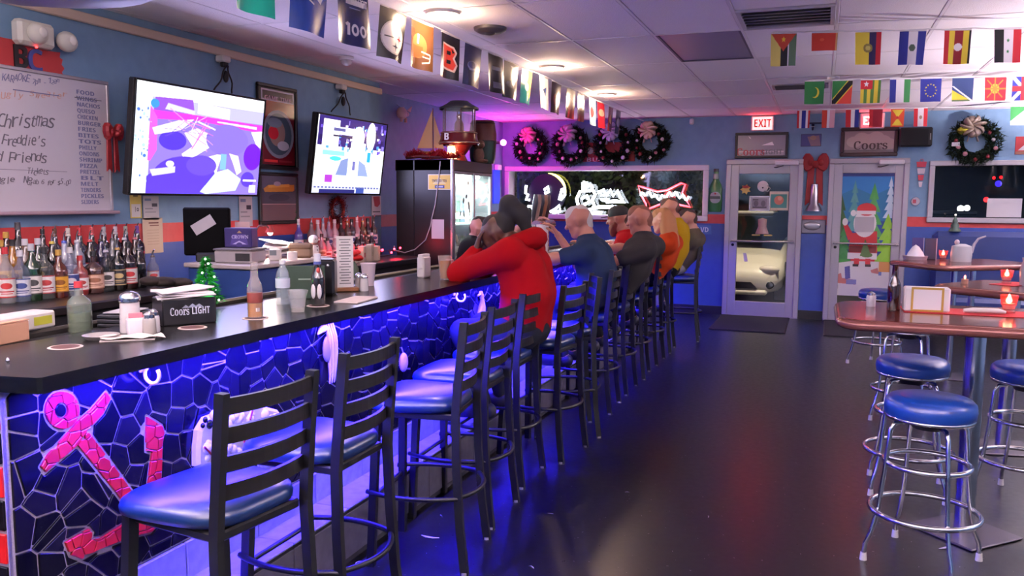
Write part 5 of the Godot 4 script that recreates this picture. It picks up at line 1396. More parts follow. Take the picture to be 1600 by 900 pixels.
	pc.call(9, "0f7c7c").p([[0.3, 0.0], [1, 0.0], [1, 0.7], [0.6, 0.9]], Color("e0a85c")).e(0.5, 0.5, 0.2, 0.12, Color("d8dcdc"))
	pc.call(10, "e6e6ea").p([[0.3, 0.4], [0.8, 0.3], [0.7, 0.6]], Color("2c4c8c"))
	pc.call(11, "1c1416").e(0.5, 0.55, 0.34, 0.24, Color("6c2a30")).e(0.5, 0.55, 0.2, 0.14, Color("1c1416"))
	pc.call(12, "1a181a").e(0.5, 0.5, 0.3, 0.2, Color("6c6468"))
	pc.call(13, "2a2024").r(0.2, 0.3, 0.6, 0.3, Color("5c4850"))
	pc.call(14, "9cc0d8").e(0.5, 0.5, 0.3, 0.2, Color("c03a3a"))
	pc.call(15, "d02430").e(0.5, 0.4, 0.3, 0.14, Color("e8b090"))
	pc.call(16, "6c2a2a").e(0.5, 0.5, 0.3, 0.2, Color("c0a080"))
	pc.call(17, "2a2a4c").e(0.5, 0.5, 0.3, 0.2, Color("9c9cac"))
	PENN = printed(c.tex(), 0.22)
	PENN.cull_mode = BaseMaterial3D.CULL_DISABLED
# a small cloth hung from its top edge: x runs along it, with a slight wave, as thick as card
func cloth(w: float, h: float, r: Rect2, sd: int) -> ArrayMesh:
	var b := B.new(true)
	var rr := RandomNumberGenerator.new()
	rr.seed = sd
	var ph := rr.randf() * 6.0
	var am := rr.randf_range(0.006, 0.016) * w / 0.3
	var f := func(i: int, j: int) -> Vector3:
		var x := -w / 2 + w * i / 6.0
		var y := -h * j / 5.0
		return V(x * (1.0 - 0.04 * j / 5.0), y, am * sin(ph + i * 0.9) * (0.3 + j / 5.0) + 0.02 * sin(ph * 2.0) * j / 5.0)
	b.sm()
	for i in 6:
		for j in 5:
			b.uq(f.call(i, j + 1), f.call(i + 1, j + 1), f.call(i + 1, j), f.call(i, j), Rect2(r.position.x + r.size.x * i / 6.0, r.position.y + r.size.y * j / 5.0, r.size.x / 6.0, r.size.y / 5.0))
	return b.done()
func overhead() -> void:
	flag_art()
	# pennants over the bar
	var zs := [[3.1, 3.37], [3.515, 3.836], [3.915, 4.228], [4.351, 4.734], [4.76, 5.071], [5.199, 5.495], [5.597, 5.909], [6.037, 6.337], [6.38, 6.712], [6.808, 7.076], [7.254, 7.516], [7.634, 7.943], [8.118, 8.416], [8.512, 8.76], [8.95, 9.237], [9.327, 9.64], [9.863, 10.089], [10.254, 10.496]]
	var pl := ["teal pennant with an orange mark, first on the bar's string", "royal blue pennant with a white running buffalo", "navy pennant with white beer lettering over the number 100", "black pennant with a white disc and three small stars", "brown pennant with an orange football helmet", "black pennant with a big orange letter B", "navy pennant with a faint bird head mark", "black pennant with two grey lines of print", "dark pennant with a pale flash, ninth on the bar's string", "teal and gold pennant over the bar", "white pennant next to the teal and gold one", "black pennant with a dull red round mark", "black pennant with a grey round mark", "small dark brown pennant before the pale blue one", "pale blue pennant near the far end of the bar", "bright red pennant near the far end of the bar", "dark red brown pennant past the bright red one", "dark blue pennant, last by the window wall"]
	for i in zs.size():
		var zc: float = -(zs[i][0] + zs[i][1]) / 2.0
		var w: float = minf(0.33, zs[i][1] - zs[i][0])
		var p := thing("pennant", pl[i], "pennant", V(-2.45, 2.722, zc), PI / 2, "pennants strung over the bar")
		put(p, "sheet", cloth(w, 0.29, Rect2((i % 8) * 0.125 + 0.002, (i / 8) * 170.0 / 512.0 + 0.002, 0.121, 168.0 / 512.0 - 0.004), i + 3), PENN)
		put(p, "hem", B.new().cyl(V(-w / 2, 0, 0), V(w / 2, 0, 0), 0.005, 0.005, 6), H("d0ccd0"))
		if i == 2:
			letters(p, "lettering", "BUD LIGHT", 0.04, H("e6e2e6"), at_xf(0.03, -0.055, 0.02), 0.001, false, 0.16)
	var pts := []
	for k in 60: pts.append(V(-2.45, 2.728 + 0.006 * sin(k * 1.3), 2.0 - k * 0.236))
	var s := thing("pennant_string", "white cord along the ceiling that carries the pennants over the bar", "cord")
	put(s, "cord", B.new().tube(pts, 0.004, 5), H("dedade"))
	# strings of world flags across the room
	var rows := [[0, 1225, 1289, 1357, 1427, 1497, 1575], [8, 1273, 1317, 1361, 1407, 1455, 1505, 1556, 1600], [16, 1256, 1295, 1332, 1369, 1403, 1439, 1590]]
	var top := [[48.0, 45.0], [124.0, 119.0], [169.0, 170.0]]
	var fl := [["flag with a red triangle over yellow, black and green, left end of the nearest string", "small plain orange red flag, second on the nearest string", "yellow, blue and red striped flag with an emblem", "blue, white and blue flag with a small emblem on the nearest string", "red, yellow and black striped flag with a white disc", "black, white and red flag on the nearest string"],
		["green flag with a yellow crescent", "green and red flag split by a black diagonal band", "green and yellow striped flag with a red corner and white star", "blue, white and green flag on the middle string", "blue flag with a ring of yellow stars", "blue flag with a yellow triangle", "red flag with a yellow sun", "blue flag with red and white crosses at the right edge"],
		["red, white and blue five striped flag, left end of farthest string", "orange red and pink striped flag on the farthest string", "red, white and blue three striped flag beside the red exit sign", "red flag across the lit red exit sign", "orange flag with yellow triangles", "red, white and red flag with a small emblem", "green and white flag at the right edge on the farthest string"]]
	for r in 3:
		var za: Vector3 = [V(-0.369, 0, -5.93), V(-0.186, 0, -8.33), V(-0.5, 0, -10.895)][r]
		var zb: Vector3 = [V(2.4, 0, -6.55), V(3.0, 0, -8.75), V(3.2, 0, -11.3)][r]
		var yaw := -atan2(zb.z - za.z, zb.x - za.x)
		var w: float = [0.165, 0.175, 0.15][r]
		for i in range(1, rows[r].size()):
			var rv := ray(rows[r][i], lerpf(top[r][0], top[r][1], (rows[r][i] - 1250) / 350.0))
			# where that sight line meets the string's vertical plane
			var nrm := V(-(zb.z - za.z), 0, zb.x - za.x)
			var q := EYE + rv * (za - V(0, 0, 0)).dot(nrm) / rv.dot(nrm)
			q.y = 2.715
			var cell: int = rows[r][0] + i - 1
			var hh: float = [0.215, 0.21, 0.215][r] * (0.55 if r == 0 and i == 2 else 1.0)
			var f := thing("flag", fl[r][i - 1], "flag", q, yaw, "world flags strung across the room")
			put(f, "cloth", cloth(w, hh, Rect2((cell % 8) * 0.125 + 0.003, (cell / 8) * 0.125 + 0.003, 0.119, 0.119), cell + 40), FLAG)
			put(f, "sleeve", B.new().cyl(V(-w / 2, 0, 0), V(w / 2, 0, 0), 0.005, 0.005, 6), H("dedade"))
		pts = []
		for k in 30:
			var q := za.lerp(zb, k / 29.0)
			pts.append(V(q.x, 2.721 + 0.004 * sin(k * 2.1), q.z))
		s = thing("flag_string", "white cord carrying the %s row of world flags" % ["nearest", "middle", "farthest"][r], "cord")
		put(s, "cord", B.new().tube(pts, 0.0045, 5), H("dedade"))
	# air vents and a dark panel in the ceiling
	var v := thing("air_vent", "square ceiling air vent with angled dark slats at the top of the picture", "air vent", V(-0.275, 2.776, -5.755))
	put(v, "rim", ring_frame(-0.295, 0.295, -0.295, 0.295, 0.03, 0.02, 0.004), H("b4aeb4", 0.5)).rotation.x = PI / 2
	for i in 6:
		var sl := put(v, "slat", B.new().box(Vector3.ZERO, V(0.53, 0.006, 0.09), 0.002), H("8c8890", 0.35, 0.3), V(0, 0.018, -0.22 + 0.088 * i))
		sl.rotation.x = 0.6
	put(v, "duct", B.new().box(V(0, 0.06, 0), V(0.54, 0.02, 0.54)), H("2a282c"))
	v = thing("air_vent", "smaller dark ceiling vent near the window wall by the left exit sign", "air vent", V(-0.275, 2.77, -9.11))
	put(v, "rim", ring_frame(-0.27, 0.27, -0.17, 0.17, 0.03, 0.014, 0.003), H("8c868c", 0.5)).rotation.x = PI / 2
	for i in 4:
		var sl := put(v, "slat", B.new().box(Vector3.ZERO, V(0.48, 0.005, 0.07), 0.002), H("5c585e", 0.4), V(0, 0.0, -0.1 + 0.07 * i))
		sl.rotation.x = 0.6
	v = thing("ceiling_panel", "dull lavender light panel switched off in the ceiling", "light panel", V(-0.885, 2.782, -6.67))
	put(v, "lens", B.new().box(V(0, 0.006, 0), V(0.57, 0.01, 1.18)), H("77708a", 0.4))
	put(v, "rim", ring_frame(-0.298, 0.298, -0.605, 0.605, 0.02, 0.016, 0.003), H("4c465a", 0.5)).rotation.x = PI / 2
	v = thing("ceiling_fan_vent", "dark oval fixture on the ceiling beside the pennant with the orange helmet", "fixture", V(-2.2, 2.77, -5.45))
	put(v, "disc", B.new().lathe([Vector2(0, -0.03), Vector2(0.08, -0.028), Vector2(0.11, -0.012), Vector2(0.115, 0.006)], 20), H("3c383c", 0.5))
	put(v, "cone", B.new().lathe([Vector2(0, -0.045), Vector2(0.03, -0.04), Vector2(0.04, -0.028)], 14), H("242024", 0.5))
	v = thing("smoke_detector", "small white smoke detector on the ceiling above the middle string of flags", "smoke detector", oy(1302, 121, 2.772))
	put(v, "base", B.new().lathe([Vector2(0.055, 0.004), Vector2(0.055, -0.02), Vector2(0.04, -0.035), Vector2(0, -0.037)], 20), H("e4e0e4", 0.5))
	put(v, "test_button", B.new().ell(V(0.02, -0.036, 0), V(0.008, 0.004, 0.008), 8, 6), H("b0b0b4", 0.4))
	v = thing("camera_dome", "small white dome camera on the ceiling over the back bar", "camera", V(-3.77, 2.775, -6.15))
	put(v, "base", B.new().lathe([Vector2(0.06, 0.0), Vector2(0.062, -0.025), Vector2(0.05, -0.03)], 20), H("dcd6da", 0.4))
	put(v, "dome", B.new().lathe([Vector2(0.048, -0.028), Vector2(0.042, -0.055), Vector2(0.025, -0.07), Vector2(0, -0.075)], 20), H("c9c6cc", 0.15))

# ---------- high tables and round stools on the right ----------
func rounded(hx: float, hz: float, r: float, n := 6) -> PackedVector2Array:
	var p := PackedVector2Array()
	for c in [[1, 1, 0], [-1, 1, 1], [-1, -1, 2], [1, -1, 3]]:
		for k in n + 1:
			var a: float = (c[2] + k / float(n)) * PI / 2
			p.append(Vector2(c[0] * (hx - r) + r * cos(a), c[1] * (hz - r) + r * sin(a)))
	return p
func high_table(label: String, at: Vector3, yaw: float, hx: float, hz: float, posts: Array) -> Node3D:
	var t := thing("high_table", label, "table", at, yaw)
	var up := Transform3D(Basis(V(1, 0, 0), V(0, 0, -1), V(0, 1, 0)), Vector3.ZERO)
	var b := B.new()
	b.X = up
	b.prism(rounded(hx - 0.008, hz - 0.008, 0.11), 1.02, 1.07, 0.004)
	var wood := grain(Color("4a1c18"), Color("6b2a20"), 0.02, 0.16, V(0.5, 6.0, 3.0))
	put(t, "top", b, wood)
	var e := []
	for q in rounded(hx - 0.012, hz - 0.012, 0.11): e.append(V(q.x, 1.044, -q.y))
	put(t, "edge_band", B.new().tube(e, 0.028, 8, true, Vector2(1.0, 0.9)), H("7a4a44", 0.22, 0.35))
	for p in posts:
		put(t, "post", B.new().cyl(V(p, 0.01, 0), V(p, 1.02, 0), 0.045 if posts.size() == 1 else 0.028, -1.0, 20), H("c9c7cc", 0.16, 1.0))
		put(t, "plate", B.new().box(V(p, 1.012, 0), V(0.2, 0.012, 0.2), 0.003), H("2a2a2c", 0.4))
	var fb := B.new()
	fb.X = Transform3D(Basis(Vector3.UP, PI / 4), Vector3.ZERO)
	fb.box(V(0, 0.006, 0), V(0.36, 0.012, 0.36), 0.004)
	put(t, "base_plate", fb, H("5a545c", 0.35, 0.6))
	return t
func round_stool(label: String, at: Vector3, yaw: float) -> Node3D:
	var t := thing("round_stool", label, "stool", at, yaw, "round blue stools at the high tables")
	var cr := H("d4d3d8", 0.12, 1.0)
	put(t, "seat", B.new().lathe([Vector2(0, 0.655), Vector2(0.172, 0.655), Vector2(0.184, 0.67), Vector2(0.188, 0.7), Vector2(0.184, 0.728), Vector2(0.165, 0.747), Vector2(0.11, 0.756), Vector2(0, 0.758)], 36), H("123a8c", 0.3, 0.0, {"metallic_specular": 0.6}))
	put(t, "seat_band", B.new().torus(V(0, 0.662, 0), 0.176, 0.01, 32, 6), cr)
	put(t, "swivel", B.new().cyl(V(0, 0.61, 0), V(0, 0.655, 0), 0.07, 0.1, 16), H("3a3a3e", 0.4, 0.8))
	for i in 4:
		var d := V(cos(TAU * i / 4), 0, sin(TAU * i / 4))
		put(t, "leg", B.new().tube([d * 0.1 + V(0, 0.635, 0), d * 0.15 + V(0, 0.63, 0), d * 0.168 + V(0, 0.6, 0), d * 0.185 + V(0, 0.42, 0), d * 0.205 + V(0, 0.24, 0), d * 0.232 + V(0, 0.13, 0), d * 0.255 + V(0, 0.08, 0), d * 0.26 + V(0, 0.02, 0)], 0.0105, 8), cr)
		put(t, "foot", B.new().cyl(d * 0.26 + V(0, 0.0, 0), d * 0.26 + V(0, 0.035, 0), 0.016, 0.013, 10), H("c4c0b4", 0.6))
	put(t, "upper_ring", B.new().torus(V(0, 0.45, 0), 0.175, 0.0125, 36, 8), cr)
	put(t, "foot_ring", B.new().torus(V(0, 0.23, 0), 0.225, 0.0125, 40, 8), cr)
	return t
func candle(label: String, at: Vector3) -> void:
	var t := thing("candle_holder", label, "candle", at)
	put(t, "cup", B.new().lathe([Vector2(0, 0.0), Vector2(0.028, 0.0), Vector2(0.03, 0.012), Vector2(0.024, 0.02), Vector2(0.034, 0.045), Vector2(0.04, 0.09), Vector2(0.037, 0.09), Vector2(0.03, 0.045), Vector2(0.0, 0.03)], 18), M(Color(0.85, 0.25, 0.22, 0.45), 0.08, 0.0, {"transparency": 1}))
	put(t, "wax", B.new().cyl(V(0, 0.025, 0), V(0, 0.05, 0), 0.026, 0.028, 14), H("e8d0c4", 0.6))
	put(t, "flame", B.new().lathe([Vector2(0, 0.048), Vector2(0.012, 0.056), Vector2(0.014, 0.066), Vector2(0.006, 0.085), Vector2(0, 0.097)], 12), glow(Color(1.0, 0.78, 0.6), 14.0))
	light(OmniLight3D.new(), "candle_lamp", at + V(0, 0.07, 0), Color(1.0, 0.45, 0.3), 0.04, 0.02)
func tables() -> void:
	high_table("nearest high table with a glossy red brown top and a steel post", V(0.71, 0, -4.45), 0.0, 0.62, 0.4, [0.0])
	high_table("second high table, turned askew, with a candle at its near side", V(1.17, 0, -6.12), 0.95, 0.36, 0.36, [0.0])
	high_table("farthest high table, turned askew on two thin posts", V(1.22, 0, -8.5), 0.6, 0.55, 0.36, [-0.1, 0.1])
	var s := round_stool("round blue vinyl stool with chrome legs, nearest the camera", V(0.48, 0, -4.0), 0.35)
	s.position.z = -4.02
	var others := [["round blue stool on the far left side of the nearest high table", V(0.5, 0, -5.02), 0.75], ["round blue stool partly under the right of the nearest high table", V(1.07, 0, -5.05), 0.2], ["chrome stool behind, its ring seen under the nearest tabletop", V(0.62, 0, -6.7), 0.5], ["round blue stool at the right of the second high table", V(1.75, 0, -6.4), 0.3], ["round blue stool by the farthest high table", V(0.55, 0, -8.9), 0.1]]
	for o in others: copy_of(s, o[0], o[1], o[2])
	# things on the nearest table
	var y := 1.07
	var t := thing("napkin_holder", "white napkin holder with a gold framed card on the nearest high table", "napkin holder", V(0.49, y, -4.5), 0.05)
	put(t, "holder", B.new().box(V(0, 0.062, 0), V(0.205, 0.12, 0.07), 0.008), H("e9e4e6", 0.35))
	put(t, "card", B.new().box(V(0.0, 0.064, 0.037), V(0.13, 0.112, 0.003)), H("efe9ea", 0.5))
	put(t, "gold_frame", ring_frame(-0.072, 0.072, 0.004, 0.122, 0.01, 0.005, 0.001), H("c8a050", 0.3, 0.4), V(0, 0, 0.039))
	brown_bottle("brown beer bottle beside the white napkin holder", V(0.345, y, -4.48))
	candle("lit red glass candle on the nearest high table", V(0.86, y, -4.58))
	t = thing("place_napkin", "red paper napkin under the napkin holder and candle", "napkin", V(0.7, y + 0.001, -4.55))
	put(t, "sheet", B.new().box(V(0, 0.001, 0), V(0.62, 0.002, 0.24)), H("b01c28", 0.8))
	t = thing("wrapped_cutlery", "white paper napkin roll lying on the red napkin", "cutlery", V(0.745, y + 0.003, -4.5), 0.1)
	put(t, "roll", B.new().tube([V(-0.09, 0.012, 0), V(-0.05, 0.016, 0), V(0.06, 0.016, 0), V(0.09, 0.011, 0.01)], [0.01, 0.014, 0.014, 0.008], 10, false, Vector2(1.4, 0.9)), H("d6d0cc", 0.8))
	t = thing("salt_shaker", "small glass shaker at the left of the nearest high table", "shaker", V(0.25, y, -4.62))
	put(t, "jar", B.new().lathe([Vector2(0, 0), Vector2(0.022, 0.0), Vector2(0.024, 0.05), Vector2(0.018, 0.06)], 12), H("b4aeb4", 0.2))
	put(t, "cap", B.new().lathe([Vector2(0.02, 0.058), Vector2(0.02, 0.068), Vector2(0.0, 0.078)], 12), H("c9c9cc", 0.2, 0.9))
	# things on the second table
	candle("lit red glass candle on the second high table", V(1.16, y, -6.3))
	t = thing("tea_light", "tiny lit tea light at the left corner of the second high table", "candle", V(0.9, y, -6.2))
	put(t, "cup", B.new().lathe([Vector2(0, 0), Vector2(0.02, 0), Vector2(0.022, 0.03), Vector2(0.0, 0.028)], 12), H("a07868", 0.3))
	put(t, "flame", B.new().ell(V(0, 0.042, 0), V(0.007, 0.014, 0.007), 8, 6), glow(Color(1, 0.5, 0.3), 6.0))
	t = thing("glass_pitcher", "grey glass pitcher at the right edge on the second high table", "pitcher", V(1.28, y, -6.22))
	put(t, "body", B.new().lathe([Vector2(0, 0), Vector2(0.06, 0), Vector2(0.065, 0.1), Vector2(0.05, 0.16), Vector2(0.055, 0.18)], 16), H("8f949c", 0.15))
	put(t, "handle", B.new().torus(V(0.07, 0.09, 0), 0.04, 0.008, 16, 6, Vector3.BACK), H("8f949c", 0.15))
	t = thing("place_napkin", "red napkin on the second high table", "napkin", V(1.2, y + 0.001, -6.28), 0.9)
	put(t, "sheet", B.new().box(V(0, 0.001, 0), V(0.3, 0.002, 0.16)), H("a81c28", 0.8))
	# things on the farthest table
	candle("lit candle on the farthest high table", V(1.06, y, -8.62))
	t = thing("teapot", "white pot with a lid and spout on the farthest high table", "pot", V(1.2, y, -8.56))
	put(t, "body", B.new().lathe([Vector2(0, 0), Vector2(0.085, 0.0), Vector2(0.09, 0.06), Vector2(0.082, 0.14), Vector2(0.03, 0.16), Vector2(0, 0.16)], 18), H("a9a8ac", 0.3))
	put(t, "lid_knob", B.new().ell(V(-0.04, 0.175, 0), V(0.022, 0.025, 0.022), 10, 6), H("d8c4c8", 0.3))
	put(t, "spout", B.new().tube([V(0.08, 0.08, 0), V(0.1, 0.16, 0), V(0.13, 0.21, 0), V(0.19, 0.235, 0)], [0.014, 0.012, 0.01, 0.007], 8), H("a4a0a8", 0.3))
	t = thing("napkin_pile", "pile of white napkins in a dish on the farthest high table", "napkins", V(0.83, y, -8.66))
	put(t, "dish", B.new().lathe([Vector2(0, 0.0), Vector2(0.1, 0.0), Vector2(0.11, 0.035), Vector2(0.1, 0.035), Vector2(0, 0.02)], 18), H("9c8c98", 0.4))
	put(t, "napkins", B.new().lathe([Vector2(0.085, 0.02), Vector2(0.07, 0.06), Vector2(0.03, 0.12), Vector2(0.0, 0.14)], 7), H("d9d4dc", 0.9))
	for k in 2:
		t = thing("menu_stand", ["purple backed menu standing behind the napkin pile", "dark menu standing between the napkins and the candle"][k], "menu", V([0.86, 0.96][k], y, [-8.8, -8.7][k]))
		put(t, "card", B.new().box(V(0, 0.1, 0), V(0.1, 0.2, 0.012), 0.003), H(["3c2c6c", "2a2440"][k], 0.4))
		put(t, "clip_edge", B.new().box(V(0.05, 0.1, 0.002), V(0.006, 0.2, 0.016)), H("a8a4b8", 0.3))
	# blue padded booth at the window wall
	t = thing("booth", "dark blue padded booth back against the window wall at the right", "booth", V(2.35, 0, -11.5))
	put(t, "back", B.new().box(V(0, 0.65, -0.2), V(2.1, 1.2, 0.16), 0.06), H("1c2c60", 0.35))
	put(t, "seat", B.new().box(V(0, 0.4, 0.1), V(2.1, 0.14, 0.5), 0.05), H("1c2c60", 0.35))
	put(t, "plinth", B.new().box(V(0, 0.16, 0.06), V(2.0, 0.32, 0.42)), H("16161a"))
	t = thing("small_tree", "small grey green table tree with a bright tip on the booth ledge", "ornament", V(1.55, 1.25, -11.7))
	put(t, "cone", B.new().lathe([Vector2(0.075, 0.0), Vector2(0.04, 0.06), Vector2(0.055, 0.06), Vector2(0.025, 0.12), Vector2(0.035, 0.12), Vector2(0.0, 0.2)], 14), H("3c5048", 0.6))
	put(t, "tip", B.new().ell(V(0, 0.205, 0), V(0.012, 0.012, 0.012), 8, 6), glow(Color(1, 0.9, 0.85), 2.0))
func brown_bottle(label: String, at: Vector3, c := Color("2a0e08"), lab := Color(0, 0, 0, 0)) -> Node3D:
	var t := thing("beer_bottle", label, "bottle", at)
	put(t, "glass", B.new().lathe([Vector2(0, 0), Vector2(0.029, 0.0), Vector2(0.0305, 0.006), Vector2(0.0305, 0.115), Vector2(0.027, 0.135), Vector2(0.0155, 0.165), Vector2(0.0135, 0.22), Vector2(0.0145, 0.222), Vector2(0.0145, 0.228), Vector2(0, 0.228)], 20), M(c, 0.07, 0.0, {"metallic_specular": 0.7}))
	if lab.a > 0: put(t, "label", B.new().lathe([Vector2(0.0309, 0.04), Vector2(0.0312, 0.042), Vector2(0.0312, 0.1), Vector2(0.0309, 0.102)], 20), M(lab, 0.5))
	return t

# ---------- back bar ----------
# A spirit bottle with its base at the origin. s: height, radius, glass colour, opacity, label strip (-1 none), cap colour, pourer
func spirit(called: String, label: String, at: Vector3, h: float, r: float, c: Color, clear: bool, strip: int, cap: Color, pour: int, grp := "", square := false) -> Node3D:
	var t := thing(called, label, "bottle", at, 0, grp)
	var m: Material = M(Color(c.r, c.g, c.b, 0.3), 0.05, 0.0, {"transparency": 1}) if clear else M(c, 0.08, 0.0, {"metallic_specular": 0.7})
	var b := B.new()
	b.lathe([Vector2(0, 0.0), Vector2(r * 0.92, 0.0), Vector2(r, 0.008), Vector2(r, h * 0.55), Vector2(r * 0.9, h * 0.63), Vector2(0.016, h * 0.74), Vector2(0.0135, h * 0.9), Vector2(0.0, h * 0.9)], 4 if square else 16)
	put(t, "glass", b, m)
	if clear: put(t, "spirit", B.new().lathe([Vector2(0, 0.006), Vector2(r * 0.88, 0.006), Vector2(r * 0.9, h * 0.4), Vector2(0, h * 0.4)], 4 if square else 14), M(Color(c.r * 0.7, c.g * 0.75, c.b * 0.7, 0.55), 0.06, 0.0, {"transparency": 1}))
	if strip >= 0:
		var lb := B.new(true)
		lb.fl()
		var y0 := h * 0.12
		var y1 := h * 0.46
		for k in 8:
			var a0 := PI * (k / 8.0) - PI * 0.28
			var a1 := PI * ((k + 1) / 8.0) - PI * 0.28
			var p0 := V(cos(a0), 0, sin(a0)) * (r + 0.0012)
			var p1 := V(cos(a1), 0, sin(a1)) * (r + 0.0012)
			lb.uq(p1 + V(0, y0, 0), p0 + V(0, y0, 0), p0 + V(0, y1, 0), p1 + V(0, y1, 0), cut(strip * 64 + 64 - (k + 1) * 8, 900, 8, 100))
		if not square: put(t, "label", lb, ART)
		else: put(t, "label", B.new().box(V(r * 0.72, (y0 + y1) / 2, 0), V(0.002, y1 - y0, r * 1.1)), H("d8d2cc"))
	if pour == 0: put(t, "cap", B.new().cyl(V(0, h * 0.88, 0), V(0, h, 0), 0.016, 0.015, 12), M(cap, 0.4))
	else:
		put(t, "collar", B.new().cyl(V(0, h * 0.88, 0), V(0, h * 0.93, 0), 0.015, 0.012, 10), M(cap, 0.4))
		put(t, "pourer", B.new().tube([V(0, h * 0.92, 0), V(0, h * 1.0, 0), V(0.004, h * 1.06, 0), V(0.014, h * 1.12, 0)], [0.007, 0.0055, 0.0045, 0.004], 8), H("c6c4c8", 0.2, 0.9))
		if pour == 2: put(t, "neck_tag", B.new().cyl(V(0, h * 0.94, 0), V(0, h * 1.05, 0), 0.012, 0.012, 10), M(cap, 0.5))
	return t
func back_bar() -> void:
	art()
	var blk := H("131216", 0.5)
	# cabinets and stepped shelves
	for k in 2:
		var z0: float = [-2.3, -5.35][k]
		var z1: float = [-4.2, -7.2][k]
		var n := z0 - z1
		var c := thing("back_cabinet", ["black back bar cabinet with stepped bottle shelves under the whiteboard", "black back bar cabinet with bottle shelves beside the cooler"][k], "cabinet", V(0, 0, (z0 + z1) / 2))
		put(c, "carcass", B.new().box(V(-3.94, 0.5, 0), V(0.68, 1.0, n)), blk)
		put(c, "worktop", B.new().box(V(-3.92, 1.03, 0), V(0.74, 0.05, n + 0.04), 0.008), H("1a1517", 0.3))
		for j in 3: put(c, "step_shelf", B.new().box(V(-3.98 - 0.11 * j, 1.055 + [0.0, 0.02, 0.04][j] * 1.0, 0), V(0.12, 0.012 + 0.04 * j, n - 0.04), 0.003), H("211c1e", 0.35))
		for j in 3:
			var d := put(c, "door", B.new().box(V(-3.592, 0.5, -n / 2 + n * (j + 0.5) / 3), V(0.02, 0.86, n / 3 - 0.02), 0.006), H("1c1b20", 0.45))
			put(d, "handle", B.new().cyl(V(-3.575, 0.6, -n / 2 + n * (j + 0.15) / 3), V(-3.575, 0.8, -n / 2 + n * (j + 0.15) / 3), 0.006), H("8a8a8e", 0.3, 0.9))
	# left bottles: front row
	var red := Color("a8242c")
	var wht := Color("d9d9dc")
	var bk := Color("141416")
	var gold := Color("b08a3c")
	var front := [[11, "clear bottle with a white label and red cap, left end of the front shelf row", Color("c9c6c4"), true, 0, red, 0.29, 0.04, 0],
		[34, "pale blue tinted bottle with a tall white label, second in the front shelf row", Color("8c9cc0"), true, 1, wht, 0.27, 0.042, 0], [52, "dark green bottle with a square white label and silver top", Color("12301c"), false, 2, Color("c0c0c4"), 0.3, 0.043, 0],
		[72, "grey bottle with a round white label", Color("6c7474"), true, 5, bk, 0.28, 0.045, 0], [94, "bottle with an orange yellow label and dark base", Color("4c1a10"), false, 3, gold, 0.26, 0.042, 0],
		[112, "bottle with a blue and white label", Color("a8b0c8"), true, 7, wht, 0.27, 0.04, 0], [127, "short bottle with a white oval label and red neck", Color("7a2a2a"), false, 5, red, 0.22, 0.04, 0], [148, "squat bottle with a wide peach label", Color("3c2420"), false, 4, bk, 0.24, 0.052, 0],
		[168, "dark clear bottle with a small white label", Color("3c4040"), true, 2, wht, 0.26, 0.04, 1], [186, "black bottle with a gold band", Color("101012"), false, 6, gold, 0.27, 0.042, 1], [203, "dark bottle with a red patch low on its side", Color("1a0c0c"), false, 0, bk, 0.28, 0.045, 0], [219, "dark bottle at the right end of the front shelf row", Color("101014"), false, -1, Color("6a6a6e"), 0.26, 0.04, 1]]
	for q in front:
		var p := ox(q[0], 458, -3.88)
		spirit("liquor_bottle", q[1], V(-3.88, 1.055, p.z), q[6], q[7], q[2], q[3], q[4], q[5], q[8], "bottles on the left back bar shelves")
	var mid := [[4, "amber bottle behind the front row, left edge of the picture", Color("6c3c14"), 3, gold, 0], [22, "bottle with a curved gold label behind the front row", Color("8c5c1c"), 3, bk, 0], [42, "bottle with a cream label in the second row", Color("5c4c40"), 5, wht, 0], [62, "dark bottle with a silver top in the second row", Color("16241c"), 6, Color("c9c9cc"), 0], [84, "dark bottle with a yellow neck in the second row", Color("1c1814"), -1, Color("c8b040"), 1],
		[103, "clear bottle with a blue cap in the second row", Color("9ca4b4"), 7, Color("3048a0"), 1], [123, "clear bottle with silver pourer in the second row", Color("8c94a0"), 1, wht, 1], [143, "bottle with a red neck label in the second row", Color("201418"), 0, red, 1], [160, "dark violet bottle in the second row", Color("1c1440"), -1, bk, 1], [178, "grey bottle in the second row", Color("50545c"), 2, bk, 1], [197, "dark bottle with white collar in the second row", Color("141418"), -1, wht, 1], [213, "brown bottle with pink collar, right end of the second row", Color("2a1410"), 4, Color("c06a70"), 1]]
	for q in mid:
		var p := ox(q[0], 440, -4.0)
		spirit("liquor_bottle", q[1], V(-4.0, 1.09, p.z), 0.285, 0.04, q[2], false, q[3], q[4], q[5], "bottles on the left back bar shelves")
	spirit("liquor_bottle", "tall black bottle with a bulbous stopper at the left of the back row", V(-4.13, 1.13, ox(30, 400, -4.13).z), 0.33, 0.058, Color("100c10"), false, -1, Color("3c383c"), 0, "bottles on the left back bar shelves")
	spirit("liquor_bottle", "dark brown bottle with a gold cap at the left edge of the back row", V(-4.13, 1.13, ox(11, 400, -4.13).z), 0.28, 0.045, Color("2a100c"), false, 3, gold, 0, "bottles on the left back bar shelves")
	var cols := ["1c1c20", "4a2a1c", "d8d0c0", "b02a30", "b84a50", "b0b4b8", "c9c4cc", "9ca89c", "5c2a80"]
	var nm := ["black collar", "brown collar", "cream collar", "red collar", "rose collar", "grey collar", "white collar", "pale green collar", "purple collar"]
	for i in 9:
		var u: float = [67, 86, 107, 125, 144, 163, 181, 197, 215][i]
		spirit("liquor_bottle", "dark bottle with steel pourer and %s, back row, against red stripe" % nm[i], V(-4.13, 1.13, ox(u, 380, -4.13).z), 0.275, 0.042, Color("181a2c") if i % 2 else Color("22202a"), false, [-1, 7, 1, -1][i % 4], Color(cols[i]), 2, "bottles on the left back bar shelves")
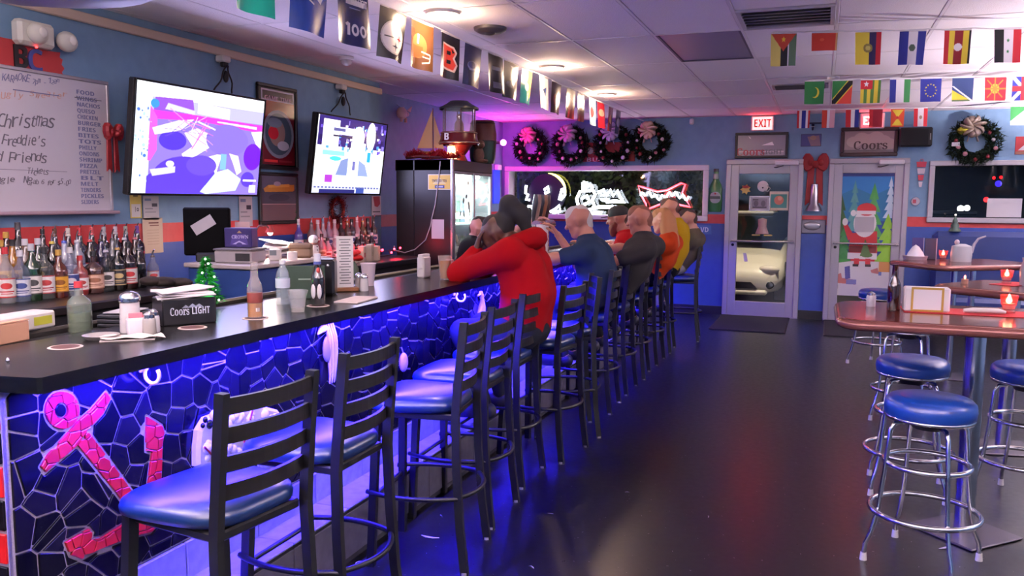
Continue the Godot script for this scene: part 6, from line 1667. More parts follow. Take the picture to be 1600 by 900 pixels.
	spirit("liquor_bottle", "small clear bottle standing alone right of the left bottles", V(-3.9, 1.055, ox(240, 440, -3.9).z), 0.2, 0.034, Color("a8a8b0"), true, 5, Color("3a3a3c"), 1)
	# right bottles
	var rb := [[467, "violet bottle with a white flip top, left end of the right shelf", "4c3c90", "e0d8e0"], [487, "bottle with a dark spout next to the violet one", "6c5c64", "18181a"], [497, "clear bottle with a round silver stopper", "b0a0a8", "d8d4dc"], [505, "clear bottle with a blue grey top", "a098a4", "6c84a0"], [514, "pale bottle left of the tinsel wreath", "98788c", "8c9cb0"], [523, "frosted bottle under the tinsel wreath", "b4a4ac", "c8c8cc"], [533, "dark bottle under the right of the tinsel wreath", "2c1c1c", "303034"],
		[543, "bottle with a long orange neck sleeve", "6c4a3c", "c87a30"], [550, "dark topped bottle right of the orange sleeve", "4c3c44", "202024"], [558, "clear bottle with a white top on the right shelf", "b8a0a8", "e0dce0"], [567, "bottle with an amber neck sleeve", "70543c", "c89040"], [575, "bottle with a black angled spout", "3c2c34", "18181a"], [584, "bottle with a brown cap at the right of the shelf", "4c3c38", "3a2c28"]]
	for i in rb.size():
		var q: Array = rb[i]
		spirit("liquor_bottle", q[1], V(-4.13, 1.13, ox(q[0], 380, -4.13).z), 0.285, 0.038, Color(q[2]), false, [1, -1, 5, 2][i % 4], Color(q[3]), [2, 1, 0][i % 3], "bottles on the right back bar shelves")
	var rf := [[478, "rosy bottle with dark cap in front, left", "8c4c54", 0], [490, "tall pale pink bottle in front", "c090a0", 5], [503, "dark capped pink bottle in front", "a86c78", 4], [512, "white labelled bottle in front", "b0909c", 5], [524, "black capped clear bottle in front", "a48894", 2], [535, "dark bottle with gold collar in front", "3c2428", 3], [548, "clear bottle lit red in front", "c0a0a8", -1], [558, "dark bottle beside the red string of lights", "1c1418", 6], [565, "bottle with a white strip label", "2a2024", 5], [572, "beige labelled bottle among the lights", "503c34", 4], [581, "short dark bottle at the right front", "241a20", -1]]
	for i in rf.size():
		var q: Array = rf[i]
		spirit("liquor_bottle", q[1], V(-3.98, 1.065, ox(q[0], 395, -3.98).z), 0.2 + 0.02 * (i % 3), 0.037, Color(q[2]), false, q[3], [Color("1c1014"), Color("c8c0c8"), Color("3c1c20")][i % 3], 0, "bottles on the right back bar shelves")
	# boxes, red lights and a poinsettia at the end of the shelf
	for i in 4:
		var o := thing("carton", ["small cream carton with a dark square, left of four", "cream carton with a red mark, second of four", "taller cream carton, third of four", "cream carton with blank front, fourth of four"][i], "box", V(-3.72, 1.055, ox([553, 566, 578, 588][i], 400, -3.72).z), 0.3, "cartons at the end of the right shelf")
		var h: float = [0.11, 0.14, 0.15, 0.13][i]
		put(o, "box", B.new().box(V(0, h / 2, 0), V(0.05, h, 0.1), 0.004), H("c9b8a4", 0.6))
		put(o, "mark", B.new().box(V(0.026, h * 0.45, 0.01), V(0.002, 0.04, 0.03)), H(["2a2024", "a03038", "b8a890", "d0c4b4"][i]))
	var sl := thing("string_lights", "string of small red lights draped among the right bottles", "string lights")
	var wire := []
	for i in 26: wire.append(V(-3.8 + 0.03 * sin(i * 1.7), 1.09 + 0.035 * absf(sin(i * 1.1)), -5.9 - i * 0.05))
	put(sl, "wire", B.new().tube(wire, 0.003, 5), H("3c1014"))
	for i in 13: put(sl, "bulb", B.new().ell(wire[i * 2] + V(0.012, 0.012, 0), V(0.011, 0.011, 0.011), 8, 6), glow(Color(1.0, 0.12, 0.22), 9.0))
	for i in 3: light(OmniLight3D.new(), "string_lamp", wire[4 + i * 9] + V(0.05, 0.05, 0), Color(1.0, 0.12, 0.2), 0.055, 0.03)
	var fl := thing("poinsettia", "red flower in a green pot on the bar's inner edge behind the price list", "plant", V(-3.05, 1.0, ox(548, 425, -3.05).z))
	for i in 9: put(fl, "petal", B.new().ell(V(cos(i * 0.7) * 0.05, 0.2 + 0.03 * sin(i * 2.0), sin(i * 0.7) * 0.05), V(0.045, 0.02, 0.035), 8, 6), H("c8141c", 0.6))
	put(fl, "pot", B.new().lathe([Vector2(0, 0), Vector2(0.04, 0), Vector2(0.055, 0.12), Vector2(0.03, 0.17), Vector2(0, 0.17)], 12), H("4c5c4c", 0.6))
	put(fl, "stand", B.new().box(V(0, -0.5, 0), V(0.2, 1.0, 0.3)), blk)
	# till station
	var st := thing("till_station", "dark blue till station with a pale top in the middle of the back bar", "counter", V(-3.66, 0, -4.83))
	put(st, "body", B.new().box(V(0, 0.57, 0), V(0.5, 1.14, 0.9), 0.006), H("26407c", 0.45))
	put(st, "top", B.new().box(V(0, 1.16, 0), V(0.54, 0.03, 0.94), 0.006), H("c9bcb4", 0.4))
	put(st, "plinth", B.new().box(V(0.0, 0.04, 0), V(0.46, 0.08, 0.84)), blk)
	var top := 1.176
	var o := thing("till_screen", "black till screen with a slip of white paper stuck askew on its back", "till", V(-3.86, top - 0.0, -4.52), 0.5)
	put(o, "case", B.new().box(V(0, 0.2, 0), V(0.3, 0.32, 0.05), 0.01), H("050506", 0.7, 0.0, {"metallic_specular": 0.2}))
	put(o, "stand", B.new().box(V(0, 0.03, 0), V(0.14, 0.06, 0.12), 0.01), H("0c0c0e", 0.5))
	var slip := put(o, "paper_slip", B.new().box(Vector3.ZERO, V(0.15, 0.075, 0.002)), H("c4bcbc"), V(-0.02, 0.245, 0.027))
	slip.rotation.z = 0.55
	o = thing("printer", "grey receipt printer under the purple box", "printer", V(-3.62, top, -4.55), 0.2)
	put(o, "case", B.new().box(V(0, 0.042, 0), V(0.26, 0.084, 0.22), 0.01), H("a49c9c", 0.5))
	put(o, "lid", B.new().box(V(0, 0.089, 0), V(0.27, 0.012, 0.23), 0.004), H("6c6464", 0.5))
	put(o, "slot", B.new().box(V(0.07, 0.04, 0.111), V(0.1, 0.05, 0.004)), H("1c1a1c"))
	o = thing("purple_box", "purple box with a pale crown emblem on the till station", "box", V(-3.64, top + 0.097, -4.56), 0.25)
	put(o, "box", B.new().box(V(0, 0.065, -0.04), V(0.19, 0.13, 0.1), 0.004), H("2a1a58", 0.4))
	print_quad(o, "emblem", 0.18, 0.12, ART, cut(768, 540, 192, 128), at_xf(0, 0.065, 0.0115))
	letters(o, "lettering", "CROWN", 0.022, H("c9bedc"), at_xf(0.015, 0.07, 0.013), 0.001, true)
	o = thing("card_stack", "pale cardboard pieces standing behind the purple box", "card", V(-3.78, top, -4.78), 0.4)
	put(o, "card", B.new().box(V(0, 0.13, 0), V(0.1, 0.26, 0.01)), H("d0b0a4", 0.8))
	put(o, "card", B.new().box(V(-0.05, 0.17, -0.03), V(0.13, 0.1, 0.01)), H("d6bcb0", 0.8))
	o = thing("desk_lamp", "small bright gooseneck lamp on the till station", "lamp", V(-3.72, top, -4.88))
	put(o, "base", B.new().lathe([Vector2(0, 0), Vector2(0.05, 0), Vector2(0.045, 0.015), Vector2(0, 0.02)], 16), H("7c2420", 0.4))
	put(o, "neck", B.new().tube([V(0, 0.015, 0), V(-0.02, 0.16, 0.03), V(0.0, 0.23, 0.0), V(0.02, 0.23, -0.06), V(0.02, 0.2, -0.1)], 0.006, 8), H("5c3030", 0.4))
	put(o, "shade", B.new().lathe([Vector2(0.015, 0.03), Vector2(0.035, -0.02), Vector2(0.032, -0.02), Vector2(0.012, 0.028)], 14, V(0.02, 0.2, -0.1)), H("a03a34", 0.4))
	put(o, "bulb", B.new().ell(V(0.02, 0.18, -0.1), V(0.02, 0.02, 0.02), 12, 8), glow(Color(1, 0.95, 0.9), 16.0))
	light(OmniLight3D.new(), "desk_lamp_light", V(-3.7, top + 0.18, -4.98), Color(1.0, 0.9, 0.85), 0.45, 0.02)
	o = thing("paper_heap", "heap of white papers behind the brown pouch on the till station", "papers", V(-3.7, top, -5.08))
	for i in 5:
		var sh := put(o, "sheet", B.new().box(Vector3.ZERO, V(0.21, 0.008, 0.2), 0.001), H("e9e2dc", 0.8), V(0.01 * sin(i * 3.0), 0.02 + 0.022 * i, 0.02 * cos(i * 2.0)))
		sh.rotation = V(0.1 * sin(i * 2.0), i * 0.7, 0.12)
	o = thing("receipt_box", "small white box with a grey screen beside the printer", "card reader", V(-3.5, top, -4.76), 0.5)
	put(o, "case", B.new().box(V(0, 0.04, 0), V(0.08, 0.08, 0.05), 0.006), H("d6cec8", 0.4))
	put(o, "screen", B.new().box(V(-0.01, 0.055, 0.027), V(0.045, 0.035, 0.004)), H("7c8488", 0.2))
	o = thing("roll_holder", "white paper roll in front on the till station", "paper roll", V(-3.46, top, -4.9))
	put(o, "roll", B.new().cyl(V(0, 0, 0), V(0, 0.055, 0), 0.035, 0.035, 18), H("ece4dc", 0.8))
	put(o, "core", B.new().cyl(V(0, 0.054, 0), V(0, 0.057, 0), 0.01, 0.01, 10), H("8a7a6c"))
	o = thing("leather_pouch", "brown leather pouch leaning on the papers", "pouch", V(-3.5, top, -5.06), 0.4)
	put(o, "body", B.new().box(V(0, 0.05, 0), V(0.17, 0.1, 0.05), 0.018), H("77604c", 0.5))
	put(o, "flap", B.new().box(V(0, 0.085, 0.01), V(0.175, 0.045, 0.055), 0.014), H("6a5440", 0.5))
	o = thing("snowman", "small white snowman figure at the right of the till station", "snowman", V(-3.5, top, -5.22))
	put(o, "body", B.new().ell(V(0, 0.05, 0), V(0.042, 0.055, 0.042), 16, 10), H("e4d8d4", 0.6))
	put(o, "head", B.new().ell(V(0, 0.125, 0), V(0.036, 0.034, 0.036), 16, 10), H("e9dedb", 0.6))
	for k in 2:
		put(o, "button", B.new().ell(V(0.04, 0.05 + 0.025 * k, 0.012), V(0.005, 0.005, 0.005), 8, 6), H("222222"))
		put(o, "eye", B.new().ell(V(0.034, 0.13, 0.012 - 0.02 * k + 0.006), V(0.004, 0.004, 0.004), 8, 6), H("222222"))
	put(o, "scarf", B.new().torus(V(0, 0.095, 0), 0.03, 0.008, 16, 6), H("8a5a50", 0.8))
	o = thing("sweet_dish", "glowing yellow and red dish on the right cabinet past the snowman", "dish", V(-3.75, 1.056, -5.5))
	put(o, "dish", B.new().lathe([Vector2(0, 0), Vector2(0.07, 0.0), Vector2(0.09, 0.05), Vector2(0, 0.05)], 14), H("d8b060", 0.4))
	put(o, "lid", B.new().lathe([Vector2(0.085, 0.05), Vector2(0.05, 0.08), Vector2(0, 0.085)], 14), H("c03a34", 0.3))
	# cooler with lit glass doors
	var cz := -7.97
	var f := thing("drinks_cooler", "tall black drinks cooler with lit sliding glass doors covered in stickers", "cooler", V(-3.71, 0, cz))
	put(f, "side_panel", B.new().box(V(0.1, 1.0, 0.5), V(0.4, 1.98, 0.06), 0.006), H("17151c", 0.35))
	put(f, "rear_side_panel", B.new().box(V(-0.2, 1.0, 0.505), V(0.2, 1.98, 0.05), 0.006), H("100f13", 0.4))
	put(f, "back_panel", B.new().box(V(-0.3, 1.0, 0), V(0.02, 1.96, 0.98)), H("c9ccd0", 0.5))
	put(f, "far_side_panel", B.new().box(V(0, 1.0, -0.5), V(0.6, 1.98, 0.05)), H("17151c", 0.35))
	put(f, "top_panel", B.new().box(V(0, 1.935, 0), V(0.62, 0.11, 1.06), 0.006), H("1a1a1e", 0.4))
	put(f, "base", B.new().box(V(0, 0.32, 0), V(0.6, 0.6, 0.96), 0.006), H("17151c", 0.4))
	put(f, "edge_strip", B.new().box(V(0.308, 1.0, 0.515), V(0.03, 1.98, 0.04), 0.006), H("c6c3cc", 0.25, 0.8))
	put(f, "door_frame", ring_frame(-0.49, 0.49, 0.68, 1.88, 0.03, 0.03, 0.004), H("8a8a90", 0.3, 0.6)).transform = Transform3D(Basis(Vector3.UP, PI / 2), V(0.305, 0, 0))
	put(f, "mullion", B.new().box(V(0.312, 1.28, 0.0), V(0.03, 1.18, 0.04), 0.004), H("9a9aa0", 0.3, 0.6))
	for s in [-1, 1]: put(f, "glass_door", B.new().box(V(0.3, 1.28, s * 0.245), V(0.008, 1.14, 0.44)), glass(0.12))
	for y in [0.66, 1.0, 1.35]: put(f, "shelf", B.new().box(V(0, y, 0), V(0.52, 0.015, 0.94)), H("d0d4d6", 0.4))
	put(f, "light_tube", B.new().cyl(V(0.2, 1.84, -0.4), V(0.2, 1.84, 0.4), 0.018, 0.018, 10), glow(Color(0.9, 1.0, 0.97), 10.0))
	area("cooler_lamp", V(-3.53, 1.815, cz), V(-0.5, -1, 0), Vector2(0.84, 0.06), Color(0.9, 1.0, 0.97), 9.0)
	area("cooler_lamp", V(-3.9, 1.815, cz), V(0.7, -1, 0), Vector2(0.84, 0.06), Color(0.9, 1.0, 0.97), 8.0)
	var r := RandomNumberGenerator.new()
	r.seed = 15
	for i in 26:
		var sc := put(f, "sticker", B.new().ell(Vector3.ZERO, V(0.002, r.randf_range(0.015, 0.045), r.randf_range(0.012, 0.03)), 10, 6), H(["22282a", "4c5450", "8c6a40", "6c7474", "2c3440", "b8a890"][i % 6], 0.4), V(0.306, r.randf_range(0.76, 1.8), r.randf_range(-0.44, 0.44)))
		sc.rotation.x = r.randf_range(-0.5, 0.5)
	for y in [0.67, 1.01, 1.36]:
		for k in 8:
			var can := brown_bottle("bottle %s standing on the %s shelf of the drinks cooler" % [["at the far end", "second from the far end", "third from the far end", "fourth from the far end", "fourth from the near end", "third from the near end", "second from the near end", "at the near end"][k], {0.67: "lowest", 1.01: "middle", 1.36: "upper"}[y]], V(-3.6, y + 0.0005, cz - 0.4 + 0.112 * k), Color(["20402c", "402414", "c9ccd0", "2a3a60"][(k + int(y * 10)) % 4]), Color("d8d8d4"))
			can.set_meta("group", "bottles inside the drinks cooler")
	# posters and cord on the cooler's side
	var fz := cz + 0.532
	o = thing("yellow_card", "yellow advertising card reading TWISTED TEA on the side of the cooler", "sign", V(-3.53, 1.77, fz))
	print_quad(o, "print", 0.245, 0.15, ART, cut(640, 700, 256, 160), at_xf(0, 0, 0.003))
	put(o, "card", B.new().box(V(0, 0, 0), V(0.245, 0.15, 0.004)), H("c9b070"))
	letters(o, "lettering", "TWISTED TEA", 0.024, H("34345c"), at_xf(0, 0.012, 0.004), 0.001, true, 0.16)
	o = thing("paper_notice", "plain white paper hung on the side of the cooler under the yellow card", "notice", oz(684, 358, fz))
	put(o, "sheet", B.new().box(V(0, 0, 0), V(0.135, 0.19, 0.002)), H("c9c2cc", 0.8))
	o = thing("power_lead", "white cord hanging down the side of the cooler to the string of red lights", "cord")
	var cp := []
	for q in [[688, 252], [686, 275], [680, 320], [675, 340], [673, 352], [665, 375], [648, 390], [632, 395], [615, 390]]:
		var p := oz(q[0], q[1], fz + 0.006)
		cp.append(p)
	cp.append(V(-3.85, 1.15, -7.1))
	put(o, "cord", B.new().tube(cp, 0.005, 6), H("b4aeb8", 0.5))
	on_cooler(cz)
	var bp := ox(776, 292, -4.63)
	o = thing("blue_sign", "narrow blue lit sign topped by a white box, right of the cooler", "sign", V(-4.635, bp.y, bp.z), PI / 2)
	put(o, "panel", B.new().box(V(0, 0, 0), V(0.26, 0.5, 0.02), 0.004), glow(Color(0.12, 0.25, 0.9), 0.8, Color(0.2, 0.3, 0.7)))
	put(o, "white_box", B.new().box(V(0.02, 0.29, 0.02), V(0.16, 0.08, 0.06), 0.01), H("e6e2ea", 0.4))
	# beer taps at the far end of the bar
	o = thing("beer_tower", "chrome beer tower with a cluster of tap handles on the bar", "beer tower", V(-2.34, 1.12, -7.1))
	put(o, "column", B.new().cyl(V(0, 0, 0), V(0, 0.24, 0), 0.05, 0.05, 18), H("c6c4c8", 0.15, 1.0))
	put(o, "head", B.new().cyl(V(0, 0.26, -0.22), V(0, 0.26, 0.22), 0.045, 0.045, 18), H("c6c4c8", 0.15, 1.0))
	put(o, "drip_tray", B.new().box(V(0.0, 0.012, 0), V(0.2, 0.024, 0.4), 0.006), H("6a686c", 0.3, 0.8))
	for i in 5:
		var z := -0.18 + 0.09 * i
		put(o, "faucet", B.new().cyl(V(0.03, 0.26, z), V(-0.09, 0.24, z), 0.014, 0.012, 10), H("c6c4c8", 0.15, 1.0))
		put(o, "tap_handle", B.new().tube([V(-0.04, 0.28, z), V(-0.035, 0.36, z), V(-0.02, 0.46, z), V(-0.015, 0.53, z)], [0.01, 0.02, 0.026, 0.016], 10), H(["3a2420", "8a5a3c", "1c1c22", "a08070", "2a2a30"][i], 0.35))
	for i in 3:
		o = thing("cup_stack", ["tall stack of white cups by the beer tower", "second stack of white cups by the beer tower", "shorter stack of white cups nearest the white haired man"][i], "cups", V(-2.3 + 0.06 * i, 1.12, -6.62 - 0.1 * (i % 2)))
		for k in 6: put(o, "cup", B.new().lathe([Vector2(0.028, 0.035 * k), Vector2(0.04, 0.035 * k + 0.1), Vector2(0.037, 0.035 * k + 0.1)], 16), H("e0d6d6", 0.5))
func on_cooler(cz: float) -> void:
	var y := 1.99
	# tinsel along the near edge
	var t := thing("tinsel_garland", "red tinsel garland heaped along the top of the cooler", "garland", V(-3.68, y, cz + 0.36))
	var r := RandomNumberGenerator.new()
	r.seed = 12
	var b := B.new()
	b.fl()
	for i in 1600:
		var u := r.randf_range(-0.3, 0.3)
		var c := V(u, 0.04 + 0.02 * sin(u * 22.0), 0.03 * sin(u * 9.0)) + V(r.randfn(), absf(r.randfn()), r.randfn()) * 0.02
		var d := V(r.randfn(), r.randfn(), r.randfn()).normalized() * 0.035
		var w := d.cross(V(1, 2, 3)).normalized() * 0.004
		b.t(c - w, c + w, c + d)
		b.t(c + w, c - w, c + d)
	tag(put(t, "tinsel", b, H("b01018", 0.3, 0.3)), "", "", "", "stuff")
	put(t, "core", B.new().tube([V(-0.3, 0.03, 0), V(-0.1, 0.04, 0.03), V(0.1, 0.03, -0.02), V(0.3, 0.035, 0.02)], 0.018, 6), H("5c0a0e"))
	# sailing boat
	t = thing("model_sailboat", "wooden model sailing boat with tan sails on top of the cooler", "model boat", V(-3.77, y + 0.03, cz + 0.22), 0.1)
	put(t, "hull", B.new().tube([V(-0.16, 0.05, 0), V(-0.08, 0.035, 0), V(0.05, 0.035, 0), V(0.17, 0.055, 0)], [0.008, 0.034, 0.036, 0.006], 10), H("b8804c", 0.4))
	put(t, "keel", B.new().box(V(0, 0.0, 0), V(0.2, 0.02, 0.04), 0.004), H("8a5a34", 0.5))
	put(t, "mast", B.new().cyl(V(0.02, 0.04, 0), V(0.02, 0.5, 0), 0.006, 0.004, 8), H("6a4428"))
	put(t, "mainsail", B.new().prism(PackedVector2Array([Vector2(0.012, 0.48), Vector2(-0.15, 0.1), Vector2(0.012, 0.1)]), -0.003, 0.003), H("c89c70", 0.7))
	put(t, "jib", B.new().prism(PackedVector2Array([Vector2(0.03, 0.42), Vector2(0.03, 0.1), Vector2(0.14, 0.09)]), -0.003, 0.003), H("c09468", 0.7))
	# lit lighthouse
	t = thing("lighthouse_lamp", "small glowing white lighthouse lamp beside the sailing boat", "lamp", V(-3.53, y + 0.02, cz + 0.25))
	put(t, "tower", B.new().lathe([Vector2(0, 0), Vector2(0.05, 0.0), Vector2(0.035, 0.12), Vector2(0, 0.12)], 16), glow(Color(1.0, 0.88, 0.68), 6.0))
	put(t, "gallery", B.new().lathe([Vector2(0.045, 0.12), Vector2(0.045, 0.13), Vector2(0.025, 0.13), Vector2(0.022, 0.16), Vector2(0, 0.19)], 14), H("d6b08c", 0.5))
	light(OmniLight3D.new(), "lighthouse_light", V(-3.44, y + 0.1, cz + 0.32), Color(1, 0.75, 0.5), 0.06, 0.04)
	# glass lantern case with dome roof
	t = thing("display_lantern", "glass display case with dark domed roof on a red base lettered B", "display case", V(-3.5, y, cz + 0.13))
	put(t, "stand", B.new().lathe([Vector2(0, 0.0), Vector2(0.09, 0.0), Vector2(0.06, 0.06), Vector2(0.14, 0.16), Vector2(0, 0.16)], 20), H("5c1418", 0.3))
	put(t, "base_drum", B.new().lathe([Vector2(0.2, 0.16), Vector2(0.21, 0.18), Vector2(0.19, 0.22), Vector2(0.18, 0.29), Vector2(0.0, 0.29)], 28), H("5a1216", 0.25))
	put(t, "trim_band", B.new().torus(V(0, 0.18, 0), 0.205, 0.008, 30, 6), H("b49484", 0.25, 0.8))
	put(t, "trim_band", B.new().torus(V(0, 0.28, 0), 0.185, 0.006, 30, 6), H("b49484", 0.25, 0.8))
	put(t, "glass_drum", B.new().lathe([Vector2(0.17, 0.29), Vector2(0.17, 0.52)], 24), glass(0.16))
	put(t, "roof", B.new().lathe([Vector2(0.2, 0.515), Vector2(0.2, 0.535), Vector2(0.13, 0.57), Vector2(0.09, 0.6), Vector2(0.0, 0.61)], 24), H("2c3030", 0.35))
	put(t, "figure", B.new().lathe([Vector2(0, 0.29), Vector2(0.05, 0.29), Vector2(0.045, 0.38), Vector2(0.02, 0.42), Vector2(0.03, 0.45), Vector2(0.0, 0.48)], 14), H("7a2a26", 0.5))
	for k in 6: put(t, "pillar", B.new().cyl(V(cos(k * TAU / 6) * 0.172, 0.29, sin(k * TAU / 6) * 0.172), V(cos(k * TAU / 6) * 0.172, 0.52, sin(k * TAU / 6) * 0.172), 0.006, 0.006, 8), H("4c2420", 0.4))
	letters(t, "letter", "B", 0.07, H("e6dcd8"), at_xf(-0.05, 0.235, 0.196), 0.006)
	# stuffed dog
	t = thing("plush_dog", "brown plush dog sitting on the cooler beside the keg", "soft toy", V(-3.44, y, cz - 0.24))
	put(t, "body", B.new().ell(V(0, 0.08, 0), V(0.06, 0.09, 0.06), 14, 9), H("6a4a40", 0.9))
	put(t, "head", B.new().ell(V(0.02, 0.19, 0.02), V(0.055, 0.05, 0.055), 14, 9), H("7a584c", 0.9))
	put(t, "muzzle", B.new().ell(V(0.06, 0.18, 0.05), V(0.03, 0.022, 0.026), 10, 7), H("8f6c5c", 0.9))
	for s in [-1, 1]:
		put(t, "ear", B.new().ell(V(0.0, 0.18, 0.02 + s * 0.055), V(0.025, 0.045, 0.014), 10, 7), H("4a322c", 0.9))
		put(t, "paw", B.new().ell(V(0.06, 0.02, s * 0.04), V(0.035, 0.02, 0.02), 10, 7), H("7a584c", 0.9))
	# keg
	t = thing("barrel", "barrel shaped keg, brown above and dark green below, at the end of the cooler", "keg", V(-3.5, y, cz - 0.5))
	put(t, "lower_barrel", B.new().lathe([Vector2(0, 0), Vector2(0.125, 0.0), Vector2(0.14, 0.06), Vector2(0.15, 0.24), Vector2(0, 0.24)], 24), H("1c3a26", 0.35))
	put(t, "upper_barrel", B.new().lathe([Vector2(0.15, 0.24), Vector2(0.15, 0.32), Vector2(0.13, 0.44), Vector2(0.12, 0.46), Vector2(0, 0.46)], 24), H("6a3430", 0.35))
	put(t, "hoop", B.new().torus(V(0, 0.24, 0), 0.15, 0.007, 26, 6), H("3c3030", 0.3, 0.7))
	put(t, "hoop", B.new().torus(V(0, 0.43, 0), 0.132, 0.007, 26, 6), H("3c3030", 0.3, 0.7))
	# party lamp that throws magenta on the far corner
	t = thing("party_lamp", "small ball lamp on the far left wall throwing magenta light on the corner", "lamp", V(-4.35, 2.42, -11.3))
	put(t, "stand", B.new().cyl(V(-0.295, 0, 0), V(0, 0, 0), 0.02, 0.02, 10), H("222226"))
	put(t, "ball", B.new().ell(V(0, 0, 0), V(0.045, 0.045, 0.045), 14, 9), glow(Color(1.0, 0.5, 0.9), 8.0))
	light(OmniLight3D.new(), "party_lamp_light", V(-4.35, 2.42, -11.3), Color(1.0, 0.1, 0.7), 1.1, 0.04)
	t = thing("violet_lamp", "small violet light on the left wall between the cooler and the long window", "lamp", V(-4.5, 1.95, -10.4))
	put(t, "ball", B.new().ell(V(0, 0, 0), V(0.03, 0.03, 0.03), 12, 8), glow(Color(0.5, 0.2, 1.0), 6.0))
	put(t, "bracket", B.new().box(V(-0.08, 0, 0), V(0.14, 0.02, 0.02)), H("222226"))
	light(OmniLight3D.new(), "violet_lamp_light", V(-4.5, 1.95, -10.4), Color(0.35, 0.12, 1.0), 0.55, 0.04)

# ---------- things on the bar ----------
func coaster(label: String, at: Vector3) -> void:
	var t := thing("beer_mat", label, "beer mat", at)
	put(t, "card", B.new().lathe([Vector2(0, 0), Vector2(0.05, 0), Vector2(0.052, 0.001), Vector2(0.05, 0.002), Vector2(0, 0.002)], 28), H("cdbdb4", 0.8))
	put(t, "print", B.new().lathe([Vector2(0.0, 0.0024), Vector2(0.042, 0.0024)], 24), H("4c2a28", 0.7))
func counter_items() -> void:
	var y := 1.12
	coaster("beer mat lying flat at the near end of the bar", V(-2.26, y, -1.97))
	coaster("beer mat beside the black napkin box", V(-2.175, y, -2.45))
	coaster("beer mat under the half full beer bottle", V(-2.12, y, -2.745))
	coaster("pale beer mat under the dark bottle", V(-2.112, y, -3.178))
	# half full clear beer bottle
	var t := thing("beer_bottle", "clear glass beer bottle half full of amber beer on a beer mat", "bottle", V(-2.12, y + 0.003, -2.745))
	var pr := [Vector2(0, 0), Vector2(0.028, 0.0), Vector2(0.03, 0.006), Vector2(0.03, 0.115), Vector2(0.027, 0.135), Vector2(0.0155, 0.162), Vector2(0.0135, 0.215), Vector2(0.0145, 0.218), Vector2(0.0145, 0.225)]
	put(t, "glass", B.new().lathe(pr, 22), M(Color(0.85, 0.8, 0.76, 0.28), 0.04, 0.0, {"transparency": 1}))
	put(t, "beer", B.new().lathe([Vector2(0, 0.005), Vector2(0.0275, 0.005), Vector2(0.0278, 0.06), Vector2(0, 0.06)], 20), H("b87828", 0.1))
	put(t, "label", B.new().lathe([Vector2(0.0305, 0.062), Vector2(0.0308, 0.064), Vector2(0.0308, 0.1), Vector2(0.0305, 0.102)], 22), H("70322c", 0.4))
	var b := B.new()
	b.box(V(0.026, 0.035, 0.018), V(0.006, 0.014, 0.016))
	put(t, "tax_mark", b, H("e6d8cc"))
	# water bottle, tumbler, dark bottle
	t = thing("water_bottle", "small clear water bottle with a white label behind the tumbler", "bottle", V(-2.3, y, -3.18))
	put(t, "bottle", B.new().lathe([Vector2(0, 0), Vector2(0.03, 0.0), Vector2(0.032, 0.01), Vector2(0.029, 0.03), Vector2(0.032, 0.045), Vector2(0.03, 0.06), Vector2(0.032, 0.12), Vector2(0.026, 0.15), Vector2(0.013, 0.172), Vector2(0.013, 0.185)], 18), M(Color(0.8, 0.85, 0.9, 0.3), 0.05, 0.0, {"transparency": 1}))
	put(t, "label", B.new().lathe([Vector2(0.0325, 0.075), Vector2(0.033, 0.078), Vector2(0.033, 0.115), Vector2(0.0325, 0.118)], 18), H("ccd2e0", 0.4))
	put(t, "cap", B.new().cyl(V(0, 0.182, 0), V(0, 0.2, 0), 0.0145, 0.0145, 14), H("e0dede", 0.4))
	t = thing("tumbler", "empty flared glass tumbler between the two beer bottles", "glass", V(-2.085, y, -2.985))
	put(t, "wall", B.new().lathe([Vector2(0.029, 0.004), Vector2(0.03, 0.02), Vector2(0.036, 0.06), Vector2(0.044, 0.092), Vector2(0.041, 0.092), Vector2(0.033, 0.06), Vector2(0.027, 0.022), Vector2(0.0, 0.02)], 20), M(Color(0.9, 0.9, 0.9, 0.2), 0.03, 0.0, {"transparency": 1}))
	put(t, "base", B.new().lathe([Vector2(0, 0), Vector2(0.028, 0.0), Vector2(0.029, 0.016), Vector2(0, 0.016)], 20), M(Color(0.95, 0.92, 0.9, 0.35), 0.03, 0.0, {"transparency": 1}))
	var d := brown_bottle("dark brown beer bottle with a white and blue neck foil on a pale mat", V(-2.112, y + 0.003, -3.178), Color("150a08"))
	put(d, "neck_foil", B.new().lathe([Vector2(0.0165, 0.195), Vector2(0.0155, 0.21), Vector2(0.0155, 0.232), Vector2(0, 0.232)], 16), H("d6d4d8", 0.4))
	put(d, "foil_band", B.new().lathe([Vector2(0.0172, 0.185), Vector2(0.0172, 0.198)], 16), H("46508c", 0.4))
	put(d, "red_crest", B.new().ell(V(0.012, 0.158, 0.012), V(0.009, 0.014, 0.009), 10, 6), H("a03030", 0.4))
	for s in [[0.022, 0.024], [-0.004, 0.032]]: put(d, "label", B.new().ell(V(s[0], 0.065, s[1] * 0.9), V(0.012, 0.034, 0.008), 12, 8), H("cfcaca", 0.5))
	# menus and price list
	t = thing("menu_folder", "dark green menu folder standing behind the beer bottles", "menu", V(-2.33, y, -3.38), 0.5)
	put(t, "cover", B.new().box(V(0, 0.08, 0), V(0.21, 0.16, 0.012), 0.003), H("1c3222", 0.5))
	put(t, "title", B.new().box(V(0.02, 0.095, 0.0065), V(0.08, 0.006, 0.001)), H("8c9c8c"))
	t = thing("price_list", "tall white price list card in a wooden holder on the bar", "price list", V(-2.33, y, -3.76), 0.75)
	print_quad(t, "print", 0.085, 0.27, ART, cut(512, 700, 128, 256), at_xf(0, 0.15, 0.004))
	put(t, "card", B.new().box(V(0, 0.15, 0), V(0.087, 0.274, 0.006)), H("dcd8d4", 0.7))
	put(t, "holder", B.new().box(V(0, 0.01, 0), V(0.13, 0.02, 0.08), 0.004), H("7a4c28", 0.5))
